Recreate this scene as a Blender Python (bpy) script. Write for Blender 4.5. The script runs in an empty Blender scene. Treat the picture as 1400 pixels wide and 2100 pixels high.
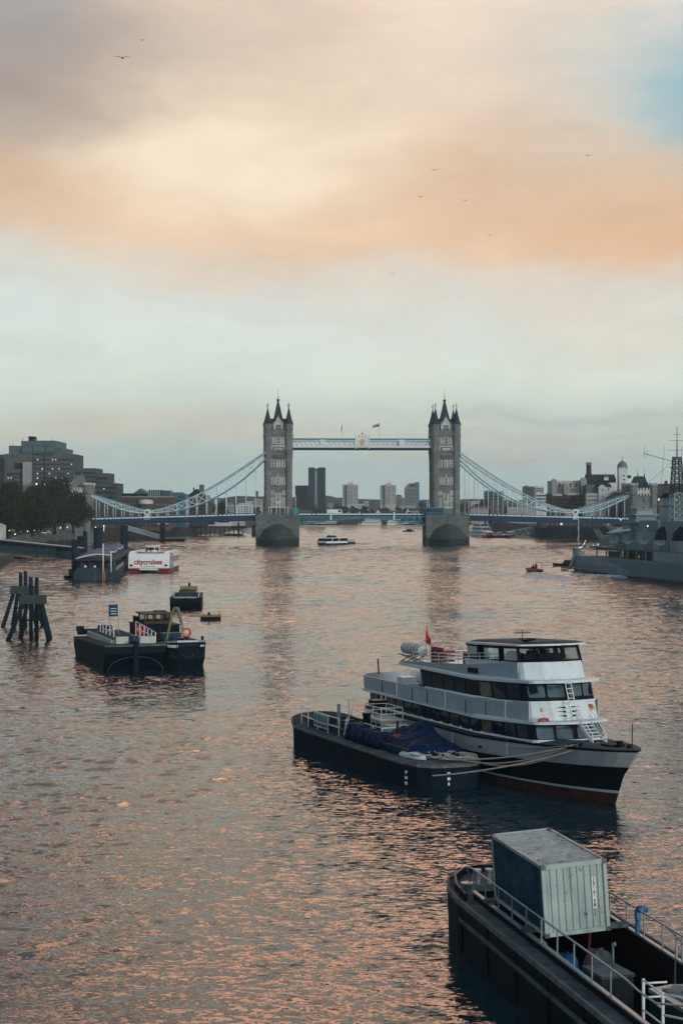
import bpy, bmesh, math, random
from mathutils import Vector, Matrix, Euler
R = math.radians
random.seed(7)
sc = bpy.context.scene
C = bpy.data.collections.new('place'); sc.collection.children.link(C)

# ---------------------------------------------------------------- camera
EYE = 18.5                       # height of the camera above the water
FPX = 3545.0                     # focal length in pixels of the 1400 px wide photograph
cam_d = bpy.data.cameras.new('camera'); cam = bpy.data.objects.new('camera', cam_d); C.objects.link(cam)
cam.location = (0, 0, EYE); cam.rotation_euler = (R(90), 0, 0)
cam_d.sensor_fit = 'HORIZONTAL'; cam_d.sensor_width = 36; cam_d.lens = 36*FPX/1400
cam_d.shift_y = -9.5/1400; cam_d.clip_start = 0.5; cam_d.clip_end = 30000
sc.camera = cam
sc.render.resolution_x = 682; sc.render.resolution_y = 1024
sc.view_settings.view_transform = 'Standard'; sc.view_settings.look = 'None'
sc.view_settings.exposure = 0.0; sc.view_settings.gamma = 1.0
sc.cycles.use_denoising = True
sc.cycles.max_bounces = 6; sc.cycles.volume_bounces = 0; sc.cycles.transparent_max_bounces = 8
sc.cycles.diffuse_bounces = 2; sc.cycles.glossy_bounces = 3; sc.cycles.transmission_bounces = 3
sc.cycles.sample_clamp_indirect = 4

def lin(r, g, b):
    f = lambda c: (c/255/12.92) if c <= 10 else ((c/255+0.055)/1.055)**2.4
    return (f(r), f(g), f(b), 1)

# ---------------------------------------------------------------- sky
SUN_EL, SUN_AZ = R(8), R(142)     # low sun behind the camera, a little to the right (azimuth from +Y clockwise)
world = bpy.data.worlds.new('World'); sc.world = world; world.use_nodes = True
nt = world.node_tree; nt.nodes.clear()
def N(t, **k):
    n = nt.nodes.new(t)
    for a, v in k.items(): setattr(n, a, v)
    return n
def L(a, b): nt.links.new(a, b)
def mth(op, a, b=None, c=None, clamp=False):
    n = N('ShaderNodeMath', operation=op); n.use_clamp = clamp
    for i, v in enumerate((a, b, c)):
        if v is None: continue
        if isinstance(v, (int, float)): n.inputs[i].default_value = v
        else: L(v, n.inputs[i])
    return n.outputs[0]
tc = N('ShaderNodeTexCoord')
sep = N('ShaderNodeSeparateXYZ'); L(tc.outputs['Generated'], sep.inputs[0])
az = mth('ARCTAN2', sep.outputs[0], sep.outputs[1])
el = mth('ARCSINE', sep.outputs[2])
# soft cloud turbulence in direction space
nz = N('ShaderNodeTexNoise'); nz.inputs['Scale'].default_value = 5.0; nz.inputs['Detail'].default_value = 7; nz.inputs['Roughness'].default_value = .55
mp = N('ShaderNodeMapping'); mp.inputs['Scale'].default_value = (1, 1, 2.2); L(tc.outputs['Generated'], mp.inputs[0]); L(mp.outputs[0], nz.inputs['Vector'])
nsep = N('ShaderNodeSeparateColor'); L(nz.outputs['Color'], nsep.inputs[0])
wu = mth('ADD', az, mth('MULTIPLY', mth('SUBTRACT', nsep.outputs[0], .5), .24))
wv = mth('ADD', el, mth('MULTIPLY', mth('SUBTRACT', nsep.outputs[1], .5), .10))
wv2 = mth('ADD', el, mth('MULTIPLY', mth('SUBTRACT', nsep.outputs[1], .5), .018))
ramp = N('ShaderNodeValToRGB'); L(mth('DIVIDE', wv2, 1.5708), ramp.inputs[0])
cr = ramp.color_ramp
stops = [(-.5, (60, 75, 85)), (0.0, (180, 200, 200)), (.022, (188, 204, 201)), (.045, (198, 206, 197)), (.075, (220, 230, 219)), (.115, (220, 232, 227)),
         (.16, (212, 216, 210)), (.26, (212, 204, 198)), (.45, (170, 168, 176)), (.8, (110, 140, 158)), (1.57, (112, 142, 162))]
cr.elements[0].position = 0; cr.elements[0].color = lin(*stops[1][1])
cr.elements[1].position = 1; cr.elements[1].color = lin(*stops[-1][1])
for p_, c_ in stops[2:-1]:
    e = cr.elements.new(p_/1.5708); e.color = lin(*c_)
col = ramp.outputs[0]
def px2ang(x, y):
    return math.atan((x-700)/FPX), math.atan((1041-y)/FPX)
def blob(col, x, y, sx, sy, rgb, amt, rot=0, p=2.0, warp=1):
    """a soft cloud patch: centre and size given in degrees of sky (photo px / focal length)"""
    a0, e0 = px2ang(x, y)
    du = mth('SUBTRACT', wu if warp else az, a0); dv = mth('SUBTRACT', wv if warp else el, e0)
    c_, s_ = math.cos(rot), math.sin(rot)
    ru = mth('DIVIDE', mth('ADD', mth('MULTIPLY', du, c_), mth('MULTIPLY', dv, s_)), sx/FPX)
    rv = mth('DIVIDE', mth('SUBTRACT', mth('MULTIPLY', dv, c_), mth('MULTIPLY', du, s_)), sy/FPX)
    d2 = mth('ADD', mth('MULTIPLY', ru, ru), mth('MULTIPLY', rv, rv))
    if p != 2.0: d2 = mth('POWER', d2, p/2)
    g = mth('MULTIPLY', mth('EXPONENT', mth('MULTIPLY', d2, -1.0)), amt, clamp=True)
    m = N('ShaderNodeMix', data_type='RGBA'); L(g, m.inputs['Factor']); L(col, m.inputs['A']); m.inputs['B'].default_value = lin(*rgb)
    return m.outputs['Result']
# fine wisps that thin and thicken the banks
nw = N('ShaderNodeTexNoise'); nw.inputs['Scale'].default_value = 13; nw.inputs['Detail'].default_value = 9; nw.inputs['Roughness'].default_value = .62; nw.inputs['Distortion'].default_value = .6
mw = N('ShaderNodeMapping'); mw.inputs['Scale'].default_value = (1, 1, 2.6); mw.inputs['Rotation'].default_value = (0, R(12), 0); L(tc.outputs['Generated'], mw.inputs[0]); L(mw.outputs[0], nw.inputs['Vector'])
wisp = nw.outputs[0]
# big warm cloud bank
col = blob(col, 620, -60, 1560, 570, (228, 200, 176), .97, p=4.5)
col = blob(col, 1050, -120, 700, 300, (238, 220, 198), .8, p=3)
col = blob(col, 1330, 120, 230, 240, (206, 214, 210), .85, rot=.2, p=2.4)
col = blob(col, 1440, 150, 150, 190, (162, 196, 206), .95, rot=.3, p=2.4)
col = blob(col, 1330, 470, 430, 78, (231, 184, 144), .9, p=2.8)
col = blob(col, 1180, 370, 460, 110, (230, 192, 156), .75, p=2.6)
col = blob(col, 250, 420, 720, 95, (232, 186, 144), .85, rot=-.13, p=2.8)
col = blob(col, 720, 500, 420, 90, (240, 200, 164), .8, p=2.6)
col = blob(col, -80, 20, 480, 300, (154, 154, 154), .8, p=2.2)
col = blob(col, 0, 200, 420, 110, (172, 154, 142), .75, rot=-.3)
col = blob(col, 500, 345, 360, 150, (255, 232, 202), 1.0, p=2.4)
col = blob(col, 480, 350, 190, 75, (255, 240, 216), .7, p=2.2)
col = blob(col, 760, 250, 420, 110, (248, 222, 196), .6, rot=.35)
col = blob(col, 950, 60, 300, 120, (246, 226, 204), .6, rot=.6)
col = blob(col, 1250, 640, 320, 80, (232, 214, 198), .55)
col = blob(col, 760, 620, 420, 60, (232, 216, 200), .5)
col = blob(col, 250, 880, 900, 26, (212, 204, 188), .6)
col = blob(col, 1040, 925, 170, 9, (212, 184, 172), .5)
col = blob(col, 690, 895, 220, 8, (206, 194, 182), .5)
col = blob(col, 1300, 830, 420, 14, (170, 184, 188), .4, rot=-.06)
col = blob(col, 1180, 870, 300, 9, (172, 184, 186), .3, rot=-.04)
wm_ = N('ShaderNodeMapRange'); wm_.inputs[1].default_value = .3; wm_.inputs[2].default_value = .7; wm_.inputs[3].default_value = .93; wm_.inputs[4].default_value = 1.05; L(wisp, wm_.inputs[0])
wv_ = N('ShaderNodeVectorMath', operation='SCALE'); L(col, wv_.inputs[0]); L(wm_.outputs[0], wv_.inputs['Scale']); col = wv_.outputs[0]
# rest of the dome: unseen orange band and cool patches added to colour the water, bright after-glow behind the camera
def raw(col, x, y, sx, sy, rgb, amt, p=3.0):
    c = blob(col, x, y, sx, sy, (0, 0, 0), amt, p=p); n = c.node; n.inputs['B'].default_value = tuple(rgb)+(1,); return c
col = raw(col, 800, -1700, 1700, 1000, (.16, .24, .30), .85)
col = raw(col, 800, -560, 1200, 370, (5.6, 3.0, 1.85), .95, p=4)
col = raw(col, -1150, -620, 1100, 600, (.38, .50, .60), .85)
col = raw(col, 3000, -600, 1000, 700, (.50, .56, .60), .8)
# behind camera: az near pi
dba = mth('ABSOLUTE', az)
gb = mth('MULTIPLY', mth('SUBTRACT', dba, 1.5), .7, clamp=True)
ge = mth('EXPONENT', mth('MULTIPLY', mth('MULTIPLY', el, el), -2.2))
dl = mth('MULTIPLY_ADD', mth('MULTIPLY', sep.outputs[0], -1.0), 1.6, -.45, clamp=True)      # unseen left sky darkened to shade the ferry's flank
ml_ = N('ShaderNodeMix', data_type='RGBA'); L(mth('MULTIPLY', dl, .93), ml_.inputs['Factor']); L(col, ml_.inputs['A']); ml_.inputs['B'].default_value = (.12, .19, .25, 1); col = ml_.outputs['Result']
mb = N('ShaderNodeMix', data_type='RGBA'); L(mth('MULTIPLY', mth('MULTIPLY', gb, ge), mth('SUBTRACT', 1.0, mth('MULTIPLY', dl, .93))), mb.inputs['Factor']); L(col, mb.inputs['A']); mb.inputs['B'].default_value = (.80, .86, .90, 1)
col = mb.outputs['Result']
sky = N('ShaderNodeTexSky', sky_type='NISHITA'); sky.sun_disc = False; sky.sun_elevation = SUN_EL; sky.sun_rotation = SUN_AZ
skm = N('ShaderNodeVectorMath', operation='SCALE'); L(sky.outputs[0], skm.inputs[0]); skm.inputs['Scale'].default_value = .08
mx = N('ShaderNodeMix', data_type='RGBA'); mx.inputs['Factor'].default_value = .93; L(skm.outputs[0], mx.inputs['A']); L(col, mx.inputs['B'])
bg = N('ShaderNodeBackground'); bg.inputs['Strength'].default_value = 1.06; L(mx.outputs['Result'], bg.inputs['Color'])
wo = N('ShaderNodeOutputWorld'); L(bg.outputs[0], wo.inputs['Surface'])
world.cycles.sampling_method = 'MANUAL'; world.cycles.sample_map_resolution = 512

sd = bpy.data.lights.new('sun', 'SUN'); sun = bpy.data.objects.new('sun', sd); C.objects.link(sun)
sd.energy = 1.5; sd.angle = R(14); sd.color = (1, .97, .92)
sun.rotation_euler = Euler((R(90)-SUN_EL, 0, math.pi-SUN_AZ+math.pi), 'XYZ')
_dir = Vector((math.sin(SUN_AZ)*math.cos(SUN_EL), math.cos(SUN_AZ)*math.cos(SUN_EL), math.sin(SUN_EL)))
sun.rotation_euler = (_dir).to_track_quat('Z', 'Y').to_euler()

# ---------------------------------------------------------------- materials
MATS = {}
def mat(name, rgb, rough=.7, metal=0, noise=0, nscale=3.0, rgb2=None, bump=0, bscale=None, spec=.5, emit=None, estr=0, coat=0, alpha=None, stretch=(1, 1, 1), coords='Object', streak=0, rust=None):
    """procedural principled material: base colour mottled by noise, optional vertical streaks, rust and bump"""
    if name in MATS: return MATS[name]
    def deep(c):
        k = max(0.0, min(1.0, (.16-max(c))/.12)); return tuple(v*(1-k*(1-f)) for v, f in zip(c, (.30, .50, .62)))
    if max(rgb) < .16 and not emit:
        spec = min(spec, .07) if rough > .35 else spec; rgb = deep(rgb); rgb2 = deep(rgb2) if rgb2 else None
        if rust: rust = (rust[0], rust[1], deep(rust[2]))
    m = bpy.data.materials.new(name); m.use_nodes = True; t = m.node_tree; p = t.nodes['Principled BSDF']
    def n_(ty, **k):
        n = t.nodes.new(ty)
        for a, v in k.items(): setattr(n, a, v)
        return n
    base = tuple(rgb)+(1,)
    p.inputs['Roughness'].default_value = rough; p.inputs['Metallic'].default_value = metal
    p.inputs['Specular IOR Level'].default_value = spec
    p.inputs['Coat Weight'].default_value = coat
    p.inputs['Base Color'].default_value = base
    tcn = n_('ShaderNodeTexCoord'); mpn = n_('ShaderNodeMapping'); mpn.inputs['Scale'].default_value = stretch
    t.links.new(tcn.outputs[coords], mpn.inputs[0])
    out = None
    if noise or rgb2:
        nn = n_('ShaderNodeTexNoise'); nn.inputs['Scale'].default_value = nscale; nn.inputs['Detail'].default_value = 6; nn.inputs['Roughness'].default_value = .62
        t.links.new(mpn.outputs[0], nn.inputs['Vector'])
        mr = n_('ShaderNodeMapRange'); mr.inputs[1].default_value = .32; mr.inputs[2].default_value = .68; t.links.new(nn.outputs[0], mr.inputs[0])
        mi = n_('ShaderNodeMix', data_type='RGBA'); t.links.new(mr.outputs[0], mi.inputs['Factor'])
        r2 = rgb2 or tuple(c*(1-noise) for c in rgb)
        mi.inputs['A'].default_value = base; mi.inputs['B'].default_value = tuple(r2)+(1,)
        out = mi.outputs['Result']
    if streak:
        ns = n_('ShaderNodeTexNoise'); ns.inputs['Scale'].default_value = 1.0; ns.inputs['Detail'].default_value = 5
        ms = n_('ShaderNodeMapping'); ms.inputs['Scale'].default_value = (4, 4, .35); t.links.new(tcn.outputs[coords], ms.inputs[0]); t.links.new(ms.outputs[0], ns.inputs['Vector'])
        mr = n_('ShaderNodeMapRange'); mr.inputs[1].default_value = .5; mr.inputs[2].default_value = .72; mr.inputs[4].default_value = streak; t.links.new(ns.outputs[0], mr.inputs[0])
        mi = n_('ShaderNodeMix', data_type='RGBA'); t.links.new(mr.outputs[0], mi.inputs['Factor'])
        if out: t.links.new(out, mi.inputs['A'])
        else: mi.inputs['A'].default_value = base
        mi.inputs['B'].default_value = (base[0]*.35, base[1]*.4, base[2]*.42, 1); out = mi.outputs['Result']
    if rust:
        nr = n_('ShaderNodeTexNoise'); nr.inputs['Scale'].default_value = rust[1]; nr.inputs['Detail'].default_value = 8; nr.inputs['Roughness'].default_value = .7
        t.links.new(tcn.outputs[coords], nr.inputs['Vector'])
        mr = n_('ShaderNodeMapRange'); mr.inputs[1].default_value = rust[0]; mr.inputs[2].default_value = rust[0]+.06; t.links.new(nr.outputs[0], mr.inputs[0])
        mi = n_('ShaderNodeMix', data_type='RGBA'); t.links.new(mr.outputs[0], mi.inputs['Factor'])
        if out: t.links.new(out, mi.inputs['A'])
        else: mi.inputs['A'].default_value = base
        mi.inputs['B'].default_value = tuple(rust[2])+(1,); out = mi.outputs['Result']
    if out: t.links.new(out, p.inputs['Base Color'])
    if bump:
        nb = n_('ShaderNodeTexNoise'); nb.inputs['Scale'].default_value = bscale or nscale*3; nb.inputs['Detail'].default_value = 5
        t.links.new(mpn.outputs[0], nb.inputs['Vector'])
        b = n_('ShaderNodeBump'); b.inputs['Strength'].default_value = 1; b.inputs['Distance'].default_value = bump
        t.links.new(nb.outputs[0], b.inputs['Height']); t.links.new(b.outputs[0], p.inputs['Normal'])
    if emit:
        p.inputs['Emission Color'].default_value = tuple(emit)+(1,); p.inputs['Emission Strength'].default_value = estr
    if alpha is not None:
        p.inputs['Alpha'].default_value = alpha
    MATS[name] = m
    return m

def brick_mat(name, c1, c2, mortar, scale=1.0, bw=.5, rh=.25, coords='Object', ms=.02, rough=.9, swap=True, dirt=None, wl=None):
    """coursed masonry; wl = (z, rgb) wet, weed-dark stone below height z"""
    m = bpy.data.materials.new(name); m.use_nodes = True; t = m.node_tree; p = t.nodes['Principled BSDF']; p.inputs['Roughness'].default_value = rough
    g = t.nodes.new('ShaderNodeTexCoord'); s = t.nodes.new('ShaderNodeSeparateXYZ'); c = t.nodes.new('ShaderNodeCombineXYZ')
    t.links.new(g.outputs[coords], s.inputs[0])
    ad = t.nodes.new('ShaderNodeMath'); ad.operation = 'ADD'; t.links.new(s.outputs[0], ad.inputs[0]); t.links.new(s.outputs[1], ad.inputs[1])
    t.links.new(ad.outputs[0], c.inputs[0]); t.links.new(s.outputs[2], c.inputs[1])
    b = t.nodes.new('ShaderNodeTexBrick'); t.links.new(c.outputs[0], b.inputs['Vector'])
    b.inputs['Scale'].default_value = scale; b.inputs['Brick Width'].default_value = bw; b.inputs['Row Height'].default_value = rh
    b.inputs['Color1'].default_value = tuple(c1)+(1,); b.inputs['Color2'].default_value = tuple(c2)+(1,); b.inputs['Mortar'].default_value = tuple(mortar)+(1,)
    b.inputs['Mortar Size'].default_value = ms
    n = t.nodes.new('ShaderNodeTexNoise'); n.inputs['Scale'].default_value = .22; n.inputs['Detail'].default_value = 8; n.inputs['Roughness'].default_value = .65
    t.links.new(g.outputs[coords], n.inputs['Vector'])
    mr = t.nodes.new('ShaderNodeMapRange'); mr.inputs[1].default_value = .35; mr.inputs[2].default_value = .7; mr.inputs[3].default_value = 1.15; mr.inputs[4].default_value = .6; t.links.new(n.outputs[0], mr.inputs[0])
    v = t.nodes.new('ShaderNodeVectorMath'); v.operation = 'SCALE'; t.links.new(b.outputs[0], v.inputs[0]); t.links.new(mr.outputs[0], v.inputs['Scale'])
    out = v.outputs[0]
    if wl:
        z0, c3 = wl
        nn = t.nodes.new('ShaderNodeMath'); nn.operation = 'MULTIPLY_ADD'; t.links.new(n.outputs[0], nn.inputs[0]); nn.inputs[1].default_value = 3.0; nn.inputs[2].default_value = z0-1.5
        sb = t.nodes.new('ShaderNodeMath'); sb.operation = 'SUBTRACT'; t.links.new(nn.outputs[0], sb.inputs[0]); t.links.new(s.outputs[2], sb.inputs[1])
        mm = t.nodes.new('ShaderNodeMath'); mm.operation = 'MULTIPLY'; mm.use_clamp = True; t.links.new(sb.outputs[0], mm.inputs[0]); mm.inputs[1].default_value = 1.6
        mi = t.nodes.new('ShaderNodeMix'); mi.data_type = 'RGBA'; t.links.new(mm.outputs[0], mi.inputs['Factor']); t.links.new(out, mi.inputs['A']); mi.inputs['B'].default_value = tuple(c3)+(1,)
        out = mi.outputs['Result']
    t.links.new(out, p.inputs['Base Color'])
    MATS[name] = m
    return m

# ---------------------------------------------------------------- mesh helpers
class MB:
    """collects primitives, then links them as ONE mesh object"""
    def __init__(s, xf=None): s.v = []; s.f = []; s.xf = xf; s.sm = []
    def _add(s, vs, fs, smooth=False):
        o = len(s.v); s.v += [tuple(v) for v in vs]; s.f += [tuple(i+o for i in f) for f in fs]; s.sm += [smooth]*len(fs); return s
    def box(s, c, d, rz=0, rx=0, ry=0):
        h = [x/2 for x in d]; m = Euler((rx, ry, rz)).to_matrix() if (rz or rx or ry) else None
        vs = []
        for sx in (-1, 1):
            for sy in (-1, 1):
                for sz in (-1, 1):
                    p = Vector((sx*h[0], sy*h[1], sz*h[2]))
                    if m: p = m @ p
                    vs.append((p.x+c[0], p.y+c[1], p.z+c[2]))
        return s._add(vs, [(0, 1, 3, 2), (4, 6, 7, 5), (0, 4, 5, 1), (2, 3, 7, 6), (0, 2, 6, 4), (1, 5, 7, 3)])
    def bb(s, x0, x1, y0, y1, z0, z1): return s.box(((x0+x1)/2, (y0+y1)/2, (z0+z1)/2), (abs(x1-x0), abs(y1-y0), abs(z1-z0)))
    def tube(s, pts, r, n=6, closed=False, caps=True):
        pts = [Vector(p) for p in pts]; rs = r if isinstance(r, (list, tuple)) else [r]*len(pts)
        rings = []; up = None
        for i, p in enumerate(pts):
            a = pts[max(i-1, 0)] if not closed else pts[i-1]; b = pts[min(i+1, len(pts)-1)] if not closed else pts[(i+1) % len(pts)]
            d = (b-a)
            if d.length < 1e-9: d = Vector((0, 0, 1))
            d.normalize()
            if up is None: up = Vector((0, 0, 1)) if abs(d.z) < .9 else Vector((1, 0, 0))
            x = d.cross(up)
            if x.length < 1e-6: x = d.cross(Vector((1, 0.1, 0)))
            x.normalize(); y = x.cross(d); up = y
            rings.append([p+x*(rs[i]*math.cos(2*math.pi*k/n+math.pi/n))+y*(rs[i]*math.sin(2*math.pi*k/n+math.pi/n)) for k in range(n)])
        o = []; fs = []
        for q in rings: o += q
        m = len(rings)
        for i in range(m if closed else m-1):
            for k in range(n):
                a = i*n+k; b = i*n+(k+1) % n; c = ((i+1) % m)*n
                fs.append((a, b, c+(k+1) % n, c+k))
        if caps and not closed: fs += [tuple(range(n))[::-1], tuple((m-1)*n+k for k in range(n))]
        return s._add(o, fs, n > 5)
    def beam(s, a, b, w, h=None):
        """rectangular bar from a to b"""
        h = h or w; a = Vector(a); b = Vector(b); d = b-a
        if d.length < 1e-6: return s
        d.normalize(); up = Vector((0, 0, 1)) if abs(d.z) < .95 else Vector((0, 1, 0))
        x = d.cross(up).normalized(); y = x.cross(d)
        vs = [p+x*(i*w/2)+y*(j*h/2) for p in (a, b) for i, j in ((-1, -1), (1, -1), (1, 1), (-1, 1))]
        return s._add(vs, [(3, 2, 1, 0), (4, 5, 6, 7), (0, 1, 5, 4), (1, 2, 6, 5), (2, 3, 7, 6), (3, 0, 4, 7)])
    def lathe(s, prof, c=(0, 0, 0), n=12, rot=0, smooth=True):
        """prof = [(radius, z)...] around a vertical axis"""
        vs = []; fs = []
        for r, z in prof:
            for k in range(n): a = 2*math.pi*(k+.5)/n+rot; vs.append((c[0]+r*math.cos(a), c[1]+r*math.sin(a), c[2]+z))
        for i in range(len(prof)-1):
            for k in range(n): fs.append((i*n+k, i*n+(k+1) % n, (i+1)*n+(k+1) % n, (i+1)*n+k))
        s._add(vs, fs, smooth and n > 8)
        return s._add([vs[k] for k in range(n)]+[vs[(len(prof)-1)*n+k] for k in range(n)], [tuple(range(n))[::-1], tuple(range(n, 2*n))])
    def prism(s, poly, z0, z1):
        """extruded plan outline; z0, z1 numbers or functions of (x, y)"""
        n = len(poly); f0 = z0 if callable(z0) else (lambda x, y: z0); f1 = z1 if callable(z1) else (lambda x, y: z1)
        vs = [(x, y, f0(x, y)) for x, y in poly]+[(x, y, f1(x, y)) for x, y in poly]
        return s._add(vs, [tuple(range(n))[::-1], tuple(range(n, 2*n))]+[(i, (i+1) % n, n+(i+1) % n, n+i) for i in range(n)])
    def loft(s, rings, cap=True, closed=True, smooth=False):
        n = len(rings[0]); vs = [p for r in rings for p in r]; fs = []
        for i in range(len(rings)-1):
            for k in range(n if closed else n-1): fs.append((i*n+k, i*n+(k+1) % n, (i+1)*n+(k+1) % n, (i+1)*n+k))
        if cap: fs += [tuple(range(n))[::-1], tuple((len(rings)-1)*n+k for k in range(n))]
        return s._add(vs, fs, smooth)
    def side(s, poly, axis, a0, a1):
        """outline in a vertical plane extruded along axis 'x' or 'y': poly = [(h, z)...]"""
        n = len(poly)
        g = (lambda h, z, a: (a, h, z)) if axis == 'x' else (lambda h, z, a: (h, a, z))
        vs = [g(h, z, a0) for h, z in poly]+[g(h, z, a1) for h, z in poly]
        return s._add(vs, [tuple(range(n))[::-1], tuple(range(n, 2*n))]+[(i, (i+1) % n, n+(i+1) % n, n+i) for i in range(n)])
    def quad(s, *p): return s._add(p, [tuple(range(len(p)))])
    def build(s, name, m, parent=None, fix=True):
        me = bpy.data.meshes.new(name); vs = s.v
        if s.xf: vs = [s.xf(*v) for v in vs]
        me.from_pydata(vs, [], s.f)
        me.polygons.foreach_set('use_smooth', s.sm)
        me.materials.append(m if not isinstance(m, str) else MATS[m])
        if fix:
            b = bmesh.new(); b.from_mesh(me); bmesh.ops.recalc_face_normals(b, faces=b.faces); b.to_mesh(me); b.free()
        me.update()
        o = bpy.data.objects.new(name, me); C.objects.link(o)
        if parent is not None: o.parent = parent
        return o
def tag(o, label=None, cat=None, group=None, kind=None):
    if label: o['label'] = label
    if cat: o['category'] = cat
    if group: o['group'] = group
    if kind: o['kind'] = kind
    return o
def thing(name, label, cat, loc=(0, 0, 0), rz=0, group=None):
    o = bpy.data.objects.new(name, None); C.objects.link(o); o.location = loc; o.rotation_euler = (0, 0, rz); o.empty_display_size = .5
    return tag(o, label, cat, group)
def copy_tree(o, parent=None):
    c = o.copy(); C.objects.link(c); c.parent = parent
    for ch in [q for q in C.objects if q.parent == o]: copy_tree(ch, c)
    return c
def at(x, y, z=0.0):
    """point at height z where the sight line through photo pixel (x, y) meets it"""
    D = FPX*(EYE-z)/(y-1041.0); return Vector(((x-700)/FPX*D, D, z))
def atD(x, y, D): return Vector(((x-700)/FPX*D, D, EYE-(y-1041.0)/FPX*D))
def text_mesh(txt, size, m, parent, name='lettering', loc=(0, 0, 0), rot=(0, 0, 0), width=None, depth=.01, bold=0, spacing=1, align='CENTER'):
    cu = bpy.data.curves.new(name, 'FONT'); cu.body = txt; cu.size = size; cu.extrude = depth; cu.align_x = align; cu.align_y = 'CENTER'; cu.offset = bold; cu.space_character = spacing
    o = bpy.data.objects.new('tmp', cu); C.objects.link(o)
    me = bpy.data.meshes.new_from_object(o.evaluated_get(bpy.context.evaluated_depsgraph_get()))
    C.objects.unlink(o); bpy.data.objects.remove(o)
    q = bpy.data.objects.new(name, me); C.objects.link(q); me.materials.clear(); me.materials.append(MATS[m] if isinstance(m, str) else m)
    if width:
        xs = [v.co.x for v in me.vertices]; k = width/(max(xs)-min(xs))
        for v in me.vertices: v.co.x *= k
    q.parent = parent; q.location = loc; q.rotation_euler = rot
    return q

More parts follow.
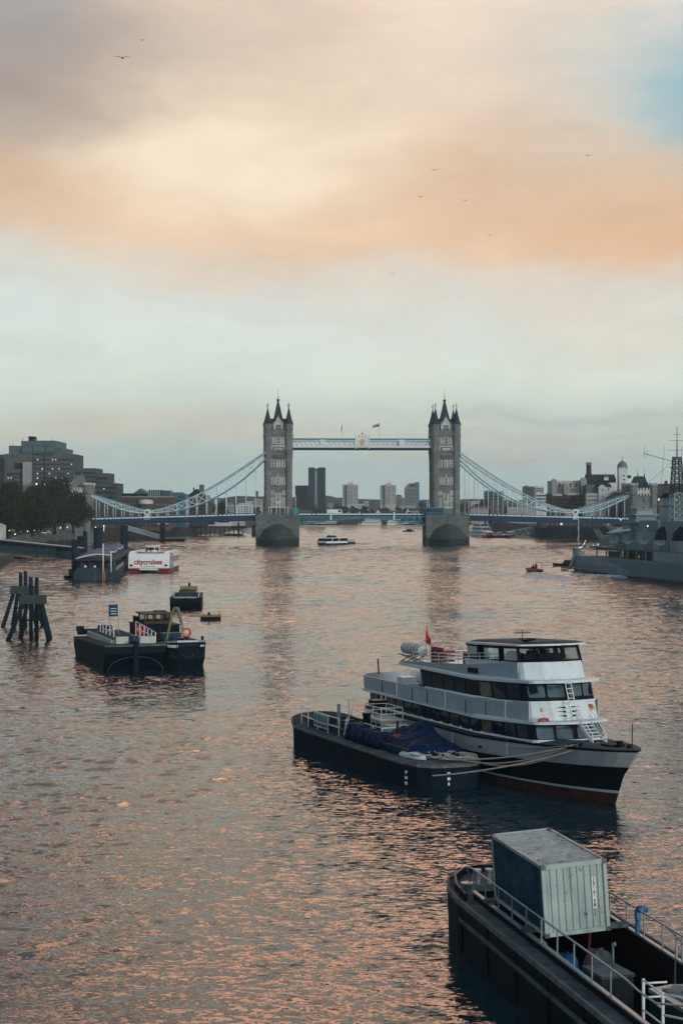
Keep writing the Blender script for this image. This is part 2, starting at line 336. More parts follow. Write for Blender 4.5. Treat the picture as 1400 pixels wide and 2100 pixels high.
# ---------------------------------------------------------------- river
def water():
    m = bpy.data.materials.new('river water'); m.use_nodes = True; t = m.node_tree; p = t.nodes['Principled BSDF']
    p.inputs['Base Color'].default_value = (.006, .026, .038, 1); p.inputs['Roughness'].default_value = .06; p.inputs['IOR'].default_value = 1.27
    p.inputs['Specular IOR Level'].default_value = .5
    g = t.nodes.new('ShaderNodeNewGeometry')
    def ns(scale, detail, sx=1, sy=1, rot=0, dist=0):
        mp_ = t.nodes.new('ShaderNodeMapping'); mp_.inputs['Scale'].default_value = (sx, sy, 1); mp_.inputs['Rotation'].default_value = (0, 0, rot)
        t.links.new(g.outputs['Position'], mp_.inputs[0])
        n = t.nodes.new('ShaderNodeTexNoise'); n.inputs['Scale'].default_value = scale; n.inputs['Detail'].default_value = detail; n.inputs['Roughness'].default_value = .6; n.inputs['Distortion'].default_value = dist
        t.links.new(mp_.outputs[0], n.inputs['Vector'])
        s = t.nodes.new('ShaderNodeVectorMath'); s.operation = 'SUBTRACT'; t.links.new(n.outputs['Color'], s.inputs[0]); s.inputs[1].default_value = (.5, .5, .5)
        return s.outputs[0]
    def scl(v, x, y):
        s = t.nodes.new('ShaderNodeVectorMath'); s.operation = 'MULTIPLY'; t.links.new(v, s.inputs[0]); s.inputs[1].default_value = (x, y, 0); return s.outputs[0]
    def add(a, b):
        s = t.nodes.new('ShaderNodeVectorMath'); s.operation = 'ADD'; t.links.new(a, s.inputs[0]); t.links.new(b, s.inputs[1]); return s.outputs[0]
    # patches of ruffled and calm water modulate the ripples
    pn = t.nodes.new('ShaderNodeTexNoise'); pn.inputs['Scale'].default_value = .028; pn.inputs['Detail'].default_value = 5
    mpp = t.nodes.new('ShaderNodeMapping'); mpp.inputs['Scale'].default_value = (1.3, .45, 1); t.links.new(g.outputs['Position'], mpp.inputs[0]); t.links.new(mpp.outputs[0], pn.inputs['Vector'])
    mr = t.nodes.new('ShaderNodeMapRange'); mr.inputs[1].default_value = .35; mr.inputs[2].default_value = .65; mr.inputs[3].default_value = .4; mr.inputs[4].default_value = 1.45; t.links.new(pn.outputs[0], mr.inputs[0])
    a = scl(ns(1.15, 4, 1, 2.2, .25, .6), *WAVE[0]); b = scl(ns(.34, 2, 1, 1.6, -.2, .5), *WAVE[1]); c = scl(ns(3.4, 3, 1, 2.0, .1, .3), *WAVE[2]); d = scl(ns(.11, 2, 1, 1.4, .35), *WAVE[3])
    sm = add(add(add(a, c), b), d)
    # ripples steepened with distance so the far water reflects more warm sky
    sy = t.nodes.new('ShaderNodeSeparateXYZ'); t.links.new(g.outputs['Position'], sy.inputs[0])
    fy = t.nodes.new('ShaderNodeMapRange'); fy.inputs[1].default_value = 60; fy.inputs[2].default_value = 620; fy.inputs[3].default_value = REACH[0]; fy.inputs[4].default_value = REACH[1]; t.links.new(sy.outputs[1], fy.inputs[0])
    mm = t.nodes.new('ShaderNodeMath'); mm.operation = 'MULTIPLY'; t.links.new(fy.outputs[0], mm.inputs[0]); t.links.new(mr.outputs[0], mm.inputs[1])
    k = t.nodes.new('ShaderNodeVectorMath'); k.operation = 'SCALE'; t.links.new(sm, k.inputs[0]); t.links.new(mm.outputs[0], k.inputs['Scale'])
    one = t.nodes.new('ShaderNodeVectorMath'); one.operation = 'ADD'; t.links.new(k.outputs[0], one.inputs[0]); one.inputs[1].default_value = (0, 0, 1)
    nm = t.nodes.new('ShaderNodeVectorMath'); nm.operation = 'NORMALIZE'; t.links.new(one.outputs[0], nm.inputs[0])
    t.links.new(nm.outputs[0], p.inputs['Normal'])
    MATS['water'] = m
    # the surface itself: a fine grid of real waves, spaced wider downstream, over a plain sheet that carries on beyond it
    import numpy as np
    rs = np.random.RandomState(11)
    ny = 2050; nx = 270
    yy = 48*np.exp(np.linspace(0, math.log(1930/48), ny)); uu = np.linspace(-.31, .31, nx)
    Y = np.repeat(yy, nx); X = np.tile(uu, ny)*Y+0.0
    Z = np.zeros_like(X); sp_ = Y*.0019
    wx_ = X+.9*np.sin(Y*.21+1.3)+.5*np.sin(X*.37+Y*.11)+.25*np.sin(Y*.9+X*.6); wy_ = Y+.8*np.sin(X*.17+.4)+.45*np.sin(Y*.31-X*.23)+.22*np.sin(X*1.1-Y*.7)
    patch = .78+.5*np.sin(X*.045+1.7*np.sin(Y*.021))*np.sin(Y*.033+1.2*np.sin(X*.03+2))+.28*np.sin(X*.11-Y*.05+2*np.sin(Y*.013))
    patch = np.clip(patch, .25, 1.5)
    for i in range(NW):
        lam = .5*(13/.5)**(i/(NW-1.0)); th = math.pi/2+.18+rs.normal(0, .42); k = 2*math.pi/lam*(1+rs.uniform(-.05, .05))
        ph = rs.uniform(0, 6.28); amp = SLOPE*math.sqrt(2)*math.sqrt(math.log2(26)/NW)*lam/(2*math.pi)
        w = np.clip((lam/sp_-2.6)/2.5, 0, 1)
        q = k*(math.cos(th)*wx_+math.sin(th)*wy_)+ph+.6*np.sin(.4*k*(math.cos(th+1.2)*X+math.sin(th+1.2)*Y)+ph*2)
        Z += amp*w*(1.55 if lam < 1.6 else 1.1 if lam < 3.2 else .62*np.clip(Y/1000, .22, 1))*(1+1.3*np.clip((Y-180)/450, 0, 1))*(patch if lam < 6 else 1)*(np.sin(q)+.18*np.cos(2*q))
    V = np.stack([X, Y, Z], 1).astype(np.float32)
    I = np.arange((ny-1)*(nx-1)); r_ = I//(nx-1); c_ = I % (nx-1); A = r_*nx+c_
    F = np.stack([A, A+1, A+nx+1, A+nx], 1).astype(np.int32)
    V = np.concatenate([V, np.array([[-1500, -60, -.5], [1500, -60, -.5], [1500, 2100, -.5], [-1500, 2100, -.5]], np.float32)])
    F = np.concatenate([F, np.array([[ny*nx, ny*nx+1, ny*nx+2, ny*nx+3]], np.int32)])
    me = bpy.data.meshes.new('river'); me.vertices.add(len(V)); me.vertices.foreach_set('co', V.ravel())
    me.loops.add(F.size); me.loops.foreach_set('vertex_index', F.ravel()); me.polygons.add(len(F))
    me.polygons.foreach_set('loop_start', np.arange(len(F), dtype=np.int32)*4); me.polygons.foreach_set('use_smooth', np.ones(len(F), dtype=bool))
    me.update(calc_edges=True); me.materials.append(m)
    o = bpy.data.objects.new('river', me); C.objects.link(o)
    return tag(o, 'brown grey tidal river with small ripples reflecting the warm sky', 'river', kind='structure')
NW, SLOPE = 80, .085
WAVE = [(.36, .72), (.10, .16), (.34, .62), (.04, .08)]
REACH = (1.0, 2.2)
water()
# ---------------------------------------------------------------- materials of the place
brick_mat('tower stone', (.20, .215, .205), (.145, .16, .155), (.10, .11, .11), bw=1.1, rh=.45, ms=.03)
brick_mat('pale stone', (.56, .58, .53), (.48, .50, .46), (.3, .32, .3), bw=1.0, rh=.4, ms=.02)
brick_mat('pier stone', (.145, .165, .16), (.095, .11, .11), (.05, .058, .06), bw=1.9, rh=.75, ms=.045, wl=(4.2, (.018, .026, .024)))
brick_mat('wet stone', (.05, .062, .06), (.035, .046, .046), (.018, .024, .024), bw=1.9, rh=.75, ms=.045, wl=(3.6, (.012, .018, .018)))
mat('slate', (.055, .075, .085), .6, noise=.3, nscale=.8)
mat('gold', (.55, .30, .10), .45, metal=.6)
mat('bridge blue', (.02, .23, .30), .5, noise=.25, nscale=.6)
mat('bridge navy', (.03, .075, .12), .5, noise=.3, nscale=.5)
mat('bridge white', (.62, .73, .75), .5, noise=.15, nscale=.8)
mat('window glass', (.02, .03, .04), .12, spec=.6)
mat('dark iron', (.02, .025, .03), .6)
mat('red paint', (.35, .02, .03), .5)
mat('white paint', (.75, .78, .78), .45, noise=.12, nscale=1.2)

# ================================================================ the bridge
BX, BY = 9.9, 857.0
bridge = thing('suspension_bridge', 'twin towered stone bridge with teal chains and high walkways', 'bridge', (BX, BY, 0), R(2.9))
HALF = 41.3
def tower(x0, sgn):
    st = MB(); tr = MB(); hw, hd = 6.35, 7.6
    # main shaft with slightly wider upper storeys
    st.bb(x0-hw+.9, x0+hw-.9, -hd+.9, hd-.9, 14.7, 54.5)
    # battered corner turrets up to the cornice, octagonal
    tur = []
    for sx in (-1, 1):
        for sy in (-1, 1):
            cx, cy = x0+sx*(hw-1.15), sy*(hd-1.15)
            m = MB(); m.lathe([(1.95, 14.7), (1.95, 16.2), (1.8, 16.6), (1.8, 36.6), (1.85, 40), (2.0, 44.4), (2.15, 46.4), (2.15, 59.2)], (cx, cy, 0), 8)
            for z, r in ((28.2, 2.0), (37, 2.02), (45.4, 2.3), (53.9, 2.45), (57.0, 2.3), (59.3, 2.5)): m.lathe([(r-.25, z-.45), (r, z-.2), (r, z+.15), (r-.2, z+.35)], (cx, cy, 0), 8)
            t = m.build('corner_turret', 'tower stone', None); tur.append((t, cx, cy))
    body = st.build('stone_tower', 'tower stone', bridge)
    bands = MB()
    for z, e, h in ((27.5, .28, .5), (29.0, .22, .45), (36.1, .28, .5), (37.8, .22, .45), (44.5, .3, .5), (46.3, .4, .6), (54.0, .55, .8)):
        bands.bb(x0-hw+.9-e, x0+hw-.9+e, -hd+.9-e, hd-.9+e, z-h/2, z+h/2)
    bands.bb(x0-3.6, x0+3.6, -hd+.35, hd-.35, 54.4, 56.4)          # pierced parapet
    for i in range(8): bands.box((x0-3.3+i*.94, 0, 56.75), (.5, 2*hd-.7, .7))
    for k in (-1, 1):                                               # corbel table below the fourth storey
        for i in range(8): bands.bb(x0-3.0+i*.86-.22, x0-3.0+i*.86+.22, k*(hd-.9), k*(hd-.35), 42.2, 44.2)
    bands.build('string_course', 'tower stone', body)
    for t, cx, cy in tur:
        t.parent = body
        m = MB(); m.lathe([(2.45, 59.5), (1.7, 61.3), (1.0, 63.8), (.42, 66.4), (.3, 66.7)], (cx, cy, 0), 8)
        c = m.build('turret_cone', 'slate', body)
        m = MB(); m.lathe([(.3, 66.6), (.42, 67), (.16, 67.4), (.12, 70.2)], (cx, cy, 0), 6)
        m.bb(cx-.75, cx+.75, cy-.12, cy+.12, 68.9, 69.15); m.bb(cx-.14, cx+.14, cy-.75, cy+.75, 68.9, 69.15); m.lathe([(.3, 68), (.3, 68.3)], (cx, cy, 0), 6)
        m.build('turret_finial', 'tower stone', body)
    # steep pavilion roof with spire
    m = MB(); a, b = hw-1.2, hd-1.2
    m.loft([[(x0-a, -b, 55), (x0+a, -b, 55), (x0+a, b, 55), (x0-a, b, 55)], [(x0-a+.6, -b+1.5, 62.2), (x0+a-.6, -b+1.5, 62.2), (x0+a-.6, b-1.5, 62.2), (x0-a+.6, b-1.5, 62.2)]])
    m.loft([[(x0-3.4, -4.6, 58), (x0+3.4, -4.6, 58), (x0+3.4, 4.6, 58), (x0-3.4, 4.6, 58)], [(x0-1.9, -2.5, 63.9), (x0+1.9, -2.5, 63.9), (x0+1.9, 2.5, 63.9), (x0-1.9, 2.5, 63.9)], [(x0-.42, -.42, 71), (x0+.42, -.42, 71), (x0+.42, .42, 71), (x0-.42, .42, 71)]])
    m.lathe([(.4, 70.8), (.75, 71.2), (.75, 71.9), (.4, 72.2)], (x0, 0, 0), 8)
    m.build('slate_roof', 'slate', body)
    m = MB(); m.lathe([(.28, 72), (.14, 72.8), (.36, 73.2), (.12, 73.6), (.09, 75.4), (.26, 75.6), (.05, 76), (.04, 77.2)], (x0, 0, 0), 6); m.build('gilt_finial', 'gold', body)
    for k in (-1,):      # gable dormers, then the windows with pale surrounds
        yf = k*(hd-.85)
        m = MB(); pts = [(-2.15, 54.4), (2.15, 54.4), (2.15, 58.6), (1.75, 60.3), (1.0, 61.8), (0, 63.4), (-1.0, 61.8), (-1.75, 60.3), (-2.15, 58.6)]
        m.side([(x0+h, z) for h, z in pts], 'y', yf, yf-k*2.2)
        for s in (-1, 1):
            m.lathe([(.3, 54.4), (.3, 59.4), (.02, 61)], (x0+s*2.3, yf, 0), 6)
        m.lathe([(.2, 63), (.02, 64.4)], (x0, yf-k*.3, 0), 6)
        m.build('gable_dormer', 'pale stone', body)
        def win(cx, z, w, h, nx, nz=1, fr=.28):
            f = MB(); y0 = k*(hd-.9); xs = [cx-w/2+i*w/nx for i in range(nx+1)]
            y1 = y0+k*.28
            f.bb(cx-w/2-fr, cx+w/2+fr, y0, y1, z+h/2, z+h/2+fr); f.bb(cx-w/2-fr, cx+w/2+fr, y0, y1+k*.1, z-h/2-fr, z-h/2)
            for i, x in enumerate(xs): q = fr if i in (0, nx) else .13; f.bb(x-q, x+q, y0, y1-k*.03, z-h/2, z+h/2)
            for j in range(1, nz): zz = z-h/2+j*h/nz; f.bb(cx-w/2, cx+w/2, y0, y1-k*.06, zz-.1, zz+.1)
            if fr > .2:
                for s in (-1, 1):
                    for q in range(int(h/.9)): f.bb(cx+s*(w/2+fr-.02), cx+s*(w/2+fr+.22), y0, y1-k*.08, z-h/2+.2+q*.9, z-h/2+.6+q*.9)
            o = f.build('window', 'pale stone', body)
            g = MB(); g.bb(cx-w/2, cx+w/2, y0+k*.03, y0+k*.08, z-h/2, z+h/2)
            return g
        def add(g): g.build('window_pane', 'window glass', body)
        for dx, w, n in ((-2.9, .9, 1), (0, 2.4, 3), (2.9, .9, 1)): add(win(x0+dx, 51.4, w, 3.0, n, 2, .3))
        f = MB(); y0 = k*(hd-.9)
        f.bb(x0-3.4, x0+3.4, y0, y0+k*.55, 48.3, 49.0); f.bb(x0-2.0, x0+2.0, y0, y0+k*.9, 46.9, 47.8)
        for i in range(6): f.bb(x0-1.9+i*.72, x0-1.6+i*.72, y0, y0+k*.8, 46.2, 47.0)
        for s in (-1, 1): f.bb(x0+s*3.1-.3, x0+s*3.1+.3, y0, y0+k*.5, 46.6, 48.4)
        f.build('balcony', 'pale stone', body)
        for dx in (-2.7, 0, 2.7): add(win(x0+dx, 40.1, 1.15 if dx else 1.3, 3.2, 2 if not dx else 1, 2))
        for dx, w, n in ((-2.7, 1.0, 1), (0, 2.1, 3), (2.7, 1.0, 1)): add(win(x0+dx, 31.5, w, 3.2, n, 2))
        m = MB(); m.lathe([(.45, 33.6), (.1, 35.4)], (x0, k*(hd-.75), 0), 4); m.build('window_crest', 'pale stone', body)
        add(win(x0, 23.4, 2.0, 3.6, 3, 2))
        for s in (-1, 1):
            add(win(x0+s*2.75, 25.6, .9, 1.7, 1)); add(win(x0+s*2.75, 22.5, .9, 1.5, 1)); add(win(x0+s*2.75, 19.7, .9, 1.6, 1))
        f = MB(); f.bb(x0-3.6, x0+3.6, y0, y0+k*.45, 18.0, 18.6); f.bb(x0-1.5, x0+1.5, y0, y0+k*.4, 20.6, 21.0); f.bb(x0-3.8, x0+3.8, y0, y0+k*.35, 21.1, 21.4)
        f.build('sill_course', 'pale stone', body)
        add(win(x0, 19.7, 1.6, 1.5, 2))
        g2 = MB(); g2.bb(x0-1.1, x0+1.1, yf+k*.02, yf+k*.08, 56.6, 59.0); add(g2)
        f = MB()
        for i in range(4): f.bb(x0-1.2+i*.8-.08, x0-1.2+i*.8+.08, yf, yf+k*.2, 56.4, 59.1)
        f.bb(x0-1.3, x0+1.3, yf, yf+k*.2, 57.7, 57.9); f.build('dormer_mullions', 'pale stone', body)
        # entrance storey: dark openings between pale columns at deck level
        f = MB()
        if sgn < 0:
            for dx in (-4.6, -3.4, -.9, .9, 3.3, 4.6): f.bb(x0+dx-.22, x0+dx+.22, k*(hd-.7), k*(hd+1.6), 14.7, 18.3)
            f.bb(x0-5.3, x0+5.3, k*(hd-.9), k*(hd+2.0), 18.3, 18.75); f.build('lobby_canopy', 'pale stone', body)
            g3 = MB(); g3.bb(x0-4.4, x0+4.2, k*(hd-.8), k*(hd+.9), 14.9, 18.1); g3.build('lobby_glazing', 'window glass', body)
    # road arch ends: dark sheets put in for the shaded passage
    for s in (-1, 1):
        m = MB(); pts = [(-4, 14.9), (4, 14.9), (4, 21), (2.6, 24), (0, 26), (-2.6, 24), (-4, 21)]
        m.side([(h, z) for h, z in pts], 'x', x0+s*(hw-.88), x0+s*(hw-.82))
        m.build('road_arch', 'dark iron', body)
    return body
for x0, sgn in ((-HALF, -1), (HALF, 1)): tower(x0, sgn)
# ---- piers with cutwaters
for x0 in (-HALF-.4, HALF+.6):
    m = MB(); a, b = 10.65, 9.8
    m.bb(x0-a, x0+a, -b, b, -2, 14.4)
    pier = m.build('river_pier', 'pier stone', bridge)
    m = MB(); m.bb(x0-a-.25, x0+a+.25, -b-.25, b+.25, 13.3, 13.9); m.bb(x0-a-.12, x0+a+.12, -b-.12, b+.12, 14.4, 15.0)
    m.build('coping', 'pier stone', pier)
    for k in (-1, 1):
        m = MB(); n = 11; w = 9.4; rings = []
        for z, q in ((-2, 1), (3.0, 1), (3.2, .97), (5.2, .86), (7.2, .66), (8.7, .44), (10.0, .15), (10.4, .02)):
            ring = []
            for i in range(n):
                u = -1+2*i/(n-1); ring.append((x0+u*w*(1 if z < 3.1 else q**.75), k*(b-.05+(9.5*(1-abs(u)**1.6))*q), z))
            rings.append(ring)
        m.loft(rings, cap=True, closed=True); m.build('cutwater', 'wet stone', pier)
# deck buildings on the piers
m = MB(); m.bb(HALF-11, HALF-1.6, -11.2+1.6, -7.9, 15, 18.0); cab = m.build('control_cabin', 'bridge navy', bridge)
m = MB(); m.bb(HALF-11.4, HALF-1.2, -11.6+1.6, -7.6, 18.0, 18.5); m.build('cabin_roof', 'bridge blue', cab)
m = MB(); m.bb(HALF-7.8, HALF-3.4, -9.66, -9.6, 16.2, 17.7); m.build('cabin_window', 'window glass', cab)
m = MB(); m.bb(-HALF+7.3, -HALF+10, -9.4, -5, 15, 18.0); m.build('control_cabin', 'bridge blue', bridge)
for x, z in ((HALF-9.6, 22.8), (HALF-8.6, 21.5), (-HALF+8.5, 24.5)):
    m = MB(); m.tube([(x, -9.3, 15), (x, -9.3, z)], .12, 6); m.bb(x-.5, x+.5, -9.4, -9.2, z-2, z-1.8); m.build('signal_mast', 'bridge white', bridge)
# railing on the piers
for x0 in (-HALF-.4, HALF+.6):
    m = MB(); a = 10.3
    for y in (-9.6, 9.6): m.bb(x0-a, x0+a, y-.05, y+.05, 15.9, 16.05); [m.bb(x0-a+i*1.0, x0-a+i*1.0+.12, y-.04, y+.04, 15, 15.95) for i in range(21)]
    m.build('pier_railing', 'bridge blue', bridge)
# ---- high level walkways
for k in (-1, 1):
    y = k*4.6; x0, x1 = -HALF+5.4, HALF-5.4
    m = MB(); m.bb(x0, x1, y-1.4, y+1.4, 52.1, 52.5)
    for s in (-1, 1): m.bb(x0, x1, y+s*1.5-.12, y+s*1.5+.12, 51.7, 52.3)
    m.build('walkway_roof', 'bridge blue', bridge)
    m = MB()
    for s in (-1, 1):
        yy = y+s*1.5; m.bb(x0, x1, yy-.1, yy+.1, 51.3, 51.65)
        n = 30; dx = (x1-x0)/n
        for i in range(n):
            a = x0+i*dx
            m.beam((a, yy, 48.9), (a+dx, yy, 51.3), .3, .12); m.beam((a+dx, yy+.02, 48.9), (a, yy+.02, 51.3), .3, .12)
    m.build('walkway_lattice', 'bridge white', bridge)
    m = MB(); m.bb(x0, x1, y-1.6, y+1.6, 47.9, 48.8); m.build('walkway_girder', 'bridge white', bridge)
    m = MB(); m.bb(x0, x1, y-1.3, y+1.3, 47.0, 47.88); m.build('walkway_floor', 'bridge navy', bridge)
    m = MB()
    for x in (x0+.5, -19.5, 19.5, x1-.5):
        for s in (-1, 1): m.bb(x-1.35, x+1.35, y+s*1.5-.22, y+s*1.5+.22, 48.8, 51.9)
    m.build('walkway_panel', 'bridge white', bridge)
m = MB()
for x in (-3.2, 3.2): m.bb(x-.35, x+.35, -6.7, -6.2, 47.4, 53.8); m.lathe([(.3, 53.8), (.02, 54.8)], (x, -6.45, 0), 6)
m.bb(-3, 3, -6.6, -6.35, 48.4, 52.6); m.side([(-2.4, 52.6), (2.4, 52.6), (1.2, 53.6), (0, 54.4), (-1.2, 53.6)], 'y', -6.6, -6.35)
crest = m.build('crest_panel', 'bridge white', bridge)
m = MB(); m.lathe([(.25, 54.2), (.5, 54.9), (.15, 55.3), (.05, 56.2)], (0, -6.5, 0), 6); m.side([(-.9, 49), (.9, 49), (1.1, 51.6), (0, 52.3), (-1.1, 51.6)], 'y', -6.8, -6.6)
for s in (-1, 1): m.lathe([(.25, 53.2), (.3, 53.8), (.05, 54.5)], (s*1.6, -6.5, 0), 6)
m.build('gilt_crown', 'gold', crest)
mat('flag cloth', (.45, .42, .42), .9, rgb2=(.1, .05, .12), nscale=1.1)
for x, fw, h in ((-9.5, .55, 3.2), (7.4+1.6, 3.4, 1.7)):
    m = MB(); m.tube([(x, 0, 52.4), (x, 0, 60.6)], .11, 6); p = m.build('flagpole', 'bridge white', bridge)
    m = MB(); n = 6; rings = []
    for i in range(n+1):
        u = i/n; dx = -fw*u; rings.append([(x+dx, .25*math.sin(u*5)*fw/3, 60.4-u*(1.2 if fw > 1 else 2.6)), (x+dx-.35*u, .25*math.sin(u*5)*fw/3, 60.4-h-u*(1.0 if fw > 1 else 1.6))])
    m.loft(rings, cap=False, closed=False); m.build('flag', 'flag cloth', p, fix=False)
# ---- bascules in the middle span
def deckz(x): ax = abs(x); return 15.2-.0042*max(0, ax-52)**1.0*6 if ax > 52 else 15.2+.25*(1-ax/52)
for s in (-1, 1):
    m = MB(); x0, x1 = s*.15, s*31.0
    m.bb(x0, x1, -7.5, 7.5, 14.0, 14.5); leaf = m.build('bascule_leaf', 'bridge navy', bridge)
    m = MB()
    for y in (-7.6, 7.6):
        N_ = 10; pb = []
        for i in range(N_+1):
            u = i/N_; x = s*(.3+30.6*u); zb = 13.2-3.6*u**1.7; pb.append((x, zb))
        for i in range(N_):
            (xa, za), (xb, zb) = pb[i], pb[i+1]
            m.beam((xa, y, za), (xb, y, zb), .7, .55)
            if za < 13.1 or i > 1:
                m.beam((xb, y, zb), (xa, y, 13.9), .38, .3)
                m.beam((xb, y, zb), (xb, y, 13.9), .38, .3)
        m.bb(x0, x1, y-.35, y+.35, 13.6, 14.05)
    m.build('bascule_truss', 'bridge blue', leaf)
    m = MB()
    for y in (-7.7, 7.7): m.bb(x0, x1, y-.1, y+.1, 15.5, 15.68); m.bb(x0, x1, y-.16, y+.16, 14.5, 14.75)
    m.build('parapet_rail', 'bridge navy', leaf)
    m = MB()
    for y in (-7.7, 7.7):
        for i in range(15): xa = s*(.7+i*2.03); m.bb(xa, xa+s*1.5, y-.09, y+.09, 14.82, 15.42)
    m.build('parapet_panels', 'bridge white', leaf)
    m = MB(); m.bb(s*15.5-.35, s*15.5+.35, -8.3, -7.85, 12.3, 16.3); m.build('nose_marker', 'bridge white', leaf)
# ---- side spans, chains and hangers
XT, XL, XA = 47.6, 105.3, 134.0
UP = [(XT, 45.6), (60, 37.0), (73, 28.9), (86, 22.3), (97, 18.2), (XL, 16.6)]
LO = [(XT, 42.2), (60, 31.2), (73, 23.0), (86, 18.0), (97, 16.0), (XL, 15.7)]
US = [(XL, 16.6), (112, 18.4), (120, 20.9), (128, 23.4), (XA, 25.3)]
LS = [(XL, 15.7), (112, 15.9), (120, 18.0), (128, 21.6), (XA, 24.3)]
def interp(P, x):
    for (xa, za), (xb, zb) in zip(P, P[1:]):
        if x <= xb+1e-6:
            # smooth curve through the points
            i = P.index((xa, za)); p0 = P[max(i-1, 0)]; p3 = P[min(i+2, len(P)-1)]; t = (x-xa)/(xb-xa)
            m0 = (zb-p0[1])/(xb-p0[0])*(xb-xa); m1 = (p3[1]-za)/(p3[0]-xa)*(xb-xa)
            return (2*t**3-3*t*t+1)*za+(t**3-2*t*t+t)*m0+(-2*t**3+3*t*t)*zb+(t**3-t*t)*m1
    return P[-1][1]
for s in (-1, 1):
    m = MB(); m.side([(s*52, 12.6), (s*XA, 10.7), (s*XA, 12.2), (s*52, 14.4)], 'y', -8.2, 8.2)
    deck = m.build('side_span_deck', 'bridge navy', bridge)
    m = MB(); mp2 = MB()
    zt = lambda x: 14.4-(x-52)*2.2/(XA-52)
    for y in (-8.4, 8.4):
        m.beam((s*52, y, zt(52)+1.1), (s*XA, y, zt(XA)+1.1), .3, .22); m.beam((s*52, y, zt(52)+.05), (s*XA, y, zt(XA)+.05), .4, .5)
        for i in range(40):
            xa = 52.5+i*2.05; mp2.beam((s*xa, y, zt(xa)+.62), (s*(xa+1.35), y, zt(xa+1.35)+.62), .2, .62)
    m.build('parapet_rail', 'bridge navy', deck); mp2.build('parapet_panels', 'bridge white', deck)
    m = MB()
    for y in (-7, 0, 7):
        m.beam((s*52, y, 12.3), (s*XA, y, 10.4), .5, .9)
    m.build('deck_girder', 'bridge navy', deck)
    for y in (-8.0, 8.0):
        for nm, U_, L_, xa, xb, n in (('long_chain', UP, LO, XT, XL, 12), ('short_chain', US, LS, XL, XA, 7)):
            ch = MB(); web = MB()
            xs = [xa+(xb-xa)*i/n for i in range(n+1)]
            fine = [xa+(xb-xa)*i/(n*2) for i in range(n*2+1)]
            for a, b in zip(fine, fine[1:]):
                ch.beam((s*a, y, interp(U_, a)), (s*b, y, interp(U_, b)), .55, .75); ch.beam((s*a, y, interp(L_, a)), (s*b, y, interp(L_, b)), .55, .7)
            for i in range(n):
                a, b = xs[i], xs[i+1]
                if interp(U_, a)-interp(L_, a) > 1.1 or interp(U_, b)-interp(L_, b) > 1.1:
                    for q in (-.28, .28):
                        web.beam((s*a, y+q, interp(U_, a)), (s*b, y+q, interp(L_, b)), .3, .16); web.beam((s*a, y+q, interp(L_, a)), (s*b, y+q, interp(U_, b)), .3, .16)
                if i: web.beam((s*a, y, interp(U_, a)), (s*a, y, interp(L_, a)), .34, .34)
                web.beam((s*a, y-.36, interp(L_, a)+.2), (s*b, y-.36, interp(L_, b)+.2), .1, .22)
                web.beam((s*a, y-.36, interp(U_, a)-.1), (s*b, y-.36, interp(U_, b)-.1), .1, .22)
            c = ch.build(nm, 'bridge blue', bridge); web.build('chain_bracing', 'bridge white', c)
            for x in xs[1:-1]:
                z = interp(L_, x)
                if z-zt(x) > 1.0:
                    h = MB(); h.tube([(s*x, y, zt(x)+.3), (s*x, y, z)], .17, 6); h.lathe([(.45, z-1.2), (.2, z-1.6)], (s*x, y, 0), 6); h.build('hanger_rod', 'bridge white', bridge)
        m = MB(); m.side([(s*XL+1.6*math.cos(a*math.pi/8), 16.1+1.6*math.sin(a*math.pi/8)) for a in range(16)], 'y', y-.6, y+.6); pl = m.build('chain_roundel', 'bridge white', bridge)
        m = MB(); m.side([(s*XL+.75*math.cos(a*math.pi/8), 16.1+.75*math.sin(a*math.pi/8)) for a in range(16)], 'y', y-.66, y+.66); m.build('roundel_boss', 'red paint', pl)
        m = MB(); m.bb(s*XL-1.5, s*XL+1.5, y-.6, y+.6, 12.6, 14.4); m.build('roundel_plinth', 'bridge white', bridge)
    # abutment tower
    x0 = s*(XA+5); m = MB(); m.bb(x0-5.2, x0+5.2, -9.5, 9.5, 0, 26.5)
    for sx in (-1, 1):
        for sy in (-1, 1): m.lathe([(1.7, 0), (1.7, 24.5), (2.1, 25.6), (2.1, 29.4)], (x0+sx*4.9, sy*9.2, 0), 8)
    ab = m.build('abutment_tower', 'tower stone', bridge)
    m = MB(); m.bb(x0-5.7, x0+5.7, -10, 10, 25.4, 26.2)
    for i in range(7): m.bb(x0-4.8+i*1.5, x0-4.1+i*1.5, -10.1, -9.5, 24.4, 25.4); m.bb(x0-4.9+i*1.5, x0-4.0+i*1.5, -10, -9.6, 26.9, 28.2)
    for sx in (-1, 1):
        for sy in (-1, 1):
            for k in range(8): a = k*math.pi/4; m.box((x0+sx*4.9+1.9*math.cos(a), sy*9.2+1.9*math.sin(a), 30), (.7, .7, 1.1), rz=a)
    m.bb(x0-4.8, x0+4.8, -10, -9.7, 26.2, 27.0)
    m.build('battlements', 'pale stone', ab)
    m = MB(); m.loft([[(x0-4.4, -7, 26.4), (x0+4.4, -7, 26.4), (x0+4.4, 7, 26.4), (x0-4.4, 7, 26.4)], [(x0-1.8, -4.5, 34.0), (x0+1.8, -4.5, 34.0), (x0+1.8, 4.5, 34.0), (x0-1.8, 4.5, 34.0)]])
    for q in (-1, 1): m.lathe([(.25, 34), (.3, 35), (.08, 35.2), (.05, 37.6)], (x0+q*1.7, -4.2, 0), 6)
    m.build('hipped_roof', 'slate' if s > 0 else 'tower stone', ab)
    m = MB()
    for zz in (17, 21):
        m.bb(x0-.5, x0+.5, -9.56, -9.5, zz, zz+1.8)
    m.build('slit_window', 'window glass', ab)
    m = MB(); m.bb(x0-s*0, x0+s*34, -8.2, 8.2, 0, 12.3); m.build('approach_viaduct', 'tower stone', bridge)
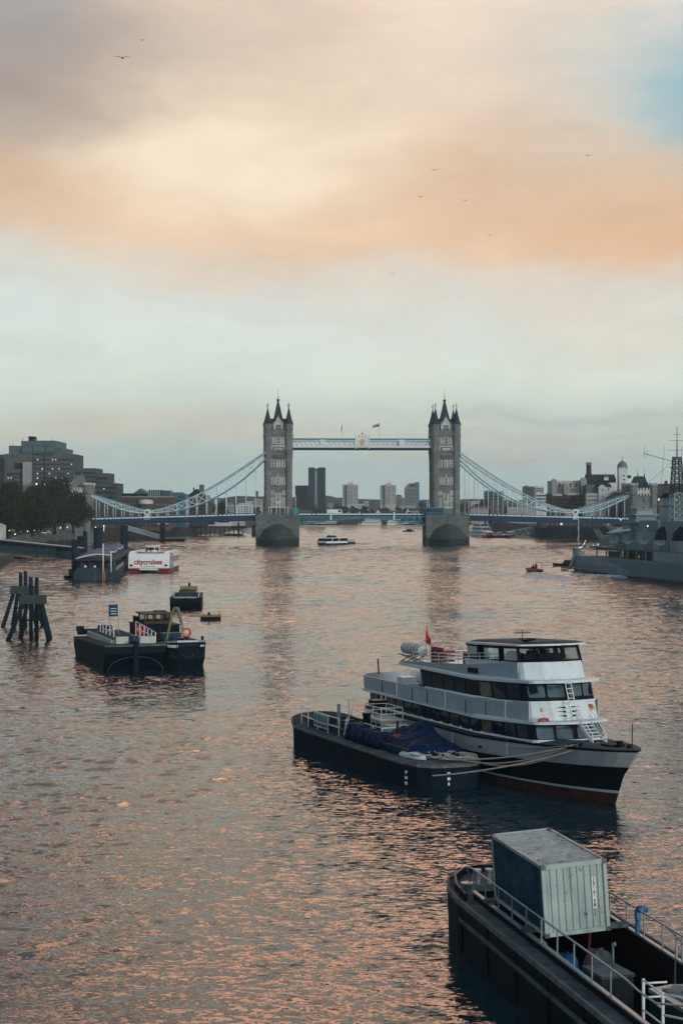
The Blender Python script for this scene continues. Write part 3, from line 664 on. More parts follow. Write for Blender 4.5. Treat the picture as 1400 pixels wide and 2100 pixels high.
# vehicles and people seen above the parapet
mat('van white', (.7, .72, .72), .4); mat('bus red', (.35, .03, .03), .4); mat('car dark', (.03, .035, .04), .3)
mat('tyre', (.02, .02, .02), .9)
def vehicle(name, label, cat, x, y, z, L_, W_, H_, m_, box=False, rz=0, parent=None, group=None):
    t = thing(name, label, cat, (x, y, z), rz, group)
    b = MB()
    if box: pr = [(-L_/2, .35), (L_/2, .35), (L_/2, H_*.55), (L_/2-.25, H_*.95), (L_/2-.5, H_), (-L_/2, H_)]
    else: pr = [(-L_/2, .3), (L_/2, .3), (L_/2, .75), (L_/2-1.1, .95), (L_/2-1.9, H_), (-L_/2+1.0, H_), (-L_/2+.2, .95), (-L_/2, .85)]
    b.side(pr, 'y', -W_/2, W_/2); b.build('body', m_, t)
    g = MB()
    if box: g.side([(L_/2-2.0, H_*.55), (L_/2-.35, H_*.55), (L_/2-.6, H_*.9), (L_/2-2.0, H_*.9)], 'y', -W_/2-.02, W_/2+.02)
    else: g.side([(-L_/2+.6, .95), (L_/2-1.3, .95), (L_/2-1.95, H_-.1), (-L_/2+1.1, H_-.1)], 'y', -W_/2-.02, W_/2+.02)
    g.build('windows', 'window glass', t)
    for sx in (-1, 1):
        for sy in (-1, 1):
            w = MB(); w.tube([(sx*L_*.31, sy*(W_/2-.2), .34), (sx*L_*.31, sy*(W_/2+.02), .34)], .34, 10); w.build('wheel', 'tyre', t)
    return t
def brp(x, y):
    c, s_ = math.cos(R(2.9)), math.sin(R(2.9)); return (BX+x*c-y*s_, BY+x*s_+y*c)
for i, (x, y, L_, H_, m_, box, nm, lb) in enumerate([
        (-13.5, -3, 7.5, 3.0, 'van white', True, 'delivery_van', 'white box van on the bridge left of midspan'),
        (-23, -3, 4.3, 1.5, 'car dark', False, 'parked_car', 'dark car crossing the bridge close to the left tower'),
        (-6, -3, 4.2, 1.45, 'van white', False, 'passing_car', 'white car on the bridge just left of midspan'),
        (24, -3, 4.4, 1.9, 'gold', False, 'passing_car', 'sandy coloured car on the bridge near the right tower'),
        (64, -3, 4.3, 1.5, 'car dark', False, 'passing_car', 'dark car on the right side span beside the tower'),
        (116, -3, 4.3, 1.5, 'car dark', False, 'passing_car', 'dark car at the right end of the bridge'),
        (-70, -3, 4.3, 1.5, 'car dark', False, 'passing_car', 'dark car on the left side span below the chain')]):
    bx, by = brp(x, y)
    z = 14.5 if abs(x) < 40 else 14.42-(abs(x)-52)*2.2/82
    vehicle(nm, lb, 'van' if box else 'car', bx, by, z, L_, 1.9, H_, m_, box, R(2.9), group='vehicles crossing the bridge')
# ================================================================ passenger ferry (bow towards the camera, to the right)
mat('ferry white', (.62, .70, .72), .4, noise=.10, nscale=.7, streak=.2, rust=(.70, 2.2, (.34, .24, .16)))
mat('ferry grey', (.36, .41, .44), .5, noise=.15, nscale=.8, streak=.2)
mat('shaded ferry side', (.36, .43, .47), .45, noise=.16, nscale=.8, streak=.3, rust=(.69, 1.8, (.26, .22, .18)))  # same white paint; the shade on this side is put into the colour
mat('front glass', (.06, .14, .18), .1, noise=.7, nscale=.9, spec=.8)
mat('hull black', (.006, .011, .018), .35, noise=.4, nscale=1.5)
mat('antifouling red', (.11, .035, .03), .75, noise=.5, nscale=1.2, rgb2=(.05, .03, .03))
mat('stripe green', (.30, .42, .40), .6)
mat('cabin black', (.008, .016, .026), .4)
mat('ferry glass', (.006, .02, .03), .08, spec=.45)
mat('lit interior tint', (.17, .14, .06), .25, rgb2=(.02, .04, .05), nscale=2.2, spec=.4)  # dull yellow put into the colour for a warm lit interior
mat('deck grey', (.10, .12, .13), .8, noise=.4, nscale=1.5)
mat('roof grey', (.085, .10, .11), .7, noise=.5, nscale=.9, rgb2=(.05, .06, .07))
mat('rail white', (.70, .73, .73), .4)
mat('seat red', (.20, .018, .02), .5)
mat('raft white', (.62, .66, .66), .5, noise=.3, nscale=2)
mat('ensign red', (.40, .02, .03), .8)
mat('lamp yellow', (.62, .42, .06), .5)
mat('rope', (.36, .35, .31), .9, noise=.4, nscale=6)
g_ = bpy.data.materials.new('clear glass'); g_.use_nodes = True; _t = g_.node_tree; _t.nodes.clear()
_o = _t.nodes.new('ShaderNodeOutputMaterial'); _m = _t.nodes.new('ShaderNodeMixShader'); _a = _t.nodes.new('ShaderNodeBsdfTransparent'); _a.inputs[0].default_value = (.72, .8, .82, 1)
_g = _t.nodes.new('ShaderNodeBsdfGlossy'); _g.inputs['Roughness'].default_value = .04; _l = _t.nodes.new('ShaderNodeLayerWeight'); _l.inputs[0].default_value = .12
_t.links.new(_l.outputs['Fresnel'], _m.inputs[0]); _t.links.new(_a.outputs[0], _m.inputs[1]); _t.links.new(_g.outputs[0], _m.inputs[2]); _t.links.new(_m.outputs[0], _o.inputs[0]); MATS['clear glass'] = g_

FO = Vector((17, 107.5, 0)); FRZ = R(-68)
def floc(x, y, z):
    """photo pixel on height z -> ferry frame (x forward, y to starboard-away)"""
    p = at(x, y, z)-FO; c, s_ = math.cos(-FRZ), math.sin(-FRZ); return (p.x*c-p.y*s_, p.x*s_+p.y*c)
ferry = thing('passenger_ferry', 'large white three deck passenger ferry with black hull moored beside the blue covered barge', 'ferry', FO, FRZ)
def sheer(t): return .055*max(0.0, 14-t) if t < 13 else .055*(max(0, 15-t)**2)/4
def fx(x, y, z): k = min(1.0, max(0.0, z/1.0)); return (x, y, z+sheer(-x)*k)
def pl(P, v):
    for (a, b), (c, d) in zip(P, P[1:]):
        if v <= c: return b+(d-b)*(v-a)/(c-a)
    return P[-1][1]
DK = [(-2.6, .02), (-1.8, .75), (-1, 1.2), (1, 1.95), (3, 2.4), (6, 2.78), (10, 3.02), (14, 3.1), (31, 3.1), (33, 2.95), (34.3, 2.3), (34.8, 1.2)]
WL = [(0, .02), (.6, .25), (1.4, .62), (3, 1.25), (5, 1.85), (8, 2.5), (11, 2.85), (14, 3.0), (30, 3.0), (32, 2.8), (33.2, 2.1), (33.6, 1.0)]
def hw_f(t): return pl(DK, t)
def hull_ring(z, dz=0):
    k = max(0, min(1, z/2.72)); r = []
    for (ta, wa), (tb, wb) in zip(WL, DK): r.append((-(ta+(tb-ta)*k), wa+(wb-wa)*k**.8))
    return [(x, -w, z+dz) for x, w in r]+[(x, w, z+dz) for x, w in reversed(r)]
def band(name, m, zs, parent, cap=False):
    b = MB(fx); b.loft([hull_ring(z) for z in zs], cap=cap, smooth=False); return b.build(name, m, parent)
band('hull', 'hull black', [-1.2, 0, .55, 1.0, 1.66], ferry, True)
b = MB(fx); b.loft([[(x*1.0+.012, y*1.012, z) for x, y, z in hull_ring(q)] for q in (-.5, 0, .42)], cap=False); b.build('boot_topping', 'antifouling red', ferry)
b = MB(fx); b.loft([[(x+.02, y*1.014, z) for x, y, z in hull_ring(q)] for q in (.42, .52)], cap=False); b.build('waterline_stripe', 'stripe green', ferry)
b = MB(fx); b.loft([hull_ring(z) for z in (1.67, 2.2, 2.72)]); wh = b.build('white_strake', 'ferry grey', ferry)  # white strake, its shaded grey put into the colour
b = MB(fx); b.loft([[(x+.05, y*1.02, z) for x, y, z in hull_ring(q)] for q in (2.66, 2.80)]); b.build('rubbing_strip', 'cabin black', ferry)
def outline(hwf, tc, t_end, nose=.9, aft_round=0, hw_aft=None):
    """deckhouse plan: V-shaped front with its corners at t = tc"""
    ha = hw_aft or hwf+.35
    p = [(-(tc-nose), 0), (-(tc-nose*.72), -hwf*.45), (-(tc-.12), -hwf*.93), (-(tc+.15), -hwf), (-(tc+3.5), -(hwf+(ha-hwf)*.65)), (-(tc+7.5), -ha)]
    if aft_round:
        for a in range(0, 91, 18): p.append((-(t_end-aft_round+aft_round*math.sin(R(a))), -(ha-aft_round*.75+aft_round*.75*math.cos(R(a)))))
    else: p.append((-t_end, -ha))
    q = [(x, -y) for x, y in reversed(p) if abs(y) > 1e-6]
    return p+q
def story(name, m, o0, z0, o1, z1, parent=ferry, cap=True):
    b = MB(fx); b.loft([[(x, y, z0) for x, y in o0], [(x, y, z1) for x, y in o1]], cap=cap); return b.build(name, m, parent)
# lower saloon
story('lower_saloon', 'cabin black', outline(2.66, 5.6, 33.2, .85, 1.5, 2.92), 2.74, outline(2.58, 6.0, 33.2, .85, 1.5, 2.92), 4.0)
# sill strake of the lower saloon front and side
story('saloon_sill', 'ferry white', outline(2.72, 5.45, 33.4, .9, 1.5, 2.98), 2.74, outline(2.72, 5.5, 33.4, .9, 1.5, 2.98), 2.98)
# side bulwark of the second deck
story('second_deck', 'ferry white', outline(2.72, 5.3, 34.9, 1.1, 2.2, 3.15), 3.98, outline(2.72, 5.3, 34.9, 1.1, 2.2, 3.15), 4.14)
o_ = outline(2.6, 6.35, 21.4, .85, 0, 3.06)
o_ = outline(2.6, 6.35, 21.4, .85, 0, 2.62)
story('second_deck_front', 'ferry white', o_, 4.15, outline(2.56, 6.7, 21.4, .85, 0, 2.6), 5.40)
# hollow bulwark round the open after deck and along the side
def bulwark(name, m, t0, t1, z0, ztop, hw, rnd, th=.07, parent=ferry, closed_aft=True):
    b = MB(fx); P = []
    n = 14
    for i in range(n+1): t = t0+(t1-rnd-t0)*i/n; P.append((t, hw(t)))
    if closed_aft:
        for a in range(15, 91, 15): P.append((t1-rnd+rnd*math.sin(R(a)), hw(t1)-rnd*.8+rnd*.8*math.cos(R(a))))
    full = [(-t, -w) for t, w in P]+([(-t, w) for t, w in reversed(P)] if closed_aft else [])
    rings = []
    for x, y in full:
        k = 1-th/max(abs(y), .5); zt = ztop(-x)
        lean = .06*(zt-z0)
        rings.append([(x, y, z0), (x*1.0+(-lean if x < -30 else 0), y*1.01, zt), (x, y*k, zt), (x, y*k, z0)])
    b.loft(rings, closed=True); 
    if not closed_aft:
        b.loft([[(p[0], -p[1], p[2]) for p in r] for r in rings], closed=True)
    return b.build(name, m, parent)
bulwark('side_bulwark', 'shaded ferry side', 6.4, 34.7, 4.14, lambda t: 5.40 if t < 18 else 5.4-.2*(t-18)/8 if t < 26 else 5.2, lambda t: 2.6+(3.12-2.6)*min(1, (t-6.4)/7.5), 2.4)
# cladding detail: fenders and vertical strips on the bulwark
b = MB(fx)
for z in (5.22, 4.2): b.loft([[(x, y*1.008, z-.03) for x, y in [(-t, -(2.63+(3.15-2.63)*min(1, (t-6.4)/7.5))) for t in range(7, 27)]], [(x, y*1.022, z+.03) for x, y in [(-t, -(2.63+(3.15-2.63)*min(1, (t-6.4)/7.5))) for t in range(7, 27)]]], cap=False, closed=False)
b.build('rubbing_rail', 'ferry white', ferry)
for t in (9.2, 17.8, 26.3):
    b = MB(fx); w = 2.63+(3.15-2.63)*min(1, (t-6.4)/7.5); b.bb(-t-.05, -t+.05, -w-.09, -w-.01, 4.2, 5.38); b.build('side_stanchion', 'rail white', ferry)
for i, t in enumerate((11.8, 14.6, 20.9, 23.6, 29.2)):
    b = MB(fx); w = 2.63+(3.15-2.63)*min(1, (t-6.4)/7.5); b.bb(-t-.009, -t+.009, -w-.045, -w-.0, 4.22, 5.15); b.build('plate_seam', 'dark iron', ferry)
for t in (12.5, 19, 25, 30):
    b = MB(fx); b.bb(-t-.16, -t+.16, -3.16, -3.08, 2.02, 2.14); b.build('scupper', 'cabin black', ferry)
for t in (8.5, 16.5, 24.5):
    b = MB(fx); w = hw_f(t); b.tube([(-t-.16, -w, 2.6), (-t-.16, -w-.1, 2.5), (-t-.16, -w-.1, 1.9), (-t-.16, -w, 1.8)], .03, 5); b.build('side_grab_rail', 'rail white', ferry)
# after deck floor
story('after_deck', 'deck grey', outline(2.6, 20, 34.4, 0, 2.2, 3.0), 4.15, outline(2.6, 20, 34.4, 0, 2.2, 3.0), 4.22)
# upper saloon
story('upper_saloon', 'cabin black', outline(2.54, 6.75, 22.0, .82, 0, 3.0), 5.38, outline(2.46, 7.1, 22.8, .82, 0, 2.9), 6.62)
story('upper_sill', 'ferry white', outline(2.62, 6.62, 21.5, .86, 0, 3.08), 5.30, outline(2.62, 6.64, 21.5, .86, 0, 3.08), 5.42)
# top deck with its overhanging edge
story('top_deck', 'ferry white', outline(2.62, 6.2, 27.8, 1.1, 2.0, 3.05), 6.60, outline(2.62, 6.2, 27.8, 1.1, 2.0, 3.05), 6.78)
bulwark('top_bulwark', 'shaded ferry side', 8.2, 27.6, 6.78, lambda t: 7.92 if t < 9.5 else max(6.82, 7.92-(t-9.5)*.062), lambda t: 2.45+(2.98-2.45)*min(1, (t-8)/6.5), 2.0)
story('wheelhouse_apron', 'ferry white', outline(2.42, 7.7, 12.2, .95, 0, 2.75), 6.78, outline(2.36, 8.15, 12.2, .95, 0, 2.72), 7.92)
# wheelhouse: pillars, glass and roof (open enough to see through)
wo_, wt_ = outline(2.34, 8.2, 12.6, .9, 0, 2.5), outline(2.24, 8.55, 12.9, .88, 0, 2.4)
def wall_pt(o, u):
    """point at arc parameter u (0..1) around an outline"""
    Ls = [math.dist(o[i], o[(i+1) % len(o)]) for i in range(len(o))]; T = sum(Ls)*u
    for i, l in enumerate(Ls):
        if T <= l: a, b_ = o[i], o[(i+1) % len(o)]; k = T/l; return (a[0]+(b_[0]-a[0])*k, a[1]+(b_[1]-a[1])*k)
        T -= l
    return o[0]
def arc_of(o, idx):
    Ls = [math.dist(o[i], o[(i+1) % len(o)]) for i in range(len(o))]; return sum(Ls[:idx])/sum(Ls)
frame_u = [0.0, .082, .158, .25, .38, .46, .54, .62, .75, .842, .918]
for u in frame_u:
    b = MB(fx); p, q = wall_pt(wo_, u), wall_pt(wt_, u); b.beam((p[0], p[1], 7.9), (q[0], q[1], 9.0), .30 if u in (0.0, .158, .842, .25, .75) else .2, .12)
    b.build('wheelhouse_post', 'cabin black', ferry)
story('wheelhouse_header', 'cabin black', [(x*1.001, y*1.01) for x, y in wt_], 8.80, [(x, y*1.01) for x, y in wt_], 9.0)
story('wheelhouse_sill', 'cabin black', [(x, y*1.01) for x, y in wo_], 7.86, wo_, 8.02)
b = MB(fx); b.loft([[(x*.999, y*.985, 8.0) for x, y in wo_], [(x*.999, y*.985, 8.82) for x, y in wt_]], cap=False); b.build('wheelhouse_glass', 'clear glass', ferry)
b = MB(fx); b.bb(-10.0, -9.2, -1.5, 1.5, 7.9, 8.42); b.bb(-11.0, -10.6, -.35, .35, 7.9, 8.6); b.build('helm_console', 'cabin black', ferry)
ro = outline(2.62, 7.95, 13.6, 1.0, 0, 2.75)
story('wheelhouse_roof', 'ferry white', ro, 9.0, ro, 9.12)
ri = [(x*.995-.1, y*.93) for x, y in ro]; story('roof_covering', 'roof grey', ri, 9.12, [(x*.97-.25, y*.8) for x, y in ri], 9.26)
b = MB(fx)
for k in range(3): b.box((-8.6-k*1.3, -1.6+k*.9, 9.33), (.5, .25, .16), rz=.4)
b.tube([(-7.8, -2.0, 9.2), (-8.6, -2.2, 9.5), (-9.4, -1.4, 9.45)], .03, 5); b.tube([(-12.2, 0, 9.25), (-12.2, 0, 10.0)], .03, 5); b.bb(-12.3, -12.1, -.6, .6, 9.75, 9.8)
b.build('roof_fittings', 'dark iron', ferry)
b = MB(fx); b.bb(-7.1, -6.95, .1, .4, 8.78, 9.02); b.build('searchlight', 'dark iron', ferry)
for s_ in (-.28, .28):
    b = MB(fx); b.tube([(-7.22, s_-.3, 7.95), (-7.28, s_+.05, 8.1)], .03, 5); b.build('wiper', 'dark iron', ferry)
# panes let into a raked front: u runs along the outline, front first
def pane(o0, z0, o1, z1, ua, ub, ka, kb, m='ferry glass', off=.035, name='window'):
    b = MB(fx); V = []
    cx = sum(x for x, y in o0)/len(o0)
    def P(u, k):
        p, q = wall_pt(o0, u), wall_pt(o1, u); x = p[0]+(q[0]-p[0])*k; y = p[1]+(q[1]-p[1])*k
        a, c = wall_pt(o0, (u-.002) % 1), wall_pt(o0, (u+.002) % 1); d = Vector((c[0]-a[0], c[1]-a[1])); n = Vector((d.y, -d.x)).normalized()
        if n.x*(x-cx)+n.y*y < 0: n = -n
        return x, y, z0+(z1-z0)*k, n
    us = [ua, ua+(ub-ua)*.08, ub-(ub-ua)*.08, ub]; ring = []
    dk = (kb-ka)*.1
    for u, k in ((us[0], ka+dk), (us[1], ka), (us[2], ka), (us[3], ka+dk), (us[3], kb-dk), (us[2], kb), (us[1], kb), (us[0], kb-dk)): ring.append(P(u, k))
    f = [(x+n.x*off, y+n.y*off, z) for x, y, z, n in ring]; r = [(x-n.x*.02, y-n.y*.02, z) for x, y, z, n in ring]
    b.loft([f, r]); return b.build(name, m, ferry)
L1a, L1b = outline(2.66, 5.6, 33.2, .85, 1.5, 2.92), outline(2.58, 6.0, 33.2, .85, 1.5, 2.92)
L2a, L2b = outline(2.54, 6.75, 22.0, .82, 0, 3.0), outline(2.46, 7.1, 22.8, .82, 0, 2.9)
P1 = sum(math.dist(L1a[i], L1a[(i+1) % len(L1a)]) for i in range(len(L1a))); P2 = sum(math.dist(L2a[i], L2a[(i+1) % len(L2a)]) for i in range(len(L2a)))
for a, b2 in ((.18, 1.28), (1.45, 2.55)):       # front windows, both halves
    for s_ in (0, 1):
        for o0, o1, z0, z1, P_ in ((L1a, L1b, 2.74, 4.0, P1), (L2a, L2b, 5.38, 6.62, P2)):
            ua, ub = a/P_, b2/P_
            if s_: ua, ub = 1-ub, 1-ua
            pane(o0, z0, o1, z1, ua, ub, .22, .86, name='front_window', m='front glass')
for s_ in (0, 1):
    for i in range(17):
        a = 3.35+i*1.62
        if i in (14,): continue
        ua, ub = a/P1, (a+1.28)/P1
        if s_: ua, ub = 1-ub, 1-ua
        pane(L1a, 2.74, L1b, 4.0, ua, ub, .26, .92, 'lit interior tint' if i in (3,) and not s_ else 'ferry glass')
    for i in range(8):
        a = 3.3+i*1.85
        ua, ub = a/P2, (a+1.5)/P2
        if s_: ua, ub = 1-ub, 1-ua
        pane(L2a, 5.38, L2b, 6.62, ua, ub, .12, .9, 'lit interior tint' if i in (2,) and not s_ else 'ferry glass')
b = MB(fx); b.box((-6.2, -1.1, 3.6), (.02, .3, .25)); b.build('notice_sheet', 'rail white', ferry)
# saloon doors near the stern
for t in (28.9, 29.7):
    b = MB(fx); b.bb(-t-.1, -t+.1, -3.03, -2.95, 2.95, 3.98); b.build('door_post', 'rail white', ferry)
# louvres, lamps and fire gear on the second deck front
def onfront(y, z, off=.06): t = 5.55+abs(y)/2.6*.85+.0; return (-(t+(z-4.15)*.28)+off, y, z)
for col_, y0 in ((0, -.75), (1, .55)):
    for k in range(3+col_ % 1):
        b = MB(fx); x, y, z = onfront(y0, 4.45+k*.27); b.box((x+.01, y, z), (.12, 1.05 if not col_ else .75, .10), ry=.5, rz=-.31 if y < 0 else .31)
        b.build('louvre', 'cabin black', ferry)
for y in (-1.75, 2.15):
    b = MB(fx); x, _, z = onfront(y, 4.85); b.lathe([(.1, -.14), (.13, 0), (.08, .16)], (x+.05, y, z), 8); b.build('deck_lamp', 'lamp yellow', ferry)
b = MB(fx); x, _, z = onfront(1.85, 4.85); b.bb(x-.02, x+.14, 1.7, 1.98, 4.6, 5.1); b.build('fire_box', 'red paint', ferry)
b = MB(fx); b.tube([(-5.55+.28*math.sin(a*math.pi/6)*.2, -2.0+.36*math.cos(a*math.pi/6), 4.24+.1*math.sin(a*math.pi/6)) for a in range(12)], .07, 6, closed=True); b.build('lifebuoy', 'red paint', ferry)
for y in (-.9, .95):
    b = MB(fx); b.tube([(-5.0, y, 4.15), (-5.05, y, 4.9)], .02, 5); b.tube([(-5.05, y, 4.9), (-5.4, y-.4, 5.0)], .015, 4); b.build('rail_stanchion', 'rail white', ferry)
# ladders
def ladder(name, a, c, w, rungs, m='rail white', parent=ferry, r=.035):
    b = MB(fx); a = Vector(a); c = Vector(c)
    for s_ in (-w/2, w/2): b.tube([a+Vector((0, s_, 0)), c+Vector((0, s_, 0))], r, 5)
    for i in range(rungs):
        p = a.lerp(c, (i+.5)/rungs); b.tube([p+Vector((0, -w/2, 0)), p+Vector((0, w/2, 0))], r*.8, 5)
    return b.build(name, m, parent)
ladder('ladder', (-5.0, .05, 4.2), (-5.8, -.15, 7.0), .42, 9)
b = MB(fx)
for y in (.25, 1.15): b.beam((-3.0, y, 2.72), (-4.6, y-.3, 4.15), .06, .2)
for i in range(7): p = Vector((-3.0, .7, 2.72)).lerp(Vector((-4.6, .4, 4.15)), (i+.5)/7); b.box(p, (.22, .9, .04))
st_ = b.build('stairway', 'rail white', ferry)
b = MB(fx)
for y in (.2, 1.2):
    b.tube([(-3.0, y, 2.72), (-3.1, y, 3.35), (-4.6, y-.3, 4.95), (-4.7, y-.3, 4.15)], .035, 5); b.tube([(-3.05, y, 3.0), (-4.6, y-.3, 4.55)], .025, 5)
b.build('stair_handrail', 'rail white', ferry)
b = MB(fx); b.loft([[(x*.985 if x > 0 else x, y*.97, z) for x, y, z in hull_ring(2.72)], [(x*.985 if x > 0 else x, y*.97, z+.1) for x, y, z in hull_ring(2.72)]]); b.build('foredeck', 'deck grey', ferry)
# foredeck fittings
for x, y, r_, h in ((.3, .15, .22, .5), (1.3, .2, .17, .35), (-1.2, .8, .18, .3)):
    b = MB(fx); b.lathe([(r_*.8, 2.72), (r_*.8, 2.72+h*.7), (r_, 2.75+h*.75), (r_, 2.72+h)], (x, y, 0), 10); b.build('bollard', 'dark iron', ferry)
b = MB(fx); b.bb(-.9, .2, -.5, .6, 2.72, 2.98); b.build('windlass', 'dark iron', ferry)
b = MB(fx); b.tube([(2.0, 0, 2.7), (2.05, 0, 4.4)], .03, 6); b.build('jackstaff', 'dark iron', ferry)
b = MB(fx); b.lathe([(.1, 2.7), (.1, 3.0), (.16, 3.05)], (-1.2, -1.75, 0), 8); b.lathe([(.1, 2.7), (.1, 3.0), (.16, 3.05)], (-1.7, -1.85, 0), 8); b.build('fairlead', 'dark iron', ferry)
# top deck rails
def rail(pts, z0, z1, parent, m='rail white', post=1.25, r=.025, mids=1, xf=fx, name='railing'):
    b = MB(xf)
    for k in range(mids+1): z = lambda i: z0[i]+(z1[i]-z0[i])*(1-k/(mids+1)); b.tube([(p[0], p[1], z(i)) for i, p in enumerate(pts)], r, 5)
    for i in range(len(pts)-1):
        a, c = Vector((*pts[i], 0)), Vector((*pts[i+1], 0)); n = max(1, round((c-a).length/post))
        for k in range(n+(i == len(pts)-2)):
            u = k/n; p = a.lerp(c, u); b.tube([(p.x, p.y, z0[i]+(z0[i+1]-z0[i])*u), (p.x, p.y, z1[i]+(z1[i+1]-z1[i])*u)], r*1.15, 5)
    return b.build(name, m, parent)
for s_ in (-1, 1): rail([(-24.2, s_*2.85), (-18, s_*2.9), (-11.6, s_*2.75)], [6.95, 7.4, 7.8], [7.7, 8.1, 8.5], ferry, mids=2, post=1.5)
rail([(-24.2, -2.85), (-24.2, 2.85)], [6.9, 6.9], [7.7, 7.7], ferry, mids=2)
b = MB(fx)
for t in (24.8, 25.8, 26.8): b.beam((-t, -2.7, 6.8), (-t, -1.5, 7.35), .06); b.beam((-t, -1.5, 6.8), (-t, -2.7, 7.35), .06)
b.beam((-24.4, -2.7, 7.35), (-27.2, -2.7, 7.35), .06); b.beam((-24.4, -1.5, 7.35), (-27.2, -1.5, 7.35), .06); b.build('raft_cradle', 'dark iron', ferry)
b = MB(fx); b.tube([(-26.9, -.3, 6.8), (-27.5, -.3, 9.6)], .04, 6); fp = b.build('ensign_staff', 'rail white', ferry)
b = MB(fx); rg = []
for i in range(8):
    u = i/7; rg.append([(-27.5+.05*u+.9*u, -.3+.12*math.sin(u*9), 9.5-1.25*u), (-27.25+.3*u, -.3+.2*math.sin(u*7+1), 8.6-.75*u)])
b.loft(rg, cap=False, closed=False); b.build('ensign', 'ensign red', fp, fix=False)
# small box and locker on the after deck
b = MB(fx); b.bb(-31.2, -30, -1.0, .1, 4.22, 5.2); b.bb(-30.0, -29.2, -.9, 0, 4.22, 4.75); b.build('deck_locker', 'ferry white', ferry)
b = MB(fx); b.tube([(-34.4, -1.2, 5.1), (-34.6, -1.2, 6.3)], .06, 6); b.build('stern_post', 'dark iron', ferry)
b = MB(fx); b.bb(-14.6, -13.2, -3.02, -2.85, 7.05, 7.4); b.build('side_lightbox', 'cabin black', ferry)
def fworld(x, y, z):
    x, y, z = fx(x, y, z); c, s_ = math.cos(FRZ), math.sin(FRZ); return Vector((FO.x+x*c-y*s_, FO.y+x*s_+y*c, z))
# inflatable raft canisters
i = 0
for x, y, r_, lb in ((-26.7, -2.1, .42, 'white raft canister hindmost on the ferry top deck beside the ensign'), (-25.6, -2.1, .42, 'white raft canister between two others at the ferry stern'), (-24.5, -2.1, .42, 'white raft canister of the stern row nearest the red seats'),
                     (-13.6, .2, .55, 'big white raft canister just behind the wheelhouse')):
    p = fworld(x, y, 7.36+r_ if i < 3 else 7.9)
    t = thing('life_raft', lb, 'life raft', p, FRZ, 'raft canisters on the ferry')
    L_ = .5 if i < 3 else .8
    b = MB(); b.tube([(-L_, 0, 0), (-L_*.9, 0, 0), (-.05, 0, 0), (.05, 0, 0), (L_*.9, 0, 0), (L_, 0, 0)], [r_*.8, r_, r_, r_, r_, r_*.8], 14); b.build('canister', 'raft white', t)
    for k in (-.3, .3):
        q = MB(); q.tube([(k-.03, 0, 0), (k+.03, 0, 0)], r_+.02, 14); q.build('strap', 'dark iron', t)
    if i == 3:
        q = MB(); q.bb(-.6, -.5, -.5, .5, -.75, -.3); q.bb(.5, .6, -.5, .5, -.75, -.3); q.build('cradle', 'dark iron', t)
    i += 1
# stacks of red seats
for x, y, n, lb in ((-22.6, -1.1, 2, 'stack of dark red deck seats next to the stern rafts'), (-17.6, -.9, 2, 'larger stack of red deck seats in mid deck behind the railing'), (-15.6, -.6, 2, 'stack of red deck seats beside the big white canister')):
    p = fworld(x, y, 6.82 if x < -20 else 6.82); p.z = 6.80+sheer(-x)
    t = thing('seat_stack', lb, 'seats', p, FRZ, 'stacked red seats on the ferry')
    for lv in range(4):
        for cx in (-.55, .55):
            b = MB(); b.bb(cx-.5, cx+.5, -.5, .5, .1+lv*.33, .16+lv*.33); b.bb(cx-.5, cx+.5, -.5, -.44, .1+lv*.33, .36+lv*.33)
            for q in (-.45, .45): b.bb(cx+q-.04, cx+q+.04, -.48, .46, -.0+lv*.33, .1+lv*.33)
            b.build('seat', 'seat red', t)

# ================================================================ dumb barge alongside the ferry
mat('barge side', (.022, .036, .045), .75, noise=.55, nscale=1.3, rgb2=(.008, .016, .024), streak=.6, rust=(.62, 1.4, (.05, .04, .035)))
mat('barge rust', (.15, .165, .165), .85, noise=.6, nscale=1.8, rust=(.56, 2.2, (.10, .07, .055)))
mat('barge deck', (.13, .15, .155), .9, noise=.6, nscale=1.1, rgb2=(.06, .08, .09), bump=.03)
mat('tarp blue', (.006, .026, .08), .55, noise=.3, nscale=.9, bump=.10, bscale=1.6)
mat('cream paint', (.48, .50, .46), .6, noise=.3, nscale=1.5, rust=(.66, 2.5, (.12, .06, .04)))
mat('green paint', (.04, .09, .085), .7, noise=.4, nscale=1.5)
BG = thing('work_barge', 'long black work barge covered with blue tarpaulins alongside the white ferry', 'barge', (0, 0, 0), 0)
def bw(x, y, z=0):
    c, s_ = math.cos(FRZ), math.sin(FRZ); return Vector((FO.x+x*c-y*s_, FO.y+x*s_+y*c, z))
bc = bw(-20.9, -6.8); BG.location = bc; BG.rotation_euler = (0, 0, FRZ)
hb = 2.8
def bring(z, k=1.0, sx=0):
    P = [(12.3, -.9), (12.0, -1.6), (11.2, -2.3), (9.6, -2.7), (7, -2.8), (-10.5, -2.8), (-12.0, -2.3), (-12.9, -1.2)]
    P = P+[(x, -y) for x, y in reversed(P)]
    return [(x*(1-(1-k)*.35 if x > 0 else 1-(1-k)*.2), y*(1-(1-k)*.2), z) for x, y in P]
m = MB(); m.loft([bring(-1, .8), bring(0, .97), bring(1.55)]); m.build('hull', 'barge side', BG)
m = MB(); m.loft([[(x*1.006, y*1.02, z) for x, y, z in bring(1.5)], [(x*1.006, y*1.02, z) for x, y, z in bring(1.66)]]); m.build('gunwale', 'barge rust', BG)
m = MB(); m.loft([[(x*.985, y*.95, z) for x, y, z in bring(1.66)], [(x*.985, y*.95, z) for x, y, z in bring(1.72)]]); m.build('deck', 'barge deck', BG)
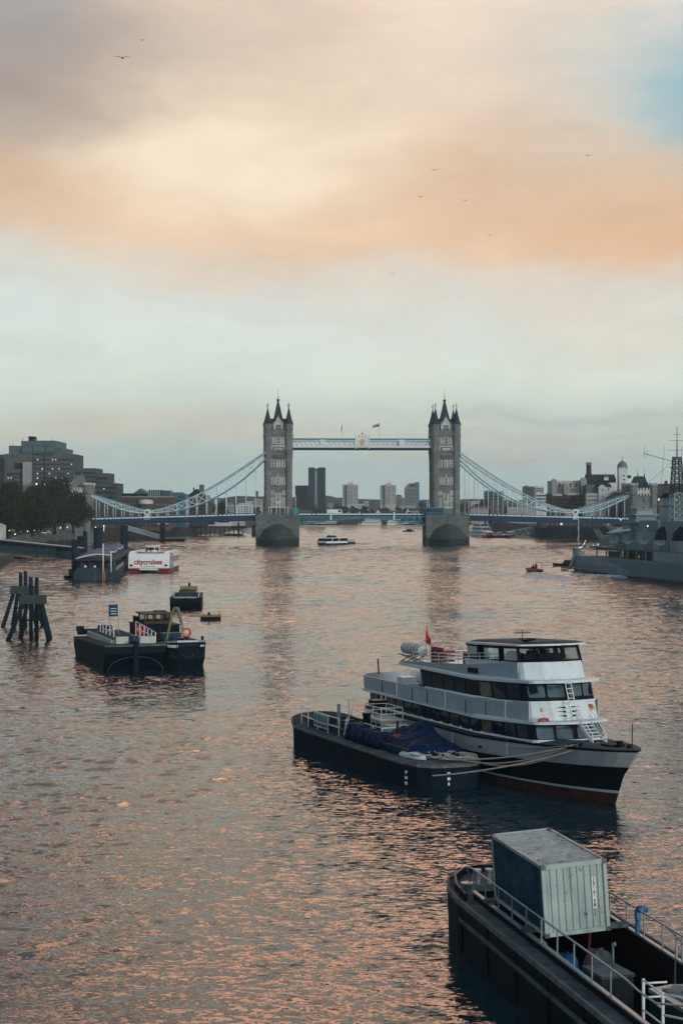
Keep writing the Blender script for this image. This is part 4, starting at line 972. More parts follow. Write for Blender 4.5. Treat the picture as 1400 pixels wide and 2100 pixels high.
# hatch coaming
m = MB()
for s_ in (-1, 1): m.bb(-10.5, 8.5, s_*1.75-.05, s_*1.75+.05, 1.72, 2.2); m.bb(-10.5, 8.5, s_*1.75-.12, s_*1.75+.12, 2.2, 2.27)
m.bb(-10.5, -10.4, -1.7, 1.7, 1.72, 2.2); m.bb(8.4, 8.5, -1.7, 1.7, 1.72, 2.2); m.build('hatch_coaming', 'green paint', BG)
# stern bulwark
m = MB(); rg = []
for a in range(-90, 91, 15): x = -11.1-1.9*math.cos(R(a)); y = 2.65*math.sin(R(a)); h = .25+.45*math.cos(R(a)); rg.append([(x, y, 1.66), (x-.12*math.cos(R(a)), y*1.03, 1.7+h), (x+.0, y*.97, 1.7+h), (x+.06, y*.96, 1.66)])
m.loft(rg, closed=True); m.build('stern_bulwark', 'barge rust', BG)
def bloc(x, y, z): p = floc(x, y, z); return (p[0]+20.9, p[1]+6.8)
# railing with name board
rail([(-11.2, -1.9), (-9.5, -2.0), (-7.5, -2.0), (-3.2, -2.0)], [1.7]*4, [3.1, 3.1, 3.0, 3.0], BG, mids=1, post=2.2, xf=None, r=.035)
rail([(-10.5, 2.0), (-7.5, 2.1), (-4.0, 2.1)], [1.7]*3, [2.7]*3, BG, mids=1, post=2.2, xf=None, r=.03)
mat('board white', (.42, .47, .48), .6, noise=.2, nscale=2)
mat('board blue', (.05, .22, .27), .6)
m = MB(); m.bb(-8.0, -5.1, -2.12, -2.08, 1.95, 2.98); bd = m.build('sign_board', 'board white', BG)
m = MB()
for i in range(4): m.bb(-7.85+i*.68, -7.35+i*.68, -2.14, -2.125, 2.45, 2.9)
m.build('board_squares', 'board blue', bd)
text_mesh('www.thamesmoorings.co.uk', .26, 'bridge navy', bd, 'board_lettering', (-6.55, -2.135, 2.2), (R(90), 0, 0), 2.6, .004, .006)
# deckhouse in cream with rails, vents and machinery
m = MB(); m.bb(-3.4, -.6, .2, 1.9, 1.72, 3.0); m.bb(-3.6, -.4, .1, 2.0, 3.0, 3.08); hs = m.build('deckhouse', 'cream paint', BG)
m = MB(); [m.bb(-3.1+i*.9, -2.5+i*.9, .17, .2, 2.3, 2.8) for i in range(3)]; m.build('deckhouse_windows', 'window glass', hs)
rail([(-3.5, .2), (-.5, .2), (-.5, 1.9), (-3.5, 1.9), (-3.5, .2)], [3.08]*5, [3.95]*5, BG, mids=1, post=1.5, xf=None, r=.03, name='roof_railing')
rail([(-.3, -1.2), (2.9, -1.2), (3.1, 1.9)], [2.2]*3, [3.0]*3, BG, mids=1, post=1.6, xf=None, r=.03)
m = MB(); m.bb(-.3, 3.0, -1.0, 1.8, 1.9, 2.3); m.bb(.2, 2.8, .1, 1.7, 2.3, 2.9); m.build('engine_casing', 'cream paint', BG)
m = MB(); m.lathe([(.28, 1.8), (.28, 3.5), (.32, 3.5), (.32, 3.7)], (-.6, -.9, 0), 10); m.build('exhaust_stack', 'cabin black', BG)
for x, y, r_, h, mm in ((-4.6, -.9, .35, .95, 'tarp blue'), (-5.4, -.2, .35, .9, 'green paint'), (-4.4, .4, .3, .8, 'barge rust'), (-2.9, -1.3, .22, .8, 'cream paint')):
    m = MB(); m.lathe([(r_, 0), (r_, h*.3), (r_*1.05, h*.33), (r_, h*.36), (r_, h*.66), (r_*1.05, h*.69), (r_, h*.72), (r_, h)], (0, 0, 0), 12)
    o = m.build('steel_drum', mm, None); o.location = bw(-20.9+x, -6.8+y, 1.73)
    tag(o, {'tarp blue': 'dark blue steel drum behind the board on the work barge', 'green paint': 'dark green steel drum on the work barge', 'barge rust': 'rusty brown steel drum on the work barge', 'cream paint': 'small cream drum next to the blue tarpaulin'}[mm], 'drum')
m = MB(); m.beam((-6.4, 2.2, 1.7), (-4.8, 1.4, 4.0), .18, .18); m.bb(-5.2, -4.1, 1.2, 2.2, 3.6, 4.1); m.beam((-4.8, 1.6, 4.0), (-3.5, 1.5, 2.9), .12); m.build('winch_frame', 'cabin black', BG)
m = MB(); m.box((-9.2, .4, 2.6), (.5, .08, 1.5)); m.build('grey_panel', 'ferry grey', BG)
m = MB(); m.tube([(-7.4, .5, 1.7), (-7.4, .5, 3.9)], .05, 6); m.build('white_pole', 'rail white', BG)
ladder_b = MB()
for s_ in (-.18, .18): ladder_b.tube([(-2.5, -1.9+s_*.0, 1.72), (-2.2+s_, -1.7, 3.2)], .03, 5)
for i in range(5): ladder_b.tube([(-2.55+i*.05, -1.88, 1.95+i*.26), (-2.2+i*.04, -1.8, 1.95+i*.26)], .025, 5)
ladder_b.build('ladder', 'rail white', BG)
# tarpaulins: draped heightfields with folds
def tarp(name, label, x0, x1, y0, y1, hf, group='blue tarpaulins on the work barge'):
    nx, ny = 60, 24; vs = []; fs = []; rnd = random.Random(len(name)+int(x0*7))
    ph = [rnd.uniform(0, 6) for _ in range(6)]
    for j in range(ny+1):
        for i in range(nx+1):
            u, v = i/nx, j/ny; x = x0+(x1-x0)*u; y = y0+(y1-y0)*v
            e = min(1, min(v, 1-v)*6)*min(1, min(u, 1-u)*14)
            h = hf(u, v)
            wr = .05*math.sin(x*3.1+ph[0]+2*math.sin(y*1.5))+.04*math.sin(x*7.3+y*3+ph[1])+.03*math.sin(x*12.1-y*7+ph[3])+.02*rnd.uniform(-1, 1)
            z = 1.76+(h+wr)*(e**.5)
            # hanging folds on the sides
            yy = y+(.05*math.sin(x*5+ph[2]) if v < .15 else 0)
            vs.append((x, yy, z))
    for j in range(ny):
        for i in range(nx): a = j*(nx+1)+i; fs.append((a, a+1, a+nx+2, a+nx+1))
    m = MB(); m._add(vs, fs, True); o = m.build(name, 'tarp blue', None, fix=False)
    sol = o.modifiers.new('thick', 'SOLIDIFY'); sol.thickness = .02
    o.location = bc; o.rotation_euler = (0, 0, FRZ); tag(o, label, 'tarpaulin', group)
    return o
tarp('tarpaulin', 'blue tarpaulin with a high peak in front of the white dinghy', 3.0, 9.2, -1.9, 2.3, lambda u, v: .75+.95*max(0, 1-abs(u-.22)*2.2)*max(0, 1-abs(v-.75)*1.8)+.25*(1-u))
tarp('tarpaulin', 'long low blue tarpaulin hung along the camera side of the barge', -2.0, 4.2, -2.2, -.9, lambda u, v: 1.15-.2*u+.05*math.sin(u*9))
m = MB(); m.lathe([(.34, 2.62), (.3, 2.78), (.1, 2.82)], (4.9, -.9, 0), 10); m.build('red_cap', 'seat red', BG)
m = MB(); m.lathe([(.09, 2.8), (.09, 3.6), (.05, 3.75)], (4.9, -.9, 0), 8); m.build('vent_pipe', 'cabin black', BG)
# upturned dinghy
t = thing('upturned_dinghy', 'pale upturned dinghy lying on the barge bow beside coiled rope', 'dinghy', bw(-20.9+8.7, -6.8-1.4, 1.75), FRZ+R(8))
m = MB(); rg = []
for i in range(9):
    u = i/8; x = -1.5+3.0*u; w = .62*(1-abs(2*u-.9)**2.6*.75); h = .42*(1-abs(2*u-1)**3*.5)
    rg.append([(x, -w, 0), (x, -w*.95, h*.5), (x, -w*.5, h*.9), (x, 0, h), (x, w*.5, h*.9), (x, w*.95, h*.5), (x, w, 0)])
m.loft(rg, smooth=True); m.build('hull', 'raft white', t)
m = MB(); m.beam((-1.5, 0, .3), (1.45, 0, .42), .05, .06); m.build('keel_strip', 'dark iron', t)
# rope heap
def rope(pts, r, label, name='mooring_rope', group='mooring ropes between the ferry and the barge', n=5):
    m = MB(); m.tube(pts, r, n); return tag(m.build(name, 'rope', None), label, 'rope', group)
def sagline(a, b_, sag, n=18): return [a.lerp(b_, i/n)-Vector((0, 0, sag*4*(i/n)*(1-i/n))) for i in range(n+1)]
rnd = random.Random(4); pts = []
for i in range(260):
    a = i*.55; rr = .35+.3*math.sin(i*.13); c = Vector((-20.9+10.4+1.1*math.sin(i*.045), -6.8+.2+1.5*math.cos(i*.031), 0)); pts.append(bw(c.x+rr*math.cos(a), c.y+rr*math.sin(a), 1.80+.16*abs(math.sin(i*.21))+.0007*i))
rope(pts, .045, 'tangled heap of pale rope on the front deck of the work barge', 'coiled_rope', None)
A_ = fworld(-1.4, -1.75, 3.0)
rope(sagline(A_, bw(-20.9+11.0, -6.8-.6, 1.9), .35), .05, 'upper tight mooring rope from the ferry fairlead to the barge')
rope(sagline(A_, bw(-20.9+10.6, -6.8+1.2, 1.9), .95), .05, 'deep sagging mooring rope hanging from the ferry fairlead')
rope(sagline(fworld(-1.8, -1.95, 2.95), bw(-20.9+11.4, -6.8+.4, 1.9), .65), .045, 'middle mooring rope between ferry and barge')
rope(sagline(fworld(-1.6, -2.0, 2.6), bw(-20.9+12.3, -6.8-1.7, 1.05), .25), .05, 'lowest mooring rope tied to the barge side')
rope(sagline(fworld(-1.9, -2.35, 2.9), fworld(-8.5, -3.1, 2.35), .12), .035, 'thin dark rope running along the shaded ferry side')
# draft marks
mk = MATS['rail white']
for i, s_ in enumerate(('IV', 'III', 'II')): text_mesh(s_, .28, mk, BG, 'draft_mark', (10.35, -2.70, 1.05-i*.36), (R(90), 0, R(15)), .24, .012, .01)
for i, s_ in enumerate(('III', 'II', 'I')): text_mesh(s_, .26, mk, BG, 'draft_mark', (12.37, -.55, 1.12-i*.34), (R(90), 0, R(90)), .2 if s_ != 'I' else .1, .012, .01)
# ================================================================ container barge in the foreground
mat('hull teal black', (.010, .022, .030), .6, noise=.5, nscale=1.2, rgb2=(.005, .011, .017), streak=.4)
mat('hold dark', (.010, .012, .014), .85, noise=.4, nscale=1)
mat('coaming red', (.04, .018, .02), .7, noise=.5, nscale=2, rgb2=(.02, .015, .018))
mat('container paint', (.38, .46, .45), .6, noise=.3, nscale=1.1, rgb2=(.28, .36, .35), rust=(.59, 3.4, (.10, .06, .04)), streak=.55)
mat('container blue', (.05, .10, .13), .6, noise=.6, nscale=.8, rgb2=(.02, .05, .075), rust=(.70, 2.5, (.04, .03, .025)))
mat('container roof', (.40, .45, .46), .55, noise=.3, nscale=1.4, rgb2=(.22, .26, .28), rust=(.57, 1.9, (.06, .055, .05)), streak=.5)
mat('galvanised', (.30, .36, .38), .45, metal=.3, noise=.3, nscale=3)
mat('tarp bright', (.02, .13, .30), .5, noise=.3, nscale=2, bump=.04)
mat('sack grey', (.22, .25, .25), .9, noise=.4, nscale=2, bump=.04)
mat('pole red', (.22, .03, .03), .6)
CRZ = R(-78); CO = Vector((9.77, 60.56, 0))
CB = thing('container_barge', 'black open hold barge carrying a shipping container in the foreground', 'barge', CO, CRZ)
def cl(x, y, z):
    p = at(x, y, z)-CO; c, s_ = math.cos(-CRZ), math.sin(-CRZ); return (p.x*c-p.y*s_, p.x*s_+p.y*c)
def cw(x, y, z=0): c, s_ = math.cos(CRZ), math.sin(CRZ); return Vector((CO.x+x*c-y*s_, CO.y+x*s_+y*c, z))
def cring(z, w=2.7, fl=0):
    P = [(26, -w), (-11.5, -w), (-13.6, -w*.93), (-15.4, -w*.74), (-16.7, -w*.42), (-17.1, -w*.12)]
    return [(x, y, z) for x, y in P+[(x, -y) for x, y in reversed(P)]]
DZ = 2.3
m = MB()                                   # outer shell, side decks and hold walls as one hollow hull
out0, out1, out2 = cring(-1, 2.5), cring(0, 2.62), cring(DZ)
m.loft([out0, out1, out2], cap=False)
hold = [(25.9, -1.93), (-11.4, -1.93), (-11.4, 1.93), (25.9, 1.93)]
# deck ring built as strips
def strip(a, b_): m.quad(*[(x, y, DZ) for x, y in (a[0], a[1], b_[1], b_[0])])
strip(((26, -2.7), (-11.4, -2.7)), ((26, -1.93), (-11.4, -1.93))); strip(((26, 2.7), (-11.4, 2.7)), ((26, 1.93), (-11.4, 1.93)))
m.build('hull', 'hull teal black', CB)
m = MB(); P = [(x, y, 0) for x, y, z in out2 if x < -11.3]
m.prism([(-11.4, -2.69)]+[(x*.998, y*.995) for x, y, z in out2 if x < -11.6]+[(-11.4, 2.69)], DZ-.05, DZ+.01)
fd = m.build('bow_deck', 'barge deck', CB)
for s_ in (-1, 1):
    m = MB(); m.bb(-11.4, 26, s_*1.95, s_*2.66, DZ-.04, DZ+.012); m.build('side_deck', 'barge deck', CB)
for s_ in (-1, 1):
    for k in range(9): q = MB(); q.bb(-10.8+k*3.6, -10.72+k*3.6, s_*2.66-.06, s_*2.66+.06, .3, 2.2); q.build('hull_rib', 'hull teal black', CB)
    q = MB(); q.bb(-11, 26, s_*2.72-.05, s_*2.72+.05, 1.55, 1.7); q.build('rubbing_strake', 'barge deck', CB)
m = MB(); ro_ = [(x*1.002, y*1.006) for x, y, z in out2]; ri_ = [(x*.994, y*.965) for x, y, z in out2]; nn = len(ro_)
rg = [[(ro_[i][0], ro_[i][1], DZ-.12), (ro_[i][0], ro_[i][1], DZ+.09), (ri_[i][0], ri_[i][1], DZ+.09), (ri_[i][0], ri_[i][1], DZ-.02)] for i in range(nn)]
m.loft(rg, closed=True); m.build('gunwale', 'barge rust', CB)
m = MB(); rg = []                      # raised rim round the bow
for i in range(nn):
    x, y = ri_[i]
    if x < -11: rg.append([(x*.985, y*.93, DZ), (x*.985, y*.93, DZ+.32), (x*.975, y*.9, DZ+.32), (x*.975, y*.9, DZ)])
m.loft(rg, closed=True); m.build('bow_coaming', 'cabin black', CB)
m = MB(); m.bb(-11.4, 25.8, -1.9, 1.9, .25, .35); m.build('hold_floor', 'hold dark', CB)
for s_ in (-1, 1):
    m = MB(); m.bb(-11.5, 25.8, s_*1.93, s_*1.98, .3, 2.62); m.build('hold_wall', 'coaming red', CB)
    m = MB(); m.bb(-11.5, 25.8, s_*1.90, s_*2.06, 2.6, 2.67); m.build('coaming_cap', 'galvanised', CB)
m = MB(); m.bb(-11.5, -11.43, -1.93, 1.93, .3, 2.62); m.build('bulkhead', 'hold dark', CB)
# handrails each side
for s_ in (-1, 1):
    m = MB(); n = 18; X0, X1 = -12.8, 13.6 if s_ < 0 else 24
    m.tube([(X0, s_*1.7, 2.7), (X0+.3, s_*1.98, 3.45)]+[(x, s_*1.98, 3.55) for x in ((-11.5, -6, 0, 5.6) if s_ < 0 else (-11.5, -6, 0, 6, 11))]+([(6.6, s_*1.95, 3.45), (7.1, s_*1.6, 3.2), (8.4, s_*.5, 3.35), (9.6, .4, 3.3)] if s_ < 0 else [(18, s_*1.98, 3.55), (24, s_*1.98, 3.55)]), .038, 6)
    m.build('handrail', 'galvanised', CB)
    for i in range(10 if s_ < 0 else 19):
        x = -11.5+i*1.75; q = MB(); q.tube([(x, s_*1.98, 2.66), (x, s_*1.98, 3.55)], .03, 5); q.build('stanchion', 'galvanised', CB)
# bow fittings
m = MB(); m.lathe([(.16, DZ), (.16, DZ+.4), (.3, DZ+.42), (.3, DZ+.5)], (-12.4, -1.95, 0), 12); m.build('bollard', 'galvanised', CB)
m = MB(); m.lathe([(.13, DZ), (.13, DZ+.55), (.17, DZ+.56), (.17, DZ+.65)], (-14.2, -1.0, 0), 10); m.lathe([(.13, DZ), (.13, DZ+.55), (.17, DZ+.56), (.17, DZ+.65)], (-14.2, -.5, 0), 10); m.build('mooring_bitts', 'galvanised', CB)
m = MB(); m.bb(-14.4, -13.2, .1, 1.2, DZ, DZ+.5); m.build('bow_hatch', 'barge rust', CB)
# wood blocks that carry the container
for x in (-9.2, -4.4):
    m = MB(); m.box((x, -.1, 2.74), (.35, 4.15, .16)); m.build('bearer', 'barge deck', CB)
# the container itself: corrugated sides, roof and end
ct = thing('shipping_container', 'weathered pale shipping container tilted on the foreground barge', 'container', cw(-6.15, -.48, 2.84), CRZ)
ct.rotation_euler = Euler((R(3.8), R(0), CRZ), 'XYZ')
CLn, CWd, CH = 6.3, 2.5, 2.62
def corr(u0, u1, n, d=.045):
    """trapezoid wave positions"""
    P = []; w = (u1-u0)/n
    for i in range(n): a = u0+i*w; P += [(a, 0), (a+w*.28, 0), (a+w*.42, -d), (a+w*.86, -d)]
    return P+[(u1, 0)]
m = MB(); P = corr(-CWd/2+.08, CWd/2-.08, 9); x0 = CLn/2-.04
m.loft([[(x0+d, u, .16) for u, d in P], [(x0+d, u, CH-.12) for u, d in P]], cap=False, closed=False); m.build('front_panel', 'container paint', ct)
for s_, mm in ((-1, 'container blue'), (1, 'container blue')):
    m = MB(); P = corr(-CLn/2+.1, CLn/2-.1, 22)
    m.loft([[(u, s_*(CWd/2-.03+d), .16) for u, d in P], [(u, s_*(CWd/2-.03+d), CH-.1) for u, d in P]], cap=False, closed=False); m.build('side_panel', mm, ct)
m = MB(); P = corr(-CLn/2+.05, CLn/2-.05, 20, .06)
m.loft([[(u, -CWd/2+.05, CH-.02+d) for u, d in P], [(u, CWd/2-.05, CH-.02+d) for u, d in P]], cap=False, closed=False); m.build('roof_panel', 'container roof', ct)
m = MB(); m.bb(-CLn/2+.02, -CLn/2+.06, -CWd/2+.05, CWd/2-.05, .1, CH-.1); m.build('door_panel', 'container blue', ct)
for i, (a, b_) in enumerate((((-1, -1), (1, -1)), ((-1, 1), (1, 1)))):
    for z in (.07, CH-.05):
        m = MB(); m.box((0, a[1]*(CWd/2-.05), z), (CLn, .1, .12)); m.build('side_rail', 'container roof' if z > 1 else 'container paint', ct)
for x in (-1, 1):
    for z in (.08, CH-.055): m = MB(); m.box((x*(CLn/2-.05), 0, z), (.102, CWd-.2, .16)); m.build('end_rail', 'container paint', ct)
    for y in (-1, 1):
        m = MB(); m.box((x*(CLn/2-.06), y*(CWd/2-.06), CH/2), (.13, .13, CH-.2)); m.build('corner_post', 'container paint', ct)
        for z in (.07, CH-.06): m = MB(); m.box((x*(CLn/2-.07), y*(CWd/2-.07), z), (.2, .18, .16)); m.build('corner_casting', 'barge rust', ct)
m = MB(); m.bb(-CLn/2+.05, CLn/2-.05, -CWd/2+.05, CWd/2-.05, .02, .1); m.build('floor', 'hold dark', ct)
m = MB(); m.bb(x0+.004, x0+.012, .655, .80, .88, 2.02); lb_ = m.build('number_strip', 'rail white', ct)
for i, ch in enumerate('J265618'): text_mesh(ch, .17, 'cabin black', lb_, 'number', (x0+.016, .728, 1.93-i*.158), (R(90), 0, R(90)), .09 if ch not in '1J' else .05, .002, .006)
m = MB(); m.lathe([(.08, -.1), (.12, 0), (.08, .1)], (CLn/2-.2, CWd/2+.1, CH-.05), 8); m.build('lamp', 'dark iron', ct)
# things lying in the hold
def blobmesh(name, label, cat, c, rx, ry, h, mt, seed, flat=.35, group=None):
    rnd = random.Random(seed); n = 18; ring = []; m = MB()
    ph = [rnd.uniform(0, 6) for _ in range(4)]
    for j in range(9):
        v = j/8; rr = math.cos(v*math.pi/2)**.45 if j < 8 else .0; z = h*math.sin(v*math.pi/2)
        ring.append([(rx*rr*(1+.12*math.sin(3*a+ph[0])+.06*math.sin(7*a+ph[1]+v*3))*math.cos(a), ry*rr*(1+.1*math.sin(2*a+ph[2])+.06*math.sin(6*a+ph[3]))*math.sin(a), z*(1+.10*math.sin(4*a+ph[1]))) for a in [2*math.pi*k/n for k in range(n)]])
    m.loft(ring, smooth=True); o = m.build(name, mt, None); o.location = c; o.rotation_euler = (0, 0, CRZ); return tag(o, label, cat, group)
blobmesh('bulk_bag', 'bright blue covered bag in the barge hold below the handrail', 'bag', cw(-3.5, -.75, .36), .75, .6, 1.55, 'tarp bright', 3)
blobmesh('bulk_bag', 'grey bulk sack behind the square crate in the hold', 'bag', cw(-3.6, .55, .36), .7, .65, 1.6, 'sack grey', 5)
blobmesh('bulk_bag', 'pale round sack close under the container front', 'bag', cw(-4.6, -1.4, .36), .5, .4, 1.8, 'cream paint', 8)
t = thing('wooden_crate', 'square mossy crate with a flat lid standing in the hold', 'crate', cw(-2.1, .35, .36), CRZ+R(6))
m = MB(); m.bb(-.75, .75, -.62, .62, 0, 1.25); m.build('box', 'barge deck', t)
m = MB(); m.bb(-.8, .8, -.66, .66, 1.25, 1.36); m.build('lid', 'sack grey', t)
m = MB(); m.tube([(.2, .1, 1.36), (.15, .1, 2.35), (.3, .1, 2.4), (.34, .1, 2.3)], .04, 6); m.build('pipe', 'galvanised', t)
m = MB(); m.tube([cw(-2.2, -.5, .4), cw(-4.4, .5, 2.8)], .055, 6); tag(m.build('red_pole', 'pole red', None), 'thin red pole leaning against the container bottom', 'pole')
t = thing('storage_bin', 'big ribbed grey bin with open top in the barge corner', 'bin', cw(3.9, .95, .36), CRZ+R(4))
m = MB(); P = [(-1.2, -.9), (1.6, -.9), (1.6, .9), (-1.2, .9), (-1.45, 0)]; m.prism(P, 0, 1.9)
for i in range(8): m.bb(-1.1+i*.36, -1.0+i*.36, -.94, -.9, 0, 1.8)
m.build('body', 'green paint', t)
m = MB(); ring = [[(x*1.03, y*1.04, z) for x, y in P] for z in (1.9, 2.02)]; m.loft(ring); m.build('rim', 'galvanised', t)
m = MB(); m.bb(-.9, 1.2, -.6, .6, 2.02, 2.08); m.box((.2, .1, 2.14), (.8, .3, .1), rz=.4); m.box((-.5, -.2, 2.14), (.5, .5, .1), rz=.9); m.build('rubble', 'sack grey', t)
t = thing('access_ladder', 'white tubular frame with rungs at the barge front corner', 'ladder', cw(5.9, -1.0, 2.3), CRZ)
m = MB()
for x in (-.8, .8): m.tube([(x, -.2, -1.9), (x, -.2, 1.1)], .05, 6); 
for z in (.1, .6, 1.05): m.tube([(-.8, -.2, z), (.8, -.2, z)], .035, 6)
for z in (.4, 1.05): m.tube([(.8, -.2, z), (2.8, 1.4, z)], .04, 6)
for z in (.5, .95): m.tube([(-.8, -.2, z), (-.8, .6, z)], .035, 6)
m.build('frame', 'rail white', t)
m = MB(); m.tube([(0, 0, 0), (.02, .0, -.35), (.0, .05, -.9), (.05, .02, -1.5)], [.12, .1, .08, .05], 6); m.tube([(0, -.1, .06), (.35, .1, .0)], .13, 6)
o = m.build('blue_rag', 'tarp bright', None); o.location = cw(-3.4, 1.98, 3.5); tag(o, 'blue cloth tied over the far handrail of the foreground barge', 'cloth')
m = MB(); m.tube(sagline(cw(-.4, 2.0, 3.5), cw(8, 2.02, 2.7), .2), .03, 5); m.tube(sagline(cw(.3, 1.98, 3.5), cw(.3, 1.9, .6), .02), .05, 5); tag(m.build('hanging_rope', 'rope', None), 'dark rope hanging down from the far handrail into the hold', 'rope')

# ================================================================ two barges moored on the left
mat('steel blue', (.02, .07, .12), .5, noise=.4, nscale=1.5)
mat('deck teal', (.06, .085, .09), .85, noise=.45, nscale=1.1)
mat('crane green', (.20, .22, .12), .6, noise=.3, nscale=2)
mat('life red', (.50, .05, .03), .5)
mat('wheelhouse brown', (.10, .055, .04), .6, noise=.3, nscale=2)
def swim_hull(t, L_, B_, F, m_, mg, F2=None, arch=True, rake=2.2):
    """box lighter with raked swim ends; x forward, bow face at x = 0"""
    F2 = F2 or F; h = B_/2
    m = MB()
    prof = [(0, F), (0, F-.9), (-rake, -.8), (-L_+rake, -.8), (-L_, F2-.9), (-L_, F2)]
    m.side(prof, 'y', -h, h); o = m.build('hull', m_, t)
    g = MB(); g.side([(.08, F+.1), (.08, F-.12), (-L_-.05, F2-.12), (-L_-.05, F2+.1)], 'y', -h-.06, h+.06); g.build('gunwale', mg, t)
    d = MB(); d.side([(-.1, F+.12), (-.1, F), (-L_+.1, F2), (-L_+.1, F2+.12)], 'y', -h+.12, h-.12); d.build('deck', 'deck teal', t)
    if arch:
        for s_ in (-1, 1):
            a = MB(); P = [(s_*.3+s_*(h-.55)*math.sin(k*math.pi/16), -.5+(F-1.1)*math.cos(k*math.pi/16)) for k in range(9)]
            for p, q in zip(P, P[1:]): a.beam((.02, p[0], p[1]+.3), (.02, q[0], q[1]+.3), .06, .1)
            a.build('bow_arch', 'deck teal', t)
        k = MB(); k.bb(-.1, .25, -.28, .28, -.6, F+.5); k.build('stem_post', m_, t)
    return o
LRZ = R(-72)
LB = thing('open_lighter', 'dark lighter barge with white railings and a sign board on posts', 'barge', (-23.3, 195.8, 0), LRZ)
swim_hull(LB, 22, 6.9, 2.85, 'hull teal black', 'barge deck', 2.3)
m = MB(); m.bb(-19, -2.6, -2.3, 1.9, 2.6, 3.3); m.build('hatch_coaming', 'cream paint', LB)
m = MB(); m.bb(-18.8, -2.8, -2.1, 1.7, 3.3, 3.34); m.build('hatch_cover', 'deck teal', LB)
m = MB(); m.bb(-2.5, -1.7, -1.9, -.5, 2.9, 3.7); m.bb(-2.4, -1.6, .8, 2.6, 2.9, 3.7); m.build('locker', 'cream paint', LB)
m = MB(); m.lathe([(.45, 2.9), (.45, 3.8), (.5, 3.85)], (-1.5, .1, 0), 8); m.build('bow_bollard', 'steel blue', LB)
m = MB(); m.box((-20, -1.5, 3.1), (.8, 3.6, .7)); m.box((-20, .1, 3.6), (1.4, 1.2, .5), rz=.4); m.box((-20, -3.0, 3.5), (.7, .9, .6)); m.build('windlass', 'cabin black', LB)
rail([(-16, -1.2), (-12, -1.2), (-7, -1.2)], [3.3]*3, [4.4]*3, LB, mids=1, post=2.2, xf=None, r=.05)
rail([(-13, 2.6), (-8, 2.6), (-2.0, 2.7)], [3.0]*3, [4.7, 4.5, 4.1], LB, mids=1, post=2.0, xf=None, r=.05)
m = MB()
for y in (-.9, .2): m.tube([(-12.6, y+.2, 3), (-12.6, y+.2, 5.5)], .05, 5)
m.build('board_post', 'galvanised', LB)
m = MB(); m.box((-12.6, -.2, 6.1), (.12, 1.15, 1.45), rz=.0); bdx = m.build('sign_board', 'steel blue', LB)
m = MB(); m.box((-12.53, .36, 6.1), (.02, .06, 1.4)); [m.box((-12.53, -.2, 5.7+k*.32), (.02, .7, .07)) for k in range(3)]; m.build('board_lines', 'bridge white', bdx)

MBG = thing('motor_barge', 'dark motor barge with wheelhouse, folded crane and red lifebuoys', 'barge', (-17.6, 197.6, 0), LRZ)
def mring(z, k=1.0):
    P = [(.3, -1.2), (-.6, -2.2), (-2.6, -2.75), (-6, -2.85), (-19, -2.85), (-22, -2.6), (-24, -1.4)]
    P = P+[(x, -y) for x, y in reversed(P)]
    return [(x if x < -3 else x-(1-k)*3, y*(1-(1-k)*.3), z+(.55*max(0, (x+7)/7)**1.5 if z > 2 else 0)) for x, y in P]
m = MB(); m.loft([mring(-1, .6), mring(.0, .8), mring(1.1, .95), mring(2.55)]); m.build('hull', 'hull teal black', MBG)
m = MB(); m.loft([[(x*1.006, y*1.02, z+.0) for x, y, z in mring(2.5)], [(x*1.006, y*1.02, z) for x, y, z in mring(2.72)]], cap=False); m.build('gunwale', 'galvanised', MBG)
m = MB(); m.loft([[(x*.99, y*.97, z-.35) for x, y, z in mring(2.5)], [(x*.99, y*.97, z-.25) for x, y, z in mring(2.5)]]); m.build('deck', 'deck teal', MBG)
m = MB(); [m.bb(-15, -4.5, s_*1.9-.06, s_*1.9+.06, 2.3, 2.95) for s_ in (-1, 1)]; m.build('hold_coaming', 'hull teal black', MBG)
m = MB(); m.bb(-21.5, -15.2, -2.5, 2.5, 2.3, 4.0); m.bb(-21.7, -15.0, -2.6, 2.6, 4.0, 4.1); cb = m.build('cabin', 'hull teal black', MBG)
m = MB()
for x in (-20.2, -16.6):
    for y in (-1.55, -.5, .5, 1.55): m.bb(x-.09, x+.09, y-.09, y+.09, 4.1, 5.3)
m.bb(-20.3, -16.5, -1.65, 1.65, 4.1, 4.5); m.build('wheelhouse', 'wheelhouse brown', MBG)
m = MB(); m.bb(-20.25, -16.6, -1.5, 1.5, 4.5, 5.2); m.build('wheelhouse_glass', 'clear glass', MBG)
m = MB(); m.bb(-20.8, -16.1, -1.9, 1.9, 5.3, 5.45); m.bb(-20.0, -18.5, .2, 1.6, 5.45, 5.6); m.build('wheelhouse_roof', 'wheelhouse brown', MBG)
m = MB(); m.tube([(-20.5, -2.2, 4.0), (-20.5, -2.2, 4.9), (-19.4, -2.2, 4.95)], .07, 5); m.bb(-19.8, -19.0, -2.4, -1.8, 4.1, 4.9); m.build('funnel', 'hull teal black', MBG)
for x, y, z in ((-14.6, -2.4, 3.6), (-10.5, 2.3, 3.4)):
    m = MB(); m.tube([(x, y+.48*math.cos(a*math.pi/6), z+.48*math.sin(a*math.pi/6)) for a in range(12)], .13, 6, closed=True); m.build('lifebuoy', 'life red', MBG)
m = MB(); m.bb(-15.4, -15.0, -3.0, -2.2, 2.5, 4.1); m.build('red_locker', 'life red', MBG)
m = MB(); m.beam((-5.6, -1.3, 2.7), (-4.5, -.6, 6.7), .22); m.beam((-4.5, -.6, 6.7), (-4.2, -.2, 6.75), .3); m.beam((-4.2, -.2, 6.75), (-3.7, .2, 4.9), .28); m.beam((-3.7, .2, 4.9), (-3.6, .2, 2.8), .26); m.build('crane_arm', 'crane green', MBG)
